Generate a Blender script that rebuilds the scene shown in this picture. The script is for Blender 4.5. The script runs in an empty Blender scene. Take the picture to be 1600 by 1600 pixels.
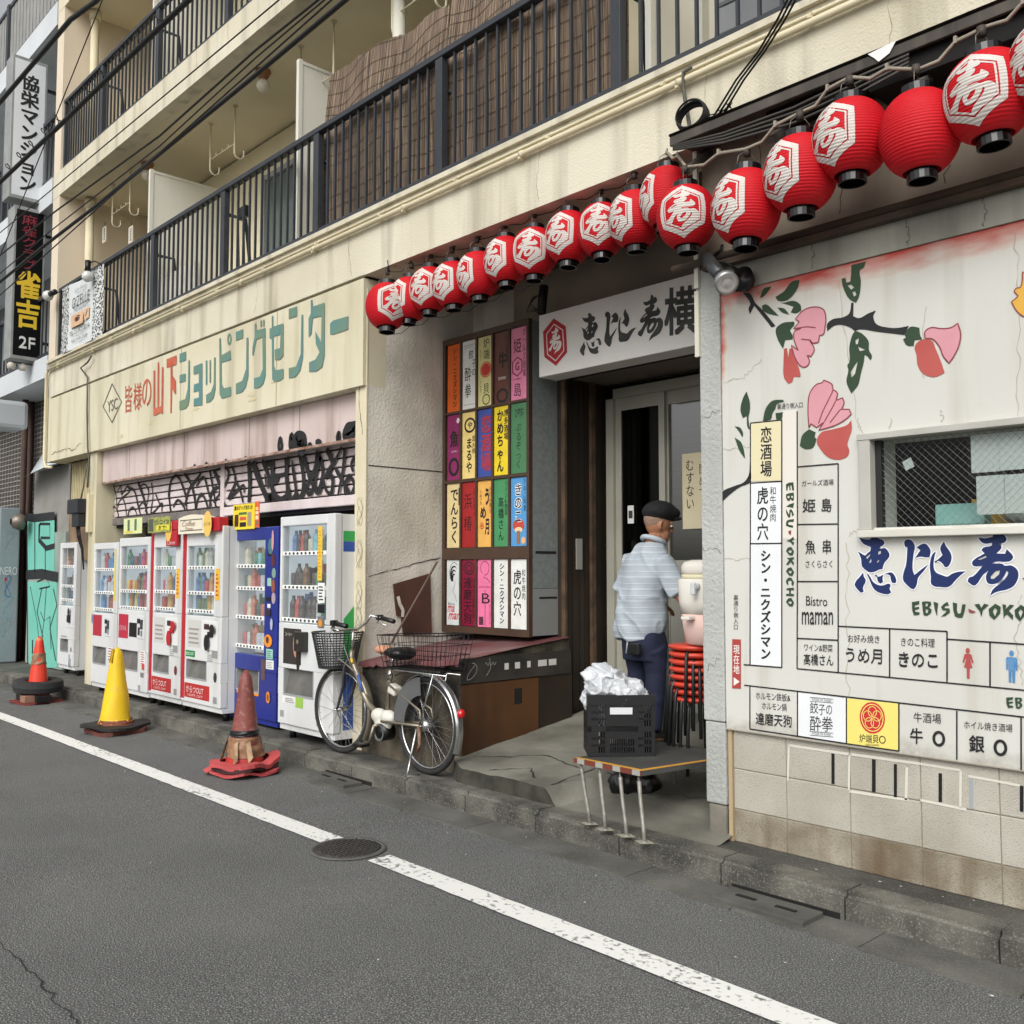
import bpy, bmesh, math, random
from mathutils import Vector, Matrix, noise
from mathutils.geometry import tessellate_polygon
random.seed(7)
rnd = random.Random(11)
scene = bpy.context.scene
COL = scene.collection

# ------------------------------------------------------------------ camera
FPX = 1500.0                       # focal length in photo pixels (photo is 1600 x 1600)
PITCH = math.atan2(90.0, FPX)
ANG = math.radians(43.177)         # angle between the view heading and the facade
CAM = Vector((0.0, 0.0, 1.5))
_hd = Vector((-math.cos(ANG), math.sin(ANG), 0.0))
RIGHT = Vector((_hd.y, -_hd.x, 0.0))
FWD = _hd * math.cos(PITCH) + Vector((0, 0, 1)) * math.sin(PITCH)
UP = Vector((0, 0, 1)) * math.cos(PITCH) - _hd * math.sin(PITCH)
cam = bpy.data.cameras.new('camera')
cam.sensor_width = 36.0
cam.lens = 36.0 * FPX / 1600.0
cam.clip_start = 0.05
cam.clip_end = 500.0
camo = bpy.data.objects.new('camera', cam)
COL.objects.link(camo)
camo.matrix_world = Matrix((
    (RIGHT.x, UP.x, -FWD.x, CAM.x), (RIGHT.y, UP.y, -FWD.y, CAM.y),
    (RIGHT.z, UP.z, -FWD.z, CAM.z), (0, 0, 0, 1)))
scene.camera = camo

# ------------------------------------------------------------------ sky, sun, exposure
SUN_EL, SUN_AZ = math.radians(40), math.radians(155)   # soft overcast light from the street side
w = bpy.data.worlds.new('World')
scene.world = w
w.use_nodes = True
nt = w.node_tree
sky = nt.nodes.new('ShaderNodeTexSky')
sky.sky_type = 'NISHITA'
sky.sun_disc = False
sky.sun_elevation = SUN_EL
sky.sun_rotation = SUN_AZ
sky.dust_density = 4.0
hs = nt.nodes.new('ShaderNodeHueSaturation')
hs.inputs['Saturation'].default_value = 0.12           # clouded over
nt.links.new(sky.outputs[0], hs.inputs['Color'])
nt.links.new(hs.outputs[0], nt.nodes['Background'].inputs['Color'])
nt.nodes['Background'].inputs['Strength'].default_value = 0.13
sun = bpy.data.lights.new('sun', 'SUN')
sun.energy = 1.1
sun.angle = math.radians(40)
sun.color = (1.0, 0.985, 0.96)
suno = bpy.data.objects.new('sun', sun)
COL.objects.link(suno)
sd = Vector((math.sin(SUN_AZ) * math.cos(SUN_EL), math.cos(SUN_AZ) * math.cos(SUN_EL), math.sin(SUN_EL)))
suno.rotation_euler = sd.to_track_quat('Z', 'Y').to_euler()
suno.location = (-4, -6, 14)
vs = scene.view_settings
vs.view_transform = 'Standard'
vs.look = 'None'
vs.exposure = 0.42
vs.gamma = 1.0
try:
    vs.use_curve_mapping = False
except Exception:
    pass
scene.cycles.max_bounces = 8
scene.cycles.transparent_max_bounces = 16
scene.cycles.use_denoising = True

# ------------------------------------------------------------------ measuring the place from the photo
def ray(px, py):
    return FWD + RIGHT * ((px - 800) / FPX) - UP * ((py - 800) / FPX)
def P(px, py, Y):                  # point of the plane y = Y
    r = ray(px, py); return CAM + r * (Y / r.y)
def PZ(px, py, Z):                 # point at height Z
    r = ray(px, py); return CAM + r * ((Z - CAM.z) / r.z)
def PX(px, py, X):
    r = ray(px, py); return CAM + r * (X / r.x)
def RX(px, Y):                     # x where the photo column px meets plane y = Y
    return P(px, 890, Y).x

# ------------------------------------------------------------------ materials
def srgb(c):
    out = []
    for v in c:
        v = v / 255.0
        out.append(v / 12.92 if v <= 0.04045 else ((v + 0.055) / 1.055) ** 2.4)
    return out
MATS = {}
def mat(name, c, r=0.6, c2=None, scale=4.0, amt=0.5, bump=0.0, bscale=80.0, streak=None, sscale=7.0, samt=0.4,
        speck=None, spscale=300.0, spamt=0.3, metal=0.0, spec=0.5, k=1.0, coat=0.0, detail=5.0, bdist=0.003, splo=0.55, sphi=0.72):
    """a weathered surface: c blotched with c2, vertical streaks, fine speckle, fine bump (object coordinates)"""
    if name in MATS: return MATS[name]
    m = bpy.data.materials.new(name); m.use_nodes = True
    n = m.node_tree.nodes; l = m.node_tree.links
    b = n['Principled BSDF']
    lin = lambda q: [x * k for x in srgb(q)] + [1.0]
    b.inputs['Roughness'].default_value = r
    b.inputs['Metallic'].default_value = metal
    b.inputs['Specular IOR Level'].default_value = spec
    b.inputs['Coat Weight'].default_value = coat
    b.inputs['Base Color'].default_value = lin(c)
    m.diffuse_color = lin(c)
    tc = n.new('ShaderNodeTexCoord')
    cur = None
    def noisefac(sc, lo, hi, mp=None, det=5.0):
        nz = n.new('ShaderNodeTexNoise'); nz.inputs['Scale'].default_value = sc; nz.inputs['Detail'].default_value = det
        if mp:
            mpn = n.new('ShaderNodeMapping'); mpn.inputs['Scale'].default_value = mp
            l.new(tc.outputs['Object'], mpn.inputs[0]); l.new(mpn.outputs[0], nz.inputs['Vector'])
        else:
            l.new(tc.outputs['Object'], nz.inputs['Vector'])
        rp = n.new('ShaderNodeMapRange'); rp.inputs['From Min'].default_value = lo; rp.inputs['From Max'].default_value = hi
        l.new(nz.outputs['Fac'], rp.inputs['Value'])
        return rp.outputs[0], nz.outputs['Fac']
    def mixin(cur, col, fac, amount):
        mx = n.new('ShaderNodeMix'); mx.data_type = 'RGBA'
        mu = n.new('ShaderNodeMath'); mu.operation = 'MULTIPLY'; mu.inputs[1].default_value = amount
        l.new(fac, mu.inputs[0]); l.new(mu.outputs[0], mx.inputs['Factor'])
        if cur is None: mx.inputs['A'].default_value = lin(c)
        else: l.new(cur, mx.inputs['A'])
        mx.inputs['B'].default_value = lin(col)
        return mx.outputs['Result']
    if c2 is not None:
        f, _ = noisefac(scale, 0.36, 0.66, None, detail); cur = mixin(cur, c2, f, amt)
    if streak is not None:
        f, _ = noisefac(1.0, 0.5, 0.75, (sscale, sscale, sscale * 0.09)); cur = mixin(cur, streak, f, samt)
    if speck is not None:
        f, _ = noisefac(spscale, splo, sphi, None, 2.0); cur = mixin(cur, speck, f, spamt)
    if cur is not None:
        l.new(cur, b.inputs['Base Color'])
    if bump > 0:
        _, h = noisefac(bscale, 0, 1, None, 4.0)
        bp = n.new('ShaderNodeBump'); bp.inputs['Strength'].default_value = bump; bp.inputs['Distance'].default_value = bdist
        l.new(h, bp.inputs['Height']); l.new(bp.outputs[0], b.inputs['Normal'])
    MATS[name] = m
    return m
def glass(name, tint=(235, 240, 240), refl=0.10, rough=0.02, haze=0.0):
    if name in MATS: return MATS[name]
    m = bpy.data.materials.new(name); m.use_nodes = True
    n = m.node_tree.nodes; l = m.node_tree.links
    n.remove(n['Principled BSDF'])
    t = n.new('ShaderNodeBsdfTransparent'); t.inputs[0].default_value = srgb(tint) + [1]
    g = n.new('ShaderNodeBsdfGlossy'); g.inputs['Roughness'].default_value = rough
    lw = n.new('ShaderNodeLayerWeight'); pw = n.new('ShaderNodeMath'); pw.operation = 'POWER'; pw.inputs[1].default_value = 4.0
    l.new(lw.outputs['Facing'], pw.inputs[0])
    ad = n.new('ShaderNodeMath'); ad.operation = 'MULTIPLY_ADD'; ad.inputs[1].default_value = .30; ad.inputs[2].default_value = refl; ad.use_clamp = True
    l.new(pw.outputs[0], ad.inputs[0])
    mx = n.new('ShaderNodeMixShader'); l.new(ad.outputs[0], mx.inputs[0]); l.new(t.outputs[0], mx.inputs[1]); l.new(g.outputs[0], mx.inputs[2])
    out = mx
    if haze > 0:
        d = n.new('ShaderNodeBsdfDiffuse'); d.inputs[0].default_value = srgb((200, 205, 205)) + [1]
        m2 = n.new('ShaderNodeMixShader'); m2.inputs[0].default_value = haze
        l.new(mx.outputs[0], m2.inputs[1]); l.new(d.outputs[0], m2.inputs[2]); out = m2
    l.new(out.outputs[0], n['Material Output'].inputs['Surface'])
    MATS[name] = m
    return m
def plain(c, r=0.55, **kw):        # an even paint / plastic / print colour
    return mat('paint_%d_%d_%d_%d' % (c[0], c[1], c[2], int(r * 100)), c, r, **kw)

# ------------------------------------------------------------------ mesh builder
class MB:
    def __init__(s):
        s.V = []; s.F = []; s.M = []; s.S = []; s.mats = []
    def mi(s, m):
        if m not in s.mats: s.mats.append(m)
        return s.mats.index(m)
    def add(s, vs, fs, m, smooth=False):
        o = len(s.V); i = s.mi(m)
        s.V += [Vector(v) for v in vs]
        for f in fs:
            s.F.append([o + q for q in f]); s.M.append(i); s.S.append(smooth)
        return s
    def obox(s, c, size, m, rot=None, bev=0.0, seg=2):
        hx, hy, hz = size[0] / 2, size[1] / 2, size[2] / 2
        R = rot.to_3x3() if rot is not None else Matrix.Identity(3)
        c = Vector(c)
        if bev > 0:
            bm = bmesh.new(); bmesh.ops.create_cube(bm, size=1.0)
            for v in bm.verts: v.co = Vector((v.co.x * 2 * hx, v.co.y * 2 * hy, v.co.z * 2 * hz))
            bmesh.ops.bevel(bm, geom=bm.edges[:], offset=min(bev, hx * .9, hy * .9, hz * .9), segments=seg, affect='EDGES', profile=0.5)
            bm.verts.index_update()
            s.add([c + R @ v.co for v in bm.verts], [[v.index for v in f.verts] for f in bm.faces], m)
            bm.free()
        else:
            vs = [c + R @ Vector((x * hx, y * hy, z * hz)) for x in (-1, 1) for y in (-1, 1) for z in (-1, 1)]
            s.add(vs, [(0, 1, 3, 2), (4, 6, 7, 5), (0, 4, 5, 1), (2, 3, 7, 6), (0, 2, 6, 4), (1, 5, 7, 3)], m)
        return s
    def box(s, x0, x1, y0, y1, z0, z1, m, bev=0.0, seg=2):
        return s.obox(((x0 + x1) / 2, (y0 + y1) / 2, (z0 + z1) / 2), (abs(x1 - x0), abs(y1 - y0), abs(z1 - z0)), m, None, bev, seg)
    def quad(s, a, b, c, d, m):
        return s.add([a, b, c, d], [(0, 1, 2, 3)], m)
    def rect(s, x0, x1, z0, z1, y, m):     # a sheet facing the street
        return s.quad((x0, y, z0), (x1, y, z0), (x1, y, z1), (x0, y, z1), m)
    def poly(s, pts, m, holes=(), nrm=(0, -1, 0)):
        loops = [[Vector(p) for p in pts]] + [[Vector(p) for p in h] for h in holes]
        tris = tessellate_polygon(loops)
        flat = [p for lp in loops for p in lp]
        nn = Vector(nrm); out = []
        for t in tris:
            a, b, c = flat[t[0]], flat[t[1]], flat[t[2]]
            if (b - a).cross(c - a).dot(nn) < 0: t = (t[0], t[2], t[1])
            out.append(t)
        return s.add(flat, out, m)
    def prism(s, pts, off, m):             # polygon pushed along off
        off = Vector(off); pts = [Vector(p) for p in pts]; n = len(pts)
        tr = tessellate_polygon([pts])
        s.add(pts + [p + off for p in pts],
              [tuple(t) for t in tr] + [tuple(q + n for q in reversed(t)) for t in tr] + [(i, (i + 1) % n, (i + 1) % n + n, i + n) for i in range(n)], m)
        return s
    def tube(s, pts, r, m, n=8, closed=False, smooth=True, flat=1.0, caps=True):
        pts = [Vector(p) for p in pts]; N = len(pts)
        rs = r if isinstance(r, (list, tuple)) else [r] * N
        up = None; rings = []
        for i in range(N):
            if closed: t = pts[(i + 1) % N] - pts[i - 1]
            else: t = pts[min(i + 1, N - 1)] - pts[max(i - 1, 0)]
            if t.length < 1e-9: t = Vector((0, 0, 1))
            t.normalize()
            if up is None:
                up = Vector((0, 0, 1)) if abs(t.z) < 0.9 else Vector((1, 0, 0))
            u = up - t * up.dot(t)
            if u.length < 1e-6: u = t.orthogonal()
            u.normalize(); v = t.cross(u); up = u
            rings.append([pts[i] + (u * math.cos(a) * flat + v * math.sin(a)) * rs[i] for a in [2 * math.pi * k / n for k in range(n)]])
        vs = [p for rg in rings for p in rg]; fs = []
        for i in range(N if closed else N - 1):
            j = (i + 1) % N
            for k in range(n):
                fs.append((i * n + k, i * n + (k + 1) % n, j * n + (k + 1) % n, j * n + k))
        if caps and not closed:
            fs.append(tuple(range(n - 1, -1, -1))); fs.append(tuple((N - 1) * n + k for k in range(n)))
        return s.add(vs, fs, m, smooth)
    def cyl(s, a, b, r, m, n=14, smooth=True):
        return s.tube([a, b], r, m, n, smooth=smooth)
    def lathe(s, prof, c, m, n=24, smooth=True, mtx=None):
        vs = []; fs = []; c = Vector(c); L = len(prof)
        for (r, z) in prof:
            for k in range(n):
                a = 2 * math.pi * k / n
                q = Vector((r * math.cos(a), r * math.sin(a), z))
                if mtx is not None: q = mtx @ q
                vs.append(c + q)
        for i in range(L - 1):
            for k in range(n):
                fs.append((i * n + k, i * n + (k + 1) % n, (i + 1) * n + (k + 1) % n, (i + 1) * n + k))
        return s.add(vs, fs, m, smooth)
    def sphere(s, c, r, m, n=16, sc=(1, 1, 1)):
        vs = []; fs = []; c = Vector(c); h = n // 2
        for i in range(h + 1):
            for k in range(n):
                th = math.pi * i / h; a = 2 * math.pi * k / n
                vs.append(c + Vector((r * sc[0] * math.sin(th) * math.cos(a), r * sc[1] * math.sin(th) * math.sin(a), r * sc[2] * math.cos(th))))
        for i in range(h):
            for k in range(n):
                fs.append((i * n + k, (i + 1) * n + k, (i + 1) * n + (k + 1) % n, i * n + (k + 1) % n))
        return s.add(vs, fs, m, True)
    def ribbon(s, pts, wd, m, nrm, closed=False):   # a painted stroke: flat strip along pts
        pts = [Vector(p) for p in pts]; N = len(pts); nrm = Vector(nrm)
        ws = wd if isinstance(wd, (list, tuple)) else [wd] * N
        vs = []; fs = []
        for i in range(N):
            if closed: t = pts[(i + 1) % N] - pts[i - 1]
            else: t = pts[min(i + 1, N - 1)] - pts[max(i - 1, 0)]
            if t.length < 1e-9: t = Vector((0, 0, 1))
            u = nrm.cross(t).normalized() * ws[i] / 2
            vs += [pts[i] + u, pts[i] - u]
        for i in range(N if closed else N - 1):
            j = (i + 1) % N
            a, b, c, d = vs[2 * i], vs[2 * i + 1], vs[2 * j + 1], vs[2 * j]
            f = (2 * i, 2 * i + 1, 2 * j + 1, 2 * j)
            if (b - a).cross(c - a).dot(nrm) < 0: f = f[::-1]
            fs.append(f)
        return s.add(vs, fs, m)
    def build(s, name, parent=None, origin=None, label=None, cat=None, group=None, kind=None, weld=False):
        o0 = Vector(origin) if origin is not None else (Vector(parent_world(parent)) if parent is not None else Vector((0, 0, 0)))
        me = bpy.data.meshes.new(name)
        me.from_pydata([v - o0 for v in s.V], [], s.F)
        for m in s.mats: me.materials.append(m)
        me.polygons.foreach_set('material_index', s.M)
        me.polygons.foreach_set('use_smooth', s.S)
        me.update()
        ob = bpy.data.objects.new(name, me); COL.objects.link(ob)
        if parent is not None:
            ob.parent = parent
            pw = parent_world(parent)
            ob.location = o0 - Vector(pw)
            ob['_w'] = list(o0)
        else:
            ob.location = o0; ob['_w'] = list(o0)
        settag(ob, label, cat, group, kind)
        return ob
def parent_world(o):
    return Vector(o['_w'])
def settag(o, label=None, cat=None, group=None, kind=None):
    if label: o['label'] = label
    if cat: o['category'] = cat
    if group: o['group'] = group
    if kind: o['kind'] = kind
    return o
def thing(name, label, cat, loc=(0, 0, 0), group=None):
    o = bpy.data.objects.new(name, None); COL.objects.link(o)
    o.empty_display_size = 0.1
    o.location = loc; o['_w'] = list(loc)
    return settag(o, label, cat, group)
def copy_tree(o, parent=None, loc=None, rz=None):
    c = o.copy(); COL.objects.link(c); c.parent = parent
    if loc is not None: c.location = loc
    if rz is not None: c.rotation_euler = (0, 0, rz)
    for ch in list(o.children): copy_tree(ch, c)
    return c

# ------------------------------------------------------------------ lettering
_G = {}
def glyph(s, bold=0.0):
    key = (s, bold)
    if key not in _G:
        cu = bpy.data.curves.new('t', 'FONT'); cu.body = s; cu.offset = bold; cu.resolution_u = 4
        ob = bpy.data.objects.new('t', cu); me = ob.to_mesh()
        vs = [(v.co.x, v.co.y) for v in me.vertices]; fs = [tuple(p.vertices) for p in me.polygons]
        ob.to_mesh_clear(); bpy.data.objects.remove(ob); bpy.data.curves.remove(cu)
        _G[key] = (vs, fs)
    return _G[key]
def bilin(q, u, v):                # q: bl, br, tr, tl
    a = q[0] + (q[1] - q[0]) * u; b = q[3] + (q[2] - q[3]) * u
    return a + (b - a) * v
def text(mb, s, q, m, bold=0.0, em=False, lean=0.0):
    """s fitted to the quad q (bl, br, tr, tl as 3-D points)"""
    if bold > 0:                                          # heavier strokes: the glyph laid down four times, a hair apart
        qq = [Vector(p) for p in q]; nn = (qq[1] - qq[0]).cross(qq[3] - qq[0]).normalized()
        uu = (qq[1] - qq[0]) / (len(s) if len(s) > 1 or em else 1.0); vv = qq[3] - qq[0]; b_ = bold * .85
        if len(s) > 1 and not em: uu = vv
        for k, (dx, dy) in enumerate(((b_, b_), (-b_, b_), (-b_, -b_), (b_, -b_))):
            text(mb, s, [p + uu * dx + vv * dy + nn * (.0002 * k) for p in qq], m, 0.0, em, lean)
        return
    vs, fs = glyph(s, 0.0)
    if not vs: return
    q = [Vector(p) for p in q]
    if em: x0, x1, y0, y1 = 0.0, 1.0 * len(s), -0.12, 0.88
    else:
        x0 = min(v[0] for v in vs); x1 = max(v[0] for v in vs); y0 = min(v[1] for v in vs); y1 = max(v[1] for v in vs)
    nrm = (q[1] - q[0]).cross(q[3] - q[0])
    pts = []
    for (x, y) in vs:
        v = (y - y0) / max(y1 - y0, 1e-6); u = (x - x0) / max(x1 - x0, 1e-6) + lean * (v - .5)
        pts.append(bilin(q, u, v))
    out = []
    for f in fs:
        a, b, c = pts[f[0]], pts[f[1]], pts[f[2]]
        out.append(f if (b - a).cross(c - a).dot(nrm) >= 0 else tuple(reversed(f)))
    mb.add(pts, out, m)
def curvy(pts, n=4):
    """round a traced outline between its true corners"""
    q = [Vector(p).to_2d() if len(p) > 2 else Vector(p) for p in pts]; N = len(q); T = []
    for i in range(N):
        a = q[i] - q[i - 1]; b = q[(i + 1) % N] - q[i]
        ang = a.angle(b) if a.length > 1e-6 and b.length > 1e-6 else 0
        T.append(None if ang > 1.15 else (a.normalized() + b.normalized()) / 2)
    out = []
    for i in range(N):
        p0, p1 = q[i], q[(i + 1) % N]; L = (p1 - p0).length
        t0 = T[i] * L if T[i] is not None else (p1 - p0) * 1.0
        t1 = T[(i + 1) % N] * L if T[(i + 1) % N] is not None else (p1 - p0) * 1.0
        for k in range(n):
            t = k / n
            out.append(p0 * (2 * t ** 3 - 3 * t * t + 1) + t0 * (t ** 3 - 2 * t * t + t) + p1 * (-2 * t ** 3 + 3 * t * t) + t1 * (t ** 3 - t * t))
    return [(v.x, v.y) for v in out]
def fr(x0, x1, z0, z1, y):         # street-facing rectangle as a quad
    return [Vector((x0, y, z0)), Vector((x1, y, z0)), Vector((x1, y, z1)), Vector((x0, y, z1))]
def vtext(mb, s, x0, x1, z0, z1, y, m, bold=0.0, em=True):    # characters one under another on a street-facing sheet
    n = len(s); h = (z1 - z0) / n
    for i, ch in enumerate(s):
        zt = z1 - i * h
        text(mb, ch, fr(x0, x1, zt - h, zt, y), m, bold, em)
# ================================================================== SETTING: ground, road, kerb, pavement, ramp
asph = mat('asphalt', (84, 85, 84), 0.9, (64, 65, 65), 0.9, 0.7, bump=1.0, bscale=120, speck=(176, 176, 171), spscale=165, spamt=0.72, splo=0.50, sphi=0.68, bdist=0.010, streak=(95, 95, 95), sscale=2.2, samt=0.5)
conc = mat('gutter_concrete', (98, 97, 91), 0.9, (62, 61, 56), 3.0, 0.8, bump=0.6, bscale=110, speck=(150, 148, 140), spscale=150, spamt=0.35)
kerbm = mat('kerb_concrete', (104, 102, 93), 0.9, (46, 45, 41), 5.0, 0.85, bump=0.9, bscale=90, speck=(165, 162, 152), spscale=120, spamt=0.4, bdist=0.006)
pavem = mat('pavement_concrete', (84, 82, 76), 0.9, (44, 43, 40), 3.2, 0.8, bump=0.5, bscale=120, speck=(150, 148, 140), spscale=90, spamt=0.3)
darkm = mat('dark_gap', (18, 17, 16), 0.9)
MB().quad((-90, -70, -0.05), (70, -70, -0.05), (70, 90, -0.05), (-90, 90, -0.05), mat('earth', (88, 86, 82), .9, (70, 69, 66), .5, .6)).build('ground', kind='structure')

mb = MB()                          # road: a fine sheet with a crack or two, gently uneven
NX, NY = 150, 30
vs = []; fs = []
for j in range(NY + 1):
    for i in range(NX + 1):
        x = -50 + 62 * (i / NX); y = -4.0 + 7.68 * (j / NY)
        vs.append((x, y, 0.004 * noise.noise((x * .5, y * .6, 0))))
for j in range(NY):
    for i in range(NX):
        a = j * (NX + 1) + i
        fs.append((a, a + 1, a + NX + 2, a + NX + 1))
mb.add(vs, fs, asph, True)
crk = mat('road_crack', (38, 38, 38), .95)
def crack(mb, pts, wd, m, nrm, jit=.012, seg=8):
    out = []
    for a, b in zip(pts[:-1], pts[1:]):
        a = Vector(a); b = Vector(b)
        for k in range(seg):
            p = a.lerp(b, k / seg); d = (b - a).cross(Vector(nrm)).normalized()
            out.append(p + d * rnd.uniform(-jit, jit))
    out.append(Vector(pts[-1]))
    mb.ribbon(out, [wd * rnd.uniform(.3, 1.2) for _ in out], m, nrm)
crack(mb, [PZ(0, 1472, .006), PZ(40, 1510, .006), PZ(85, 1560, .006), PZ(120, 1599, .006)], .007, crk, (0, 0, 1))
crack(mb, [PZ(620, 1235, .006), PZ(760, 1262, .006), PZ(930, 1330, .006)], .004, crk, (0, 0, 1), .02)
mb.build('road', kind='structure')

mb = MB()                          # gutter: concrete slabs along the kerb
x = -30.0
while x < 6:
    L = 0.6 if x > -30 else 0.5
    mb.box(x + .003, x + L - .003, 3.655 + rnd.uniform(-.012, .012), 3.91, -.04, .008 + rnd.uniform(-.002, .003), conc)
    x += L
mb.build('gutter', kind='structure')

mb = MB()                          # kerb stones with worn rounded noses
x = -30.0
while x < 6:
    L = 0.62 + rnd.uniform(-.01, .01)
    dz = rnd.uniform(-.006, .004)
    bm = bmesh.new(); bmesh.ops.create_cube(bm, size=1.0)
    bmesh.ops.subdivide_edges(bm, edges=[e for e in bm.edges if abs(e.verts[0].co.x - e.verts[1].co.x) > .5], cuts=9)
    for v in bm.verts:
        v.co = Vector((x + L / 2 + v.co.x * (L - .008), 3.97 + v.co.y * .15, .06 + dz + v.co.z * .145))
    top = [e for e in bm.edges if all(v.co.z > .1 and v.co.y < 3.95 for v in e.verts)]
    bmesh.ops.bevel(bm, geom=top, offset=.026, segments=3, affect='EDGES')
    for v in bm.verts:
        if v.co.y < 4.0:
            n = noise.noise((v.co.x * 6, v.co.y * 6, v.co.z * 9 + 3)) * .007
            v.co.y += n; v.co.z += n * .7
    bm.verts.index_update()
    mb.add([v.co.copy() for v in bm.verts], [[v.index for v in f.verts] for f in bm.faces], kerbm, False)
    bm.free(); x += L
mb.build('kerb', kind='structure')
mb = MB()
mb.box(-30, 6, 4.045, 5.4, .03, .124, pavem)
mb.build('pavement', kind='structure')

# white edge line, worn (bare asphalt shows through)
lm = bpy.data.materials.new('worn_line'); lm.use_nodes = True
n = lm.node_tree.nodes; l = lm.node_tree.links; b = n['Principled BSDF']; b.inputs['Roughness'].default_value = .8
tc = n.new('ShaderNodeTexCoord')
n1 = n.new('ShaderNodeTexNoise'); n1.inputs['Scale'].default_value = 38; n1.inputs['Detail'].default_value = 8
n2 = n.new('ShaderNodeTexNoise'); n2.inputs['Scale'].default_value = 3.5
l.new(tc.outputs['Object'], n1.inputs['Vector']); l.new(tc.outputs['Object'], n2.inputs['Vector'])
ad = n.new('ShaderNodeMath'); ad.operation = 'MULTIPLY_ADD'; ad.inputs[1].default_value = .45
l.new(n2.outputs['Fac'], ad.inputs[0]); l.new(n1.outputs['Fac'], ad.inputs[2])
mr = n.new('ShaderNodeMapRange'); mr.inputs['From Min'].default_value = .80; mr.inputs['From Max'].default_value = .92
l.new(ad.outputs[0], mr.inputs['Value'])
mx = n.new('ShaderNodeMix'); mx.data_type = 'RGBA'; mx.inputs['A'].default_value = srgb((222, 222, 217)) + [1]; mx.inputs['B'].default_value = srgb((110, 110, 108)) + [1]
l.new(mr.outputs[0], mx.inputs['Factor']); l.new(mx.outputs['Result'], b.inputs['Base Color'])
mb = MB()
def linestrip(x0, x1, y0, y1, e0, e1):
    N = max(2, int((x1 - x0) / .05)); a = []; c = []
    for i in range(N + 1):
        t = i / N; xx = x0 + (x1 - x0) * t
        yb = y0 + (e0 - y0) * t; yt = y1 + (e1 - y1) * t
        z = .005 + .004 * noise.noise((xx * .5, 3 * .6, 0)) + .003
        a.append((xx, yb + .006 * noise.noise((xx * 9, 1, 1)), z)); c.append((xx, yt + .006 * noise.noise((xx * 9, 5, 1)), z))
    mb.add(a + c, [(i, i + 1, N + 2 + i, N + 1 + i) for i in range(N)], lm)
linestrip(-30, -4.62, 2.93, 3.07, 2.904, 3.048)
linestrip(-4.18, 4.0, 2.902, 3.044, 2.80, 2.93)
mb.build('road_marking', kind='structure')

# entrance ramp of trowelled concrete, broken at its foot
mb = MB()
rampm = mat('ramp_concrete', (124, 122, 111), .85, (82, 80, 71), 2.4, .9, bump=.5, bscale=100, speck=(140, 138, 128), spscale=160, spamt=.3)
def ramp_z(x, y):
    z = .225 + (y - 4.05) * .14 + .012 * noise.noise((x * 2, 0, 9))
    z = min(z, .45)
    brk = -4.02 + .12 * noise.noise((y * 3, 0, 2)) + (y - 4.05) * .35
    ss = lambda t: max(0.0, min(1.0, t)) ** 2 * (3 - 2 * max(0.0, min(1.0, t)))
    k = ss((x - brk) / .10); lo = .14 + (y - 4.05) * .21; z += (min(z, lo) - z) * k      # the lower, broken piece on the right
    z -= .018 * k * ss((4.42 + .05 * noise.noise((x * 4, 1, 0)) - (x + 3.9) * .05 - y) / .08)
    z += .006 * noise.noise((x * 3, y * 3, 0)) + .003 * noise.noise((x * 14, y * 14, 4))
    return max(z, .128)
NX, NY = 90, 80; vs = []; fs = []
for j in range(NY + 1):
    for i in range(NX + 1):
        x = -5.04 + 2.19 * i / NX
        y0 = 4.05 + .03 * noise.noise((x * 5, 0, 0)) + .16 * max(0, (-4.72 - x) / .32) ** 2.5
        y = y0 + (6.1 - y0) * j / NY
        vs.append((x, y, ramp_z(x, y)))
for j in range(NY):
    for i in range(NX):
        a = j * (NX + 1) + i; fs.append((a, a + 1, a + NX + 2, a + NX + 1))
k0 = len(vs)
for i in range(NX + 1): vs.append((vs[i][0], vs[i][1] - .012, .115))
mb.add(vs, fs, rampm, False)
mb.add([vs[i] for i in range(NX + 1)] + vs[k0:], [(NX + 1 + i, NX + 2 + i, i + 1, i) for i in range(NX)], mat('shaded_mossy_lip', (66, 64, 54), .95, (34, 34, 28), 9, .9, bump=.9, bscale=60))  # front face: moss colour, with shading painted in so the edge shows
for L_ in ([(-4.9, 4.25), (-4.5, 4.5), (-4.05, 4.4)], [(-4.02, 4.1), (-4.0, 4.5), (-3.6, 4.95), (-3.3, 5.0)], [(-4.6, 4.1), (-4.35, 4.25), (-4.2, 4.12)], [(-3.9, 4.45), (-3.5, 4.42), (-3.1, 4.5)]):
    q_ = []
    for (xa_, ya_), (xb_, yb_) in zip(L_[:-1], L_[1:]):
        for k in range(10):
            t_ = k / 10; xx, yy = xa_ + (xb_ - xa_) * t_ + rnd.uniform(-.012, .012), ya_ + (yb_ - ya_) * t_ + rnd.uniform(-.012, .012); q_.append((xx, yy, ramp_z(xx, yy) + .004))
    mb.ribbon(q_, [rnd.uniform(.003, .014) for _ in q_], mat('ramp_crack', (34, 33, 29), .95), (0, 0, 1))
mb.build('entrance_ramp', kind='structure')

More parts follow.
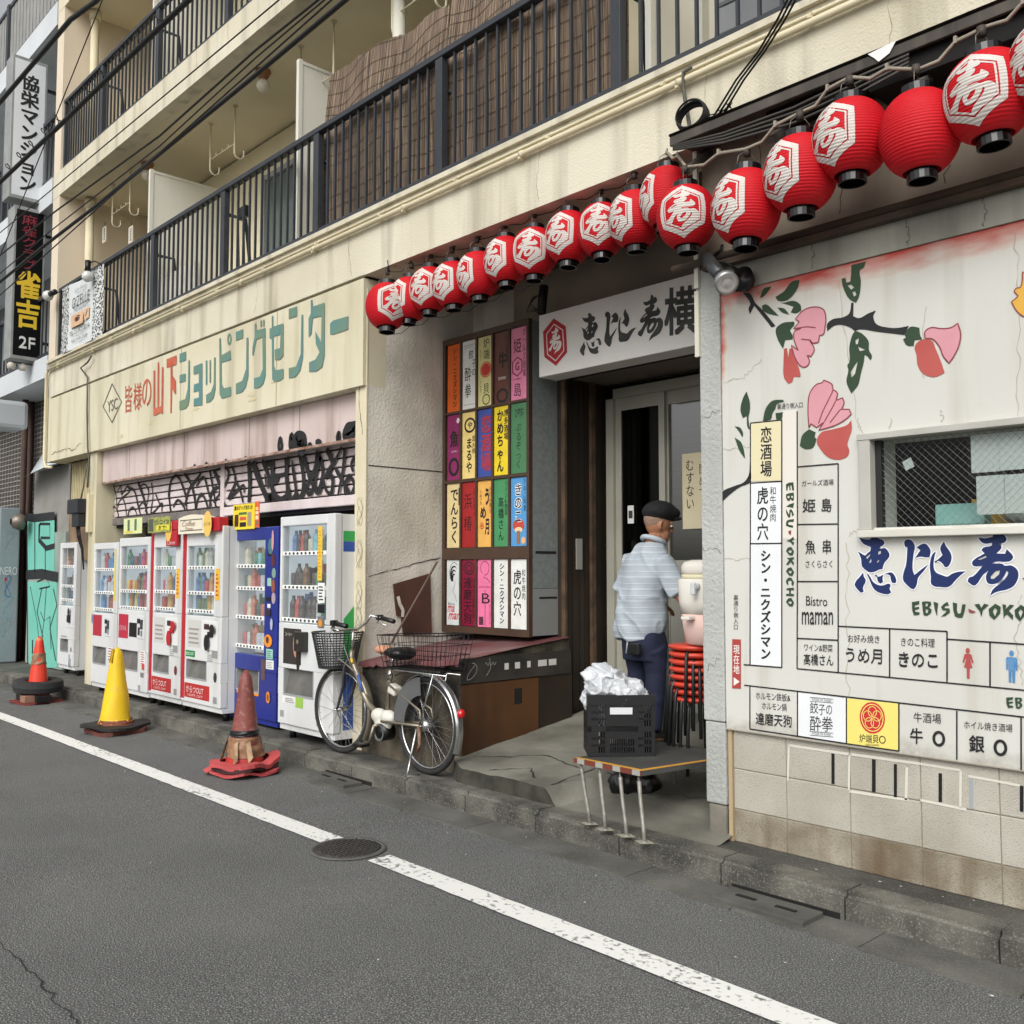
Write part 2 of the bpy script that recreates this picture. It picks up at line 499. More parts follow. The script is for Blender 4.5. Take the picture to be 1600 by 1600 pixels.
# ================================================================== APARTMENT BUILDING
plaster = mat('cream_plaster', (216, 209, 188), .85, (192, 183, 158), 1.2, .65, bump=.7, bscale=75, streak=(118, 108, 86), sscale=5, samt=.55, bdist=.006)
plaster2 = mat('sign_band_plaster', (212, 205, 180), .85, (192, 184, 154), 1.0, .75, bump=.35, bscale=45, streak=(136, 126, 100), sscale=4, samt=.5)
endm = mat('peach_plaster', (218, 204, 182), .85, (202, 187, 164), 1.0, .5, bump=.2, bscale=60)
soffm = mat('soffit_paint', (218, 208, 182), .85, (192, 180, 152), 1.2, .5, bump=.15, bscale=60)
backm = mat('inner_wall_paint', (226, 216, 184), .85, (212, 200, 166), 1.0, .5, bump=.15, bscale=60)
greyw = mat('grey_concrete', (216, 212, 199), .9, (170, 165, 151), 1.9, .8, bump=.7, bscale=45, streak=(98, 92, 80), sscale=5, samt=.35, bdist=.008)
pipem = mat('pipe_cream', (214, 204, 172), .6, (190, 180, 148), 3, .5)
steel = mat('dark_rail_paint', (46, 50, 56), .5, (64, 66, 68), 6, .4)
crackm = mat('plaster_crack', (110, 98, 76), .9)
ab = thing('apartment_building', 'cream plaster apartment block with open balconies above the shop fronts', 'building', (-6.5, 4.2, .12))
X0, X1 = -13.62, 3.0
YW = 4.2
# floor beam over the whole front
mb = MB()
mb.box(-6.17, X1, YW, 4.5, 3.795, 4.262, plaster)
mb.box(X0, -6.17, YW, 4.5, 3.80, 4.262, plaster)
mb.box(X0, X1, YW - .03, 4.52, 4.2625, 4.30, plaster)
for xc in (-1.95, -2.95, -4.2, -6.4, -7.9, -9.3, -10.9, -12.2):       # hairline cracks with run-off
    crack(mb, [(xc, YW - .002, 4.26), (xc + rnd.uniform(-.05, .05), YW - .002, 4.0), (xc + rnd.uniform(-.08, .08), YW - .002, 3.83)], .003, crackm, (0, -1, 0), .008)
mb.build('floor_beam', ab)
# sign band
mb = MB()
mb.box(X0 + .15, -6.17, YW + .002, 4.42, 2.93, 3.775, plaster2)
mb.box(X0 + .15, -6.17, YW + .04, 4.42, 3.775, 3.80, darkm)
for xc in (-12.06, -9.45, -7.5): mb.box(xc - .004, xc + .004, YW - .0005, YW + .003, 2.94, 3.77, mat('joint', (150, 140, 110), .9))
crack(mb, [(-13.4, YW - .001, 3.02), (-12.9, YW - .001, 3.05), (-12.55, YW - .001, 3.0), (-12.3, YW - .001, 3.06)], .012, crackm, (0, -1, 0), .02)
for k in range(7):                                                      # flaked patches
    xc = rnd.uniform(-11, -6.6); zc = rnd.uniform(2.97, 3.2)
    pts = [(xc + .09 * rnd.uniform(.4, 1) * math.cos(a), YW - .0015, zc + .03 * rnd.uniform(.3, 1) * math.sin(a)) for a in [i * .6 for i in range(10)]]
    mb.poly(pts, mat('flake', (202, 190, 154), .9))
band = mb.build('sign_band', ab)
# hand painted shop name on the band, traced stroke by stroke: crop of the photo at 3.81 x
def c7(pts): return [P(150 + x / 3.81, 440 + y / 3.81, YW - .004) for x, y in pts]
redp = mat('faded_red_paint', (176, 76, 54), .8, (200, 120, 92), 5, .6)
tealp = mat('faded_teal_paint', (84, 130, 128), .8, (120, 130, 88), 3, .7, streak=(74, 116, 140), sscale=9, samt=.5)
inkp = mat('faded_ink', (96, 96, 84), .8)
RED7 = [
 [(342,530),(351,528),(350,755),(388,740),(391,510),(401,507),(398,785),(388,788),(388,778),(350,798),(340,795)],
 [(366,482),(375,478),(374,747),(365,750)],
 [(420,462),(480,438),(478,494),(453,503),(455,560),(475,590),(475,668),(468,668),(452,636),(449,780),(442,783),(443,506),(420,513)]]
TEAL7 = [
 [(497,430),(535,415),(535,468),(497,480)], [(497,556),(533,546),(533,592),(497,604)],
 [(550,470),(558,466),(557,690),(549,735),(533,757),(496,765),(496,712),(530,700),(545,640)],
 [(580,505),(632,485),(632,735),(580,742),(582,698),(612,690),(612,650),(580,658),(582,612),(612,603),(612,545),(580,552)],
 [(653,470),(661,468),(661,612),(653,615)], [(675,468),(683,466),(683,600),(675,603)],
 [(702,452),(711,450),(710,640),(700,690),(680,715),(655,722),(655,675),(685,655),(700,610)],
 [(733,338),(742,335),(745,440),(800,408),(803,465),(746,482),(747,610),(762,635),(803,625),(803,680),(747,697),(735,670)],
 [(832,300),(875,283),(875,335),(832,352)],
 [(895,335),(906,332),(906,560),(890,630),(868,658),(832,670),(832,608),(870,590),(893,520)],
 [(944,250),(953,248),(953,290),(1008,275),(1008,560),(995,610),(970,632),(940,636),(940,575),(975,565),(992,520),(990,330),(954,345),(936,440),(930,440),(931,390),(944,330)],
 [(978,232),(987,229),(987,268),(978,270)], [(994,228),(1002,225),(1002,265),(994,268)],
 [(1046,205),(1054,203),(1054,268),(1115,248),(1115,440),(1095,465),(1065,467),(1063,405),(1095,395),(1098,315),(1055,328),(1058,500),(1070,528),(1115,518),(1115,575),(1090,592),(1060,597),(1048,580),(1046,340),(1033,338),(1033,280),(1046,275)],
 [(1147,163),(1196,147),(1196,205),(1147,222)],
 [(1222,198),(1232,195),(1232,450),(1215,530),(1185,568),(1148,575),(1147,515),(1190,505),(1218,430)],
 [(1278,110),(1287,107),(1290,148),(1361,125),(1360,440),(1345,510),(1310,535),(1268,537),(1268,480),(1305,465),(1330,420),(1308,370),(1305,295),(1340,360),(1342,205),(1289,217),(1282,310),(1265,332),(1265,220),(1278,190)],
 [(1393,250),(1410,232),(1502,205),(1500,285),(1410,315),(1393,312)]]
mb = MB()
for p in RED7: mb.poly(c7(p), redp)
for p in TEAL7: mb.poly(c7(p), tealp)
el = lambda rx, rz: [(793 + rx * math.cos(a), 342 + rz * math.sin(a) - .3 * rx * math.cos(a)) for a in [i * math.pi / 9 for i in range(18)]]
mb.poly(c7(el(12, 35)), tealp, [c7(el(5, 21))])
for ch, x0, x1, yt, yb, sl in (('皆', 172, 214, 622, 782, -8), ('様', 222, 271, 606, 768, -10), ('の', 274, 328, 585, 748, -14)):
    text(mb, ch, c7([(x0, yb), (x1, yb + sl), (x1, yt + sl), (x0, yt)]), redp, .0)
dia = [(95, 608), (151, 716), (95, 838), (41, 744)]
mb.ribbon(c7(dia), .022, inkp, (0, -1, 0), True)
text(mb, 'YSC', c7([(68, 782), (128, 756), (128, 690), (68, 712)]), inkp, -.005)
mb.build('painted_lettering', ab)

# end wall of the balconies, back walls, upper slab
mb = MB()
mb.box(X0, -13.36, YW + .003, 5.5, 4.30, 9.6, endm)
mb.box(X0, X0 + .15, YW + .003, 4.6, 2.93, 3.8, plaster2)
mb.build('end_wall', ab)
mb = MB()
mb.box(X0, X1, 5.4, 5.6, 4.301, 6.50, backm); mb.box(X0, X1, 5.4, 5.6, 6.861, 9.6, backm)
mb.build('balcony_back_wall', ab)
mb = MB(); mb.box(-13.357, X1, 4.5, 5.4, 4.1, 4.30, soffm); mb.build('balcony_floor', ab)
mb = MB()
mb.box(X0, X1, YW, 4.34, 6.52, 6.86, plaster)
mb.box(X0, X1, 4.34, 5.6, 6.53, 6.858, soffm)
for k in range(16):
    xc = rnd.uniform(-13.3, -5)
    crack(mb, [(xc, YW - .002, 6.86), (xc + .02, YW - .002, 6.86 - rnd.uniform(.08, .3))], .012, mat('runoff', (176, 162, 128), .9), (0, -1, 0), .004)
mb.build('upper_balcony_slab', ab)
mb = MB(); mb.box(X0, X1, YW, 5.6, 9.15, 9.5, soffm); mb.build('top_balcony_slab', ab)
mb = MB(); mb.box(X0, X1, 5.62, 12, 4.05, 12.2, endm); mb.box(X0, X1, 7.75, 12, .1, 4.049, endm); mb.build('main_block', ab)
# partitions between flats
def partition(x, z0, z1):
    mb = MB(); pm = mat('partition_board', (214, 212, 200), .6)
    mb.box(x - .015, x + .015, 4.42, 5.395, z0, z1, pm)
    mb.box(x - .022, x + .022, 4.40, 4.44, z0, z1 + .01, pm); mb.box(x - .022, x + .022, 4.44, 5.39, z1 - .03, z1, pm)
    return mb.build('partition_panel', ab)
for x in (-10.86, -7.55, -3.5): partition(x, 4.31, 6.15)
for x in (-10.86, -7.55): partition(x, 6.87, 8.7)
# windows on the balconies
frame_m = mat('aluminium', (150, 150, 146), .45, metal=.3)
glassd = mat('dark_window_glass', (92, 104, 100), .12, (74, 84, 82), .8, .6, spec=.8)
for (xa, xb, z0, z1) in ((-9.92, -8.3, 4.45, 6.05), (-6.6, -5.2, 4.45, 6.05), (-12.6, -11.4, 4.45, 6.0), (-9.92, -8.3, 7.0, 8.6), (-12.6, -11.4, 7.0, 8.6)):
    mb = MB()
    for q in ((xa, xa + .06, z0, z1), (xb - .06, xb, z0, z1), ((xa + xb) / 2 - .03, (xa + xb) / 2 + .03, z0, z1)): mb.box(q[0], q[1], 5.33, 5.398, q[2], q[3], frame_m)
    mb.box(xa + .06, xb - .06, 5.335, 5.396, z1 - .06, z1, frame_m); mb.box(xa + .06, xb - .06, 5.335, 5.396, z0, z0 + .05, frame_m)
    wdw = mb.build('balcony_window', ab)
    MB().box(xa + .05, xb - .05, 5.372, 5.39, z0 + .04, z1 - .05, glassd).build('pane', wdw)
# pipes along the beam and down pipe, electric conduit
mb = MB()
for z, yy, r in ((4.165, YW - .035, .019), (4.215, YW - .018, .010)):
    mb.tube([(X0 + .1, yy, z), (X1, yy, z)], r, pipem, 10)
    x = X0 + .5
    while x < X1:
        mb.box(x, x + .02, YW - .05, YW - .003, z - .03, z - .015, pipem); mb.tube([(x + .01, yy, z), (x + .035, yy, z)], r * 1.25, pipem, 10); x += .9 + (z < 4.2) * .35
mb.tube([(X0 + .1, YW - .035, 4.165), (X0 + .06, YW - .035, 4.12), (X0 + .06, YW - .035, 2.95), (X0 + .12, YW - .03, 2.86), (X0 + .35, YW - .03, 2.84)], .019, pipem, 10)
mb.build('conduit', ab)
mb = MB()
for z0, z1 in ((4.32, 6.5), (6.88, 9.14)):
    mb.cyl((-13.2, 4.55, z0), (-13.2, 4.55, z1), .055, pipem, 16); mb.cyl((-13.2, 4.55, z0 + 1.2), (-13.2, 4.55, z0 + 1.26), .06, pipem, 16)
    mb.cyl((-13.2, 4.55, z1 - .12), (-13.2, 4.55, z1), .075, pipem, 16)
mb.build('drainpipe', ab)
mb = MB(); mb.cyl((-6.3, 4.62, 4.31), (-6.3, 4.62, 6.52), .055, mat('pipe_white', (208, 206, 190), .5), 16); mb.build('drainpipe', ab)
mb = MB()
cv = mat('old_cable', (84, 82, 72), .7)
mb.tube([P(143, 556, YW - .04), P(137, 566, YW - .05), P(126, 575, YW - .05), P(137, 590, YW - .03), P(136, 640, YW - .03), P(137, 700, YW - .03), P(139, 720, YW - .03), P(137, 762, YW - .03)], .011, cv, 6)
mb.build('loose_cable', ab)

# ground floor: pillars, louvre, boarded wall, pink header, shutter
mb = MB(); mb.box(-12.10, -11.88, 4.25, 4.95, .12, 2.928, plaster2, .004); mb.build('pillar', ab)
mb = MB()
mb.box(-6.312, -6.17, 4.245, 6.0, .12, 3.792, greyw)
mb.box(-6.313, -6.165, 4.235, 4.2445, .12, 3.7, mat('pillar_plaster', (214, 204, 176), .85, (186, 176, 148), 1.5, .6, bump=.4, bscale=60, streak=(150, 142, 120), sscale=8, samt=.4))
sm = mat('groove', (50, 47, 42), .9)
mb.box(-6.168, -6.1675, 4.26, 5.02, 2.303, 2.312, sm)
crack(mb, [(-6.166, 4.27, 1.45), (-6.166, 4.6, 1.52), (-6.166, 4.98, 1.60)], .009, sm, (1, 0, 0), .006)
crack(mb, [(-6.3, 4.234, 3.6), (-6.24, 4.234, 3.2), (-6.27, 4.234, 2.8), (-6.22, 4.234, 2.55)], .007, sm, (0, -1, 0), .01)
for px, py, s in ((860, 540, 3), (858, 900, 4), (856, 990, 5)):
    pass
scr = mat('scribble', (120, 114, 98), .9)
for zc in (1.95, 1.62, 1.3, 1.1):                                      # small pencil scribbles on the pillar
    pts = [(-6.24 + .035 * math.sin(t * 2.1) + .01 * math.cos(t * 5), 4.2335, zc + .11 * math.cos(t * 1.3)) for t in [i * .35 for i in range(26)]]
    mb.ribbon(pts, .004, scr, (0, -1, 0))
mb.build('pillar', ab)
mb = MB()
lv = mat('louvre_cream', (206, 192, 150), .6, (176, 160, 120), 6, .5)
mb.box(-13.47, -12.10, 4.52, 4.56, 2.1, 2.93, darkm)
x = -13.45
while x < -12.1:
    mb.box(x, x + .035, 4.49, 4.53, 2.33, 2.93, lv); x += .062
mb.box(-13.47, -12.10, 4.48, 4.51, 2.28, 2.33, lv)
mb.build('louvre_panel', ab)
mb = MB(); mb.box(-13.47, -12.10, 4.475, 4.515, 1.62, 2.278, mat('rusty_board', (132, 108, 82), .8, (84, 66, 50), 3, .8, streak=(170, 150, 120), sscale=6, samt=.4)); mb.build('rusty_board', ab)
mb = MB(); mb.box(-13.47, -12.1, 4.95, 5.1, .12, 3.0, greyw); mb.build('inner_wall', ab)
pink = mat('pink_header_paint', (202, 186, 180), .7, (182, 164, 158), 2, .6, streak=(118, 92, 74), sscale=6, samt=.75, bump=.1, bscale=30)
mb = MB()
mb.box(-11.86, -6.32, 4.32, 4.40, 2.545, 2.927, pink)
mb.box(-11.86, -6.32, 4.30, 4.32, 2.53, 2.552, mat('rusted_edge', (120, 84, 60), .8, (190, 170, 160), 12, .7))
for xc in (-11.05, -9.6, -8.2, -7.3): mb.box(xc - .003, xc + .003, 4.318, 4.321, 2.555, 2.925, mat('pink_joint', (120, 104, 98), .8))
mb.box(-11.86, -6.32, 4.40, 4.5, 2.88, 2.92, darkm)
mb.build('shutter_header', ab)
# rolling shutter: slats with shadow gaps, bottom bar
shm = mat('shutter_paint', (214, 202, 200), .6, (178, 164, 162), 2.2, .6, streak=(150, 134, 124), sscale=5, samt=.4)
YS = 4.46
mb = MB()
z = 2.9
while z > 2.13:
    for xa, xb in ((-11.84, -9.02), (-8.94, -6.33)):
        mb.box(xa, xb, YS, YS + .04, z - .062, z, shm, .006, 1)
    z -= .078
mb.box(-11.84, -6.33, YS + .03, YS + .07, 2.0, 2.92, mat('shutter_gap', (30, 28, 28), .9))
mb.box(-9.02, -8.94, YS - .017, YS + .038, 2.02, 2.9, shm)
mb.box(-8.93, -6.33, YS - .022, YS + .038, 2.035, 2.12, shm, .005); mb.box(-11.84, -9.03, YS - .022, YS + .038, 2.035, 2.12, mat('shutter_bar', (120, 112, 108), .7, (70, 66, 64), 8, .6), .005)
mb.build('shutter', ab)
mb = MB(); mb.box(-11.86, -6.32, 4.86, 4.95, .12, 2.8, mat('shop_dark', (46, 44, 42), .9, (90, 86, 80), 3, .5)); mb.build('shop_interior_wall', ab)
# spray can tags on shutter and header (crop c4: 8 x from 140,680; crop c5: 6.667 x from 330,650)
tag = mat('black_spray', (20, 19, 20), .6, (44, 42, 42), 10, .6)
mb = MB(); TK = [0]
def spray(pts, wd, Y, crop):
    TK[0] += 1
    f = (lambda x, y: (140 + x / 8, 680 + y / 8)) if crop == 4 else (lambda x, y: (330 + x / 6.667, 650 + y / 6.667))
    q = [Vector((*f(*p), 0)) for p in pts]; out = []
    for i in range(len(q) - 1):                    # Catmull-Rom through the traced points
        p0 = q[max(i - 1, 0)]; p1 = q[i]; p2 = q[i + 1]; p3 = q[min(i + 2, len(q) - 1)]
        for k in range(6):
            t = k / 6
            out.append(0.5 * ((2 * p1) + (p2 - p0) * t + (2 * p0 - 5 * p1 + 4 * p2 - p3) * t * t + (3 * p1 - p0 - 3 * p2 + p3) * t ** 3))
    out.append(q[-1])
    N = len(out)
    ws = [wd * (.55 + .45 * math.sin(math.pi * min(1, (i + 1) / N * 1.0)) + .12 * math.sin(i * .7)) for i in range(N)]
    mb.ribbon([P(o.x, o.y, Y - .0004 * TK[0]) for o in out], ws, tag, (0, -1, 0))
S4 = [([(300,640),(215,650),(180,760),(185,900),(200,1030),(215,1085),(240,1000),(270,930),(310,895),(350,960),(370,1060),(375,1130)],.05),
      ([(215,650),(200,800),(250,940),(290,1010)],.05), ([(300,640),(330,760),(345,930),(370,1080)],.055),
      ([(345,700),(390,640),(400,740),(470,640),(500,700),(400,790),(360,850),(360,900)],.06),
      ([(480,660),(560,700),(610,900),(640,1010)],.09), ([(400,760),(440,860),(460,1000)],.06), ([(470,1030),(500,930),(550,910),(590,990)],.07),
      ([(600,580),(680,800),(720,1020)],.12), ([(630,650),(680,610),(735,690),(720,830),(690,960)],.06), ([(610,900),(660,840),(700,900)],.05),
      ([(770,590),(790,760),(770,980),(900,850),(900,950),(935,1010)],.06), ([(820,720),(860,830),(910,900)],.06),
      ([(1080,500),(1020,560),(990,720),(1000,860),(1020,1010)],.1), ([(1080,500),(1130,560),(1200,760),(1210,960)],.09), ([(1040,900),(1100,810),(1170,880),(1200,980)],.08),
      ([(1180,480),(1260,600),(1310,780),(1320,960)],.1), ([(1190,880),(1240,680),(1330,560),(1390,470)],.1), ([(1320,940),(1350,800),(1400,740),(1450,820),(1490,960)],.09),
      ([(1330,640),(1420,520),(1480,700),(1520,880)],.08), ([(1500,900),(1520,720),(1590,640)],.09), ([(1500,450),(1550,720),(1580,950)],.08)]
for p, wd in S4: spray(p, wd * .42, YS - .004, 4)
S5 = [([(20,560),(80,700),(120,900),(200,980)],.12), ([(60,560),(150,540),(180,600),(150,700),(90,800),(20,900)],.08), ([(210,520),(250,640),(240,720),(180,860),(330,720),(340,800)],.08),
      ([(240,640),(300,780),(330,900)],.08), ([(0,820),(60,740),(110,800)],.07),
      ([(390,470),(400,700),(390,900)],.16), ([(430,480),(520,720),(600,900)],.18), ([(560,900),(650,840),(580,860)],.2), ([(530,460),(600,640),(660,820),(740,870),(790,800),(780,600),(770,430)],.14),
      ([(560,510),(620,500),(650,620),(770,600)],.12), ([(640,460),(640,680),(700,640)],.14), ([(600,620),(590,760)],.08), ([(560,600),(570,740)],.06),
      ([(800,420),(790,640),(820,840),(850,860),(880,780),(850,560),(840,460)],.1), ([(880,790),(920,850),(960,760),(950,560),(910,380)],.13),
      ([(960,400),(1000,560),(1040,640),(1090,500),(1100,360)],.13), ([(1040,640),(990,740),(1020,810),(1060,740),(1020,640)],.11), ([(1110,380),(1160,560),(1130,760),(1100,790),(1080,680),(1140,420)],.12),
      ([(1160,660),(1200,780),(1250,800),(1260,640),(1200,600),(1280,480),(1360,320)],.1), ([(1200,340),(1260,500),(1180,640)],.12), ([(1290,540),(1370,680),(1440,800)],.1), ([(1390,330),(1370,560),(1320,820)],.09),
      ([(1440,640),(1390,700),(1400,800),(1450,830),(1490,720),(1440,620),(1400,660)],.09), ([(1500,420),(1460,500),(1480,580)],.09)]
for p, wd in S5: spray(p, wd * .46, YS - .004, 5)
H5 = [([(712,385),(700,310),(718,240),(735,310),(715,385)],.05), ([(838,360),(820,290),(838,210),(850,290),(842,360)],.07), ([(870,340),(895,230),(940,270),(955,330),(900,300)],.16),
      ([(1320,260),(1310,220),(1328,185),(1336,220),(1330,262)],.05), ([(1420,240),(1390,190),(1430,130),(1500,110),(1490,170),(1430,215)],.1), ([(1090,300),(1115,275),(1140,292)],.07), ([(1010,320),(1030,298),(1040,318)],.05), ([(145,495),(152,460),(155,490)],.04), ([(345,455),(360,440),(370,455)],.05)]
TK[0] = 0
for p, wd in H5: spray(p, wd, 4.312, 5)
TK[0] = 0
for p, wd in (([(1300,415),(1312,385),(1322,412)],.05), ([(1440,400),(1460,365),(1478,395)],.06)): spray(p, wd, 4.312, 4)
mb.build('spray_tag', ab)

# recess: ceiling, upper walls, dark wood passage, door
wood = mat('dark_wood', (44, 34, 24), .6, (22, 17, 12), 3, .7, streak=(66, 48, 30), sscale=12, samt=.5)
mb = MB()
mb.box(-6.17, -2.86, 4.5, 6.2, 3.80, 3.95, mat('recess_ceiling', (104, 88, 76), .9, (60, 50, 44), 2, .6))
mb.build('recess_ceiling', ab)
mb = MB()
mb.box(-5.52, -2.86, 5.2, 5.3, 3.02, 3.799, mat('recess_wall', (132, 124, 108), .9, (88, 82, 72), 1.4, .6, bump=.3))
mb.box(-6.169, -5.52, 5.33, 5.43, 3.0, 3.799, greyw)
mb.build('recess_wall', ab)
mb = MB()
mb.box(-6.168, -5.10, 5.302, 5.9, .13, 3.02, wood)
mb.box(-5.099, -5.06, 5.302, 5.325, .4, 3.0, mat('worn_wood_post', (92, 72, 52), .8, (50, 36, 26), 8, .8))
mb.box(-5.098, -5.07, 5.62, 5.665, .4, 3.0, mat('worn_wood_post', (120, 92, 66)))
for k, yy in enumerate((5.36, 5.42, 5.5, 5.56)): mb.box(-5.0995, -5.0965, yy, yy + .004, .3, 3.0, darkm)
mb.box(-5.099, -5.088, 5.46, 5.53, 1.50, 1.74, mat('switch_plate', (150, 148, 140), .5), .003)
mb.build('wood_passage_wall', ab)
mb = MB()
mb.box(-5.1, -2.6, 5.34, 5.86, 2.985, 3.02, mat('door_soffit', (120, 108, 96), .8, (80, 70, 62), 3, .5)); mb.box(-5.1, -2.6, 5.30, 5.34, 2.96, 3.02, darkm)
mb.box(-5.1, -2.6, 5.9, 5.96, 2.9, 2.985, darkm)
mb.build('door_header', ab)
alum = mat('door_aluminium', (176, 174, 160), .45, (150, 148, 134), 3, .4, metal=.15)
door = MB()
DY = 5.84
dz0 = .45
door.box(-5.06, -4.985, DY - .06, DY + .06, dz0, 2.935, alum); door.box(-5.06, -2.6, DY - .06, DY + .06, 2.86, 2.935, alum)
door.box(-5.06, -2.6, DY - .05, DY + .05, .40, dz0, alum)
door.build('door_frame', ab)
dd = MB()                                                               # left leaf: open on a dark room; right leaf: wired glass over a grey panel
def leaf(x0, x1, y, zmid):
    m = MB()
    m.box(x0, x0 + .055, y, y + .03, dz0, 2.86, alum, .003); m.box(x1 - .055, x1, y, y + .03, dz0, 2.86, alum, .003)
    m.box(x0 + .055, x1 - .055, y + .002, y + .028, 2.76, 2.86, alum); m.box(x0 + .055, x1 - .055, y + .002, y + .028, dz0, dz0 + .12, alum)
    m.box(x0 + .055, x1 - .055, y + .002, y + .028, zmid - .05, zmid + .05, alum)
    m.box(x0 + .055, x1 - .055, y + .008, y + .022, dz0 + .12, zmid - .05, mat('door_panel', (160, 158, 146), .5, (140, 138, 128), 2, .4))
    dr = m.build('sliding_door', ab)
    MB().box(x0 + .055, x1 - .055, y + .012, y + .018, zmid + .05, 2.76, glass('door_glass', (150, 155, 150), .06, .03) if zmid < 1.4 else glass('door_glass_shiny', (190, 190, 180), .22, .05)).build('pane', dr)
    return dr
dl = leaf(-4.985, -4.50, DY - .03, 1.28)
dr2 = leaf(-4.545, -3.85, DY + .005, 1.52)
leaf(-3.87, -2.7, DY - .03, 1.52)
m = MB(); m.box(-4.86, -4.80, DY - .036, DY - .031, 1.86, 2.0, plain((225, 225, 220))); m.box(-4.85, -4.81, DY - .038, DY - .037, 1.9, 1.96, plain((60, 60, 60))); m.build('door_sticker', dl)
mb = MB()                                                               # dim hallway behind the door; added tiles imitate the opposite wall's reflection
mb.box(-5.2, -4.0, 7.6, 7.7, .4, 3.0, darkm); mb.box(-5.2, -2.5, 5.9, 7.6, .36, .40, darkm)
mb.box(-4.86, -2.5, 6.35, 6.45, .4, 3.0, mat('reflected_tiles', (150, 142, 124), .5, (128, 120, 104), 3, .5))
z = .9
while z < 2.9: mb.box(-4.86, -2.5, 6.347, 6.3495, z, z + .006, mat('reflected_joint', (96, 90, 80), .9)); z += .07
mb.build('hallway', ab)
m = MB()                                                                # handwritten notice
m.rect(-4.33, -3.93, 1.80, 2.36, DY - .036, mat('notice_paper', (216, 204, 172), .8, (200, 186, 150), 4, .4))
ink = plain((40, 36, 32), .8)
vtext(m, 'むすない', -4.30, -4.22, 1.94, 2.32, DY - .038, ink, -.005)
vtext(m, '閉めて', -4.18, -4.12, 2.02, 2.28, DY - .038, ink, -.01); vtext(m, 'お願いします', -4.07, -4.0, 1.9, 2.32, DY - .038, ink, -.01)
m.build('handwritten_notice', origin=(-4.13, DY - .036, 1.80), label='handwritten paper notice stuck on the right glass door above the white drink cooler', cat='notice')

# ================================================================== railings
PX_ = [-13.36, -12.01, -10.33, -8.655, -6.95, -5.29, -3.615, -1.95, -.27, 1.4]
def railing(z0, h, label, y=4.26):
    t = thing('balcony_railing', label, 'railing', (-6.9, y, z0), 'dark steel balcony railings')
    MB().box(PX_[0] - .03, PX_[-1], y - .035, y + .035, z0 + h - .045, z0 + h, steel, .004).build('top_rail', t)
    MB().box(PX_[0] - .03, PX_[-1], y - .022, y + .022, z0 + .03, z0 + .075, steel, .003).build('bottom_rail', t)
    for x in PX_: MB().box(x - .04, x + .04, y - .028, y + .028, z0, z0 + h - .046, steel, .003).build('post', t)
    for a, c in zip(PX_[:-1], PX_[1:]):
        mb = MB(); nb = 14 if c < -2 else 12
        for k in range(1, nb):
            xx = a + .04 + (c - a - .08) * k / nb
            mb.box(xx - .0085, xx + .0085, y - .010, y + .010, z0 + .076, z0 + h - .046, steel)
        mb.build('bar_panel', t)
    for x in PX_[1:-1]:
        mb = MB(); mb.tube([(x + .0, y + .03, z0 + h * .72), (x + .0, y + .22, z0 + h * .72), (x, y + .30, z0 + .05)], .02, steel, 6); mb.build('brace', t)
    return t
railing(4.30, .95, 'dark steel balcony railing of the lower floor, with reed screens behind it')
railing(6.86, .98, 'dark steel balcony railing of the upper floor, above the pale slab')
# ================================================================== PAINTED SHOP WALL (right)
cream = bpy.data.materials.new('mural_wall'); cream.use_nodes = True
n = cream.node_tree.nodes; l = cream.node_tree.links; b = n['Principled BSDF']; b.inputs['Roughness'].default_value = .75
tc = n.new('ShaderNodeTexCoord'); sx = n.new('ShaderNodeSeparateXYZ'); l.new(tc.outputs['Object'], sx.inputs[0])
def nz(sc, mp=None, det=5):
    q = n.new('ShaderNodeTexNoise'); q.inputs['Scale'].default_value = sc; q.inputs['Detail'].default_value = det
    if mp:
        m_ = n.new('ShaderNodeMapping'); m_.inputs['Scale'].default_value = mp; l.new(tc.outputs['Object'], m_.inputs[0]); l.new(m_.outputs[0], q.inputs['Vector'])
    else: l.new(tc.outputs['Object'], q.inputs['Vector'])
    return q.outputs['Fac']
def mth(op, a, b_=None, c=None, clamp=False):
    q = n.new('ShaderNodeMath'); q.operation = op; q.use_clamp = clamp
    for i, v in enumerate((a, b_, c)):
        if v is None: continue
        if isinstance(v, (int, float)): q.inputs[i].default_value = v
        else: l.new(v, q.inputs[i])
    return q.outputs[0]
def mixc(f, A, B):
    q = n.new('ShaderNodeMix'); q.data_type = 'RGBA'; l.new(f, q.inputs['Factor'])
    for k, v in (('A', A), ('B', B)):
        if isinstance(v, tuple): q.inputs[k].default_value = srgb(v) + [1]
        else: l.new(v, q.inputs[k])
    return q.outputs['Result']
base = mixc(mth('MULTIPLY', nz(1.6), .8, clamp=True), (208, 208, 201), (186, 184, 175))
st = mth('MULTIPLY', mth('SUBTRACT', nz(1, (7, 7, .45)), .53, clamp=True), 2.4, clamp=True)
base = mixc(st, base, (164, 156, 140))
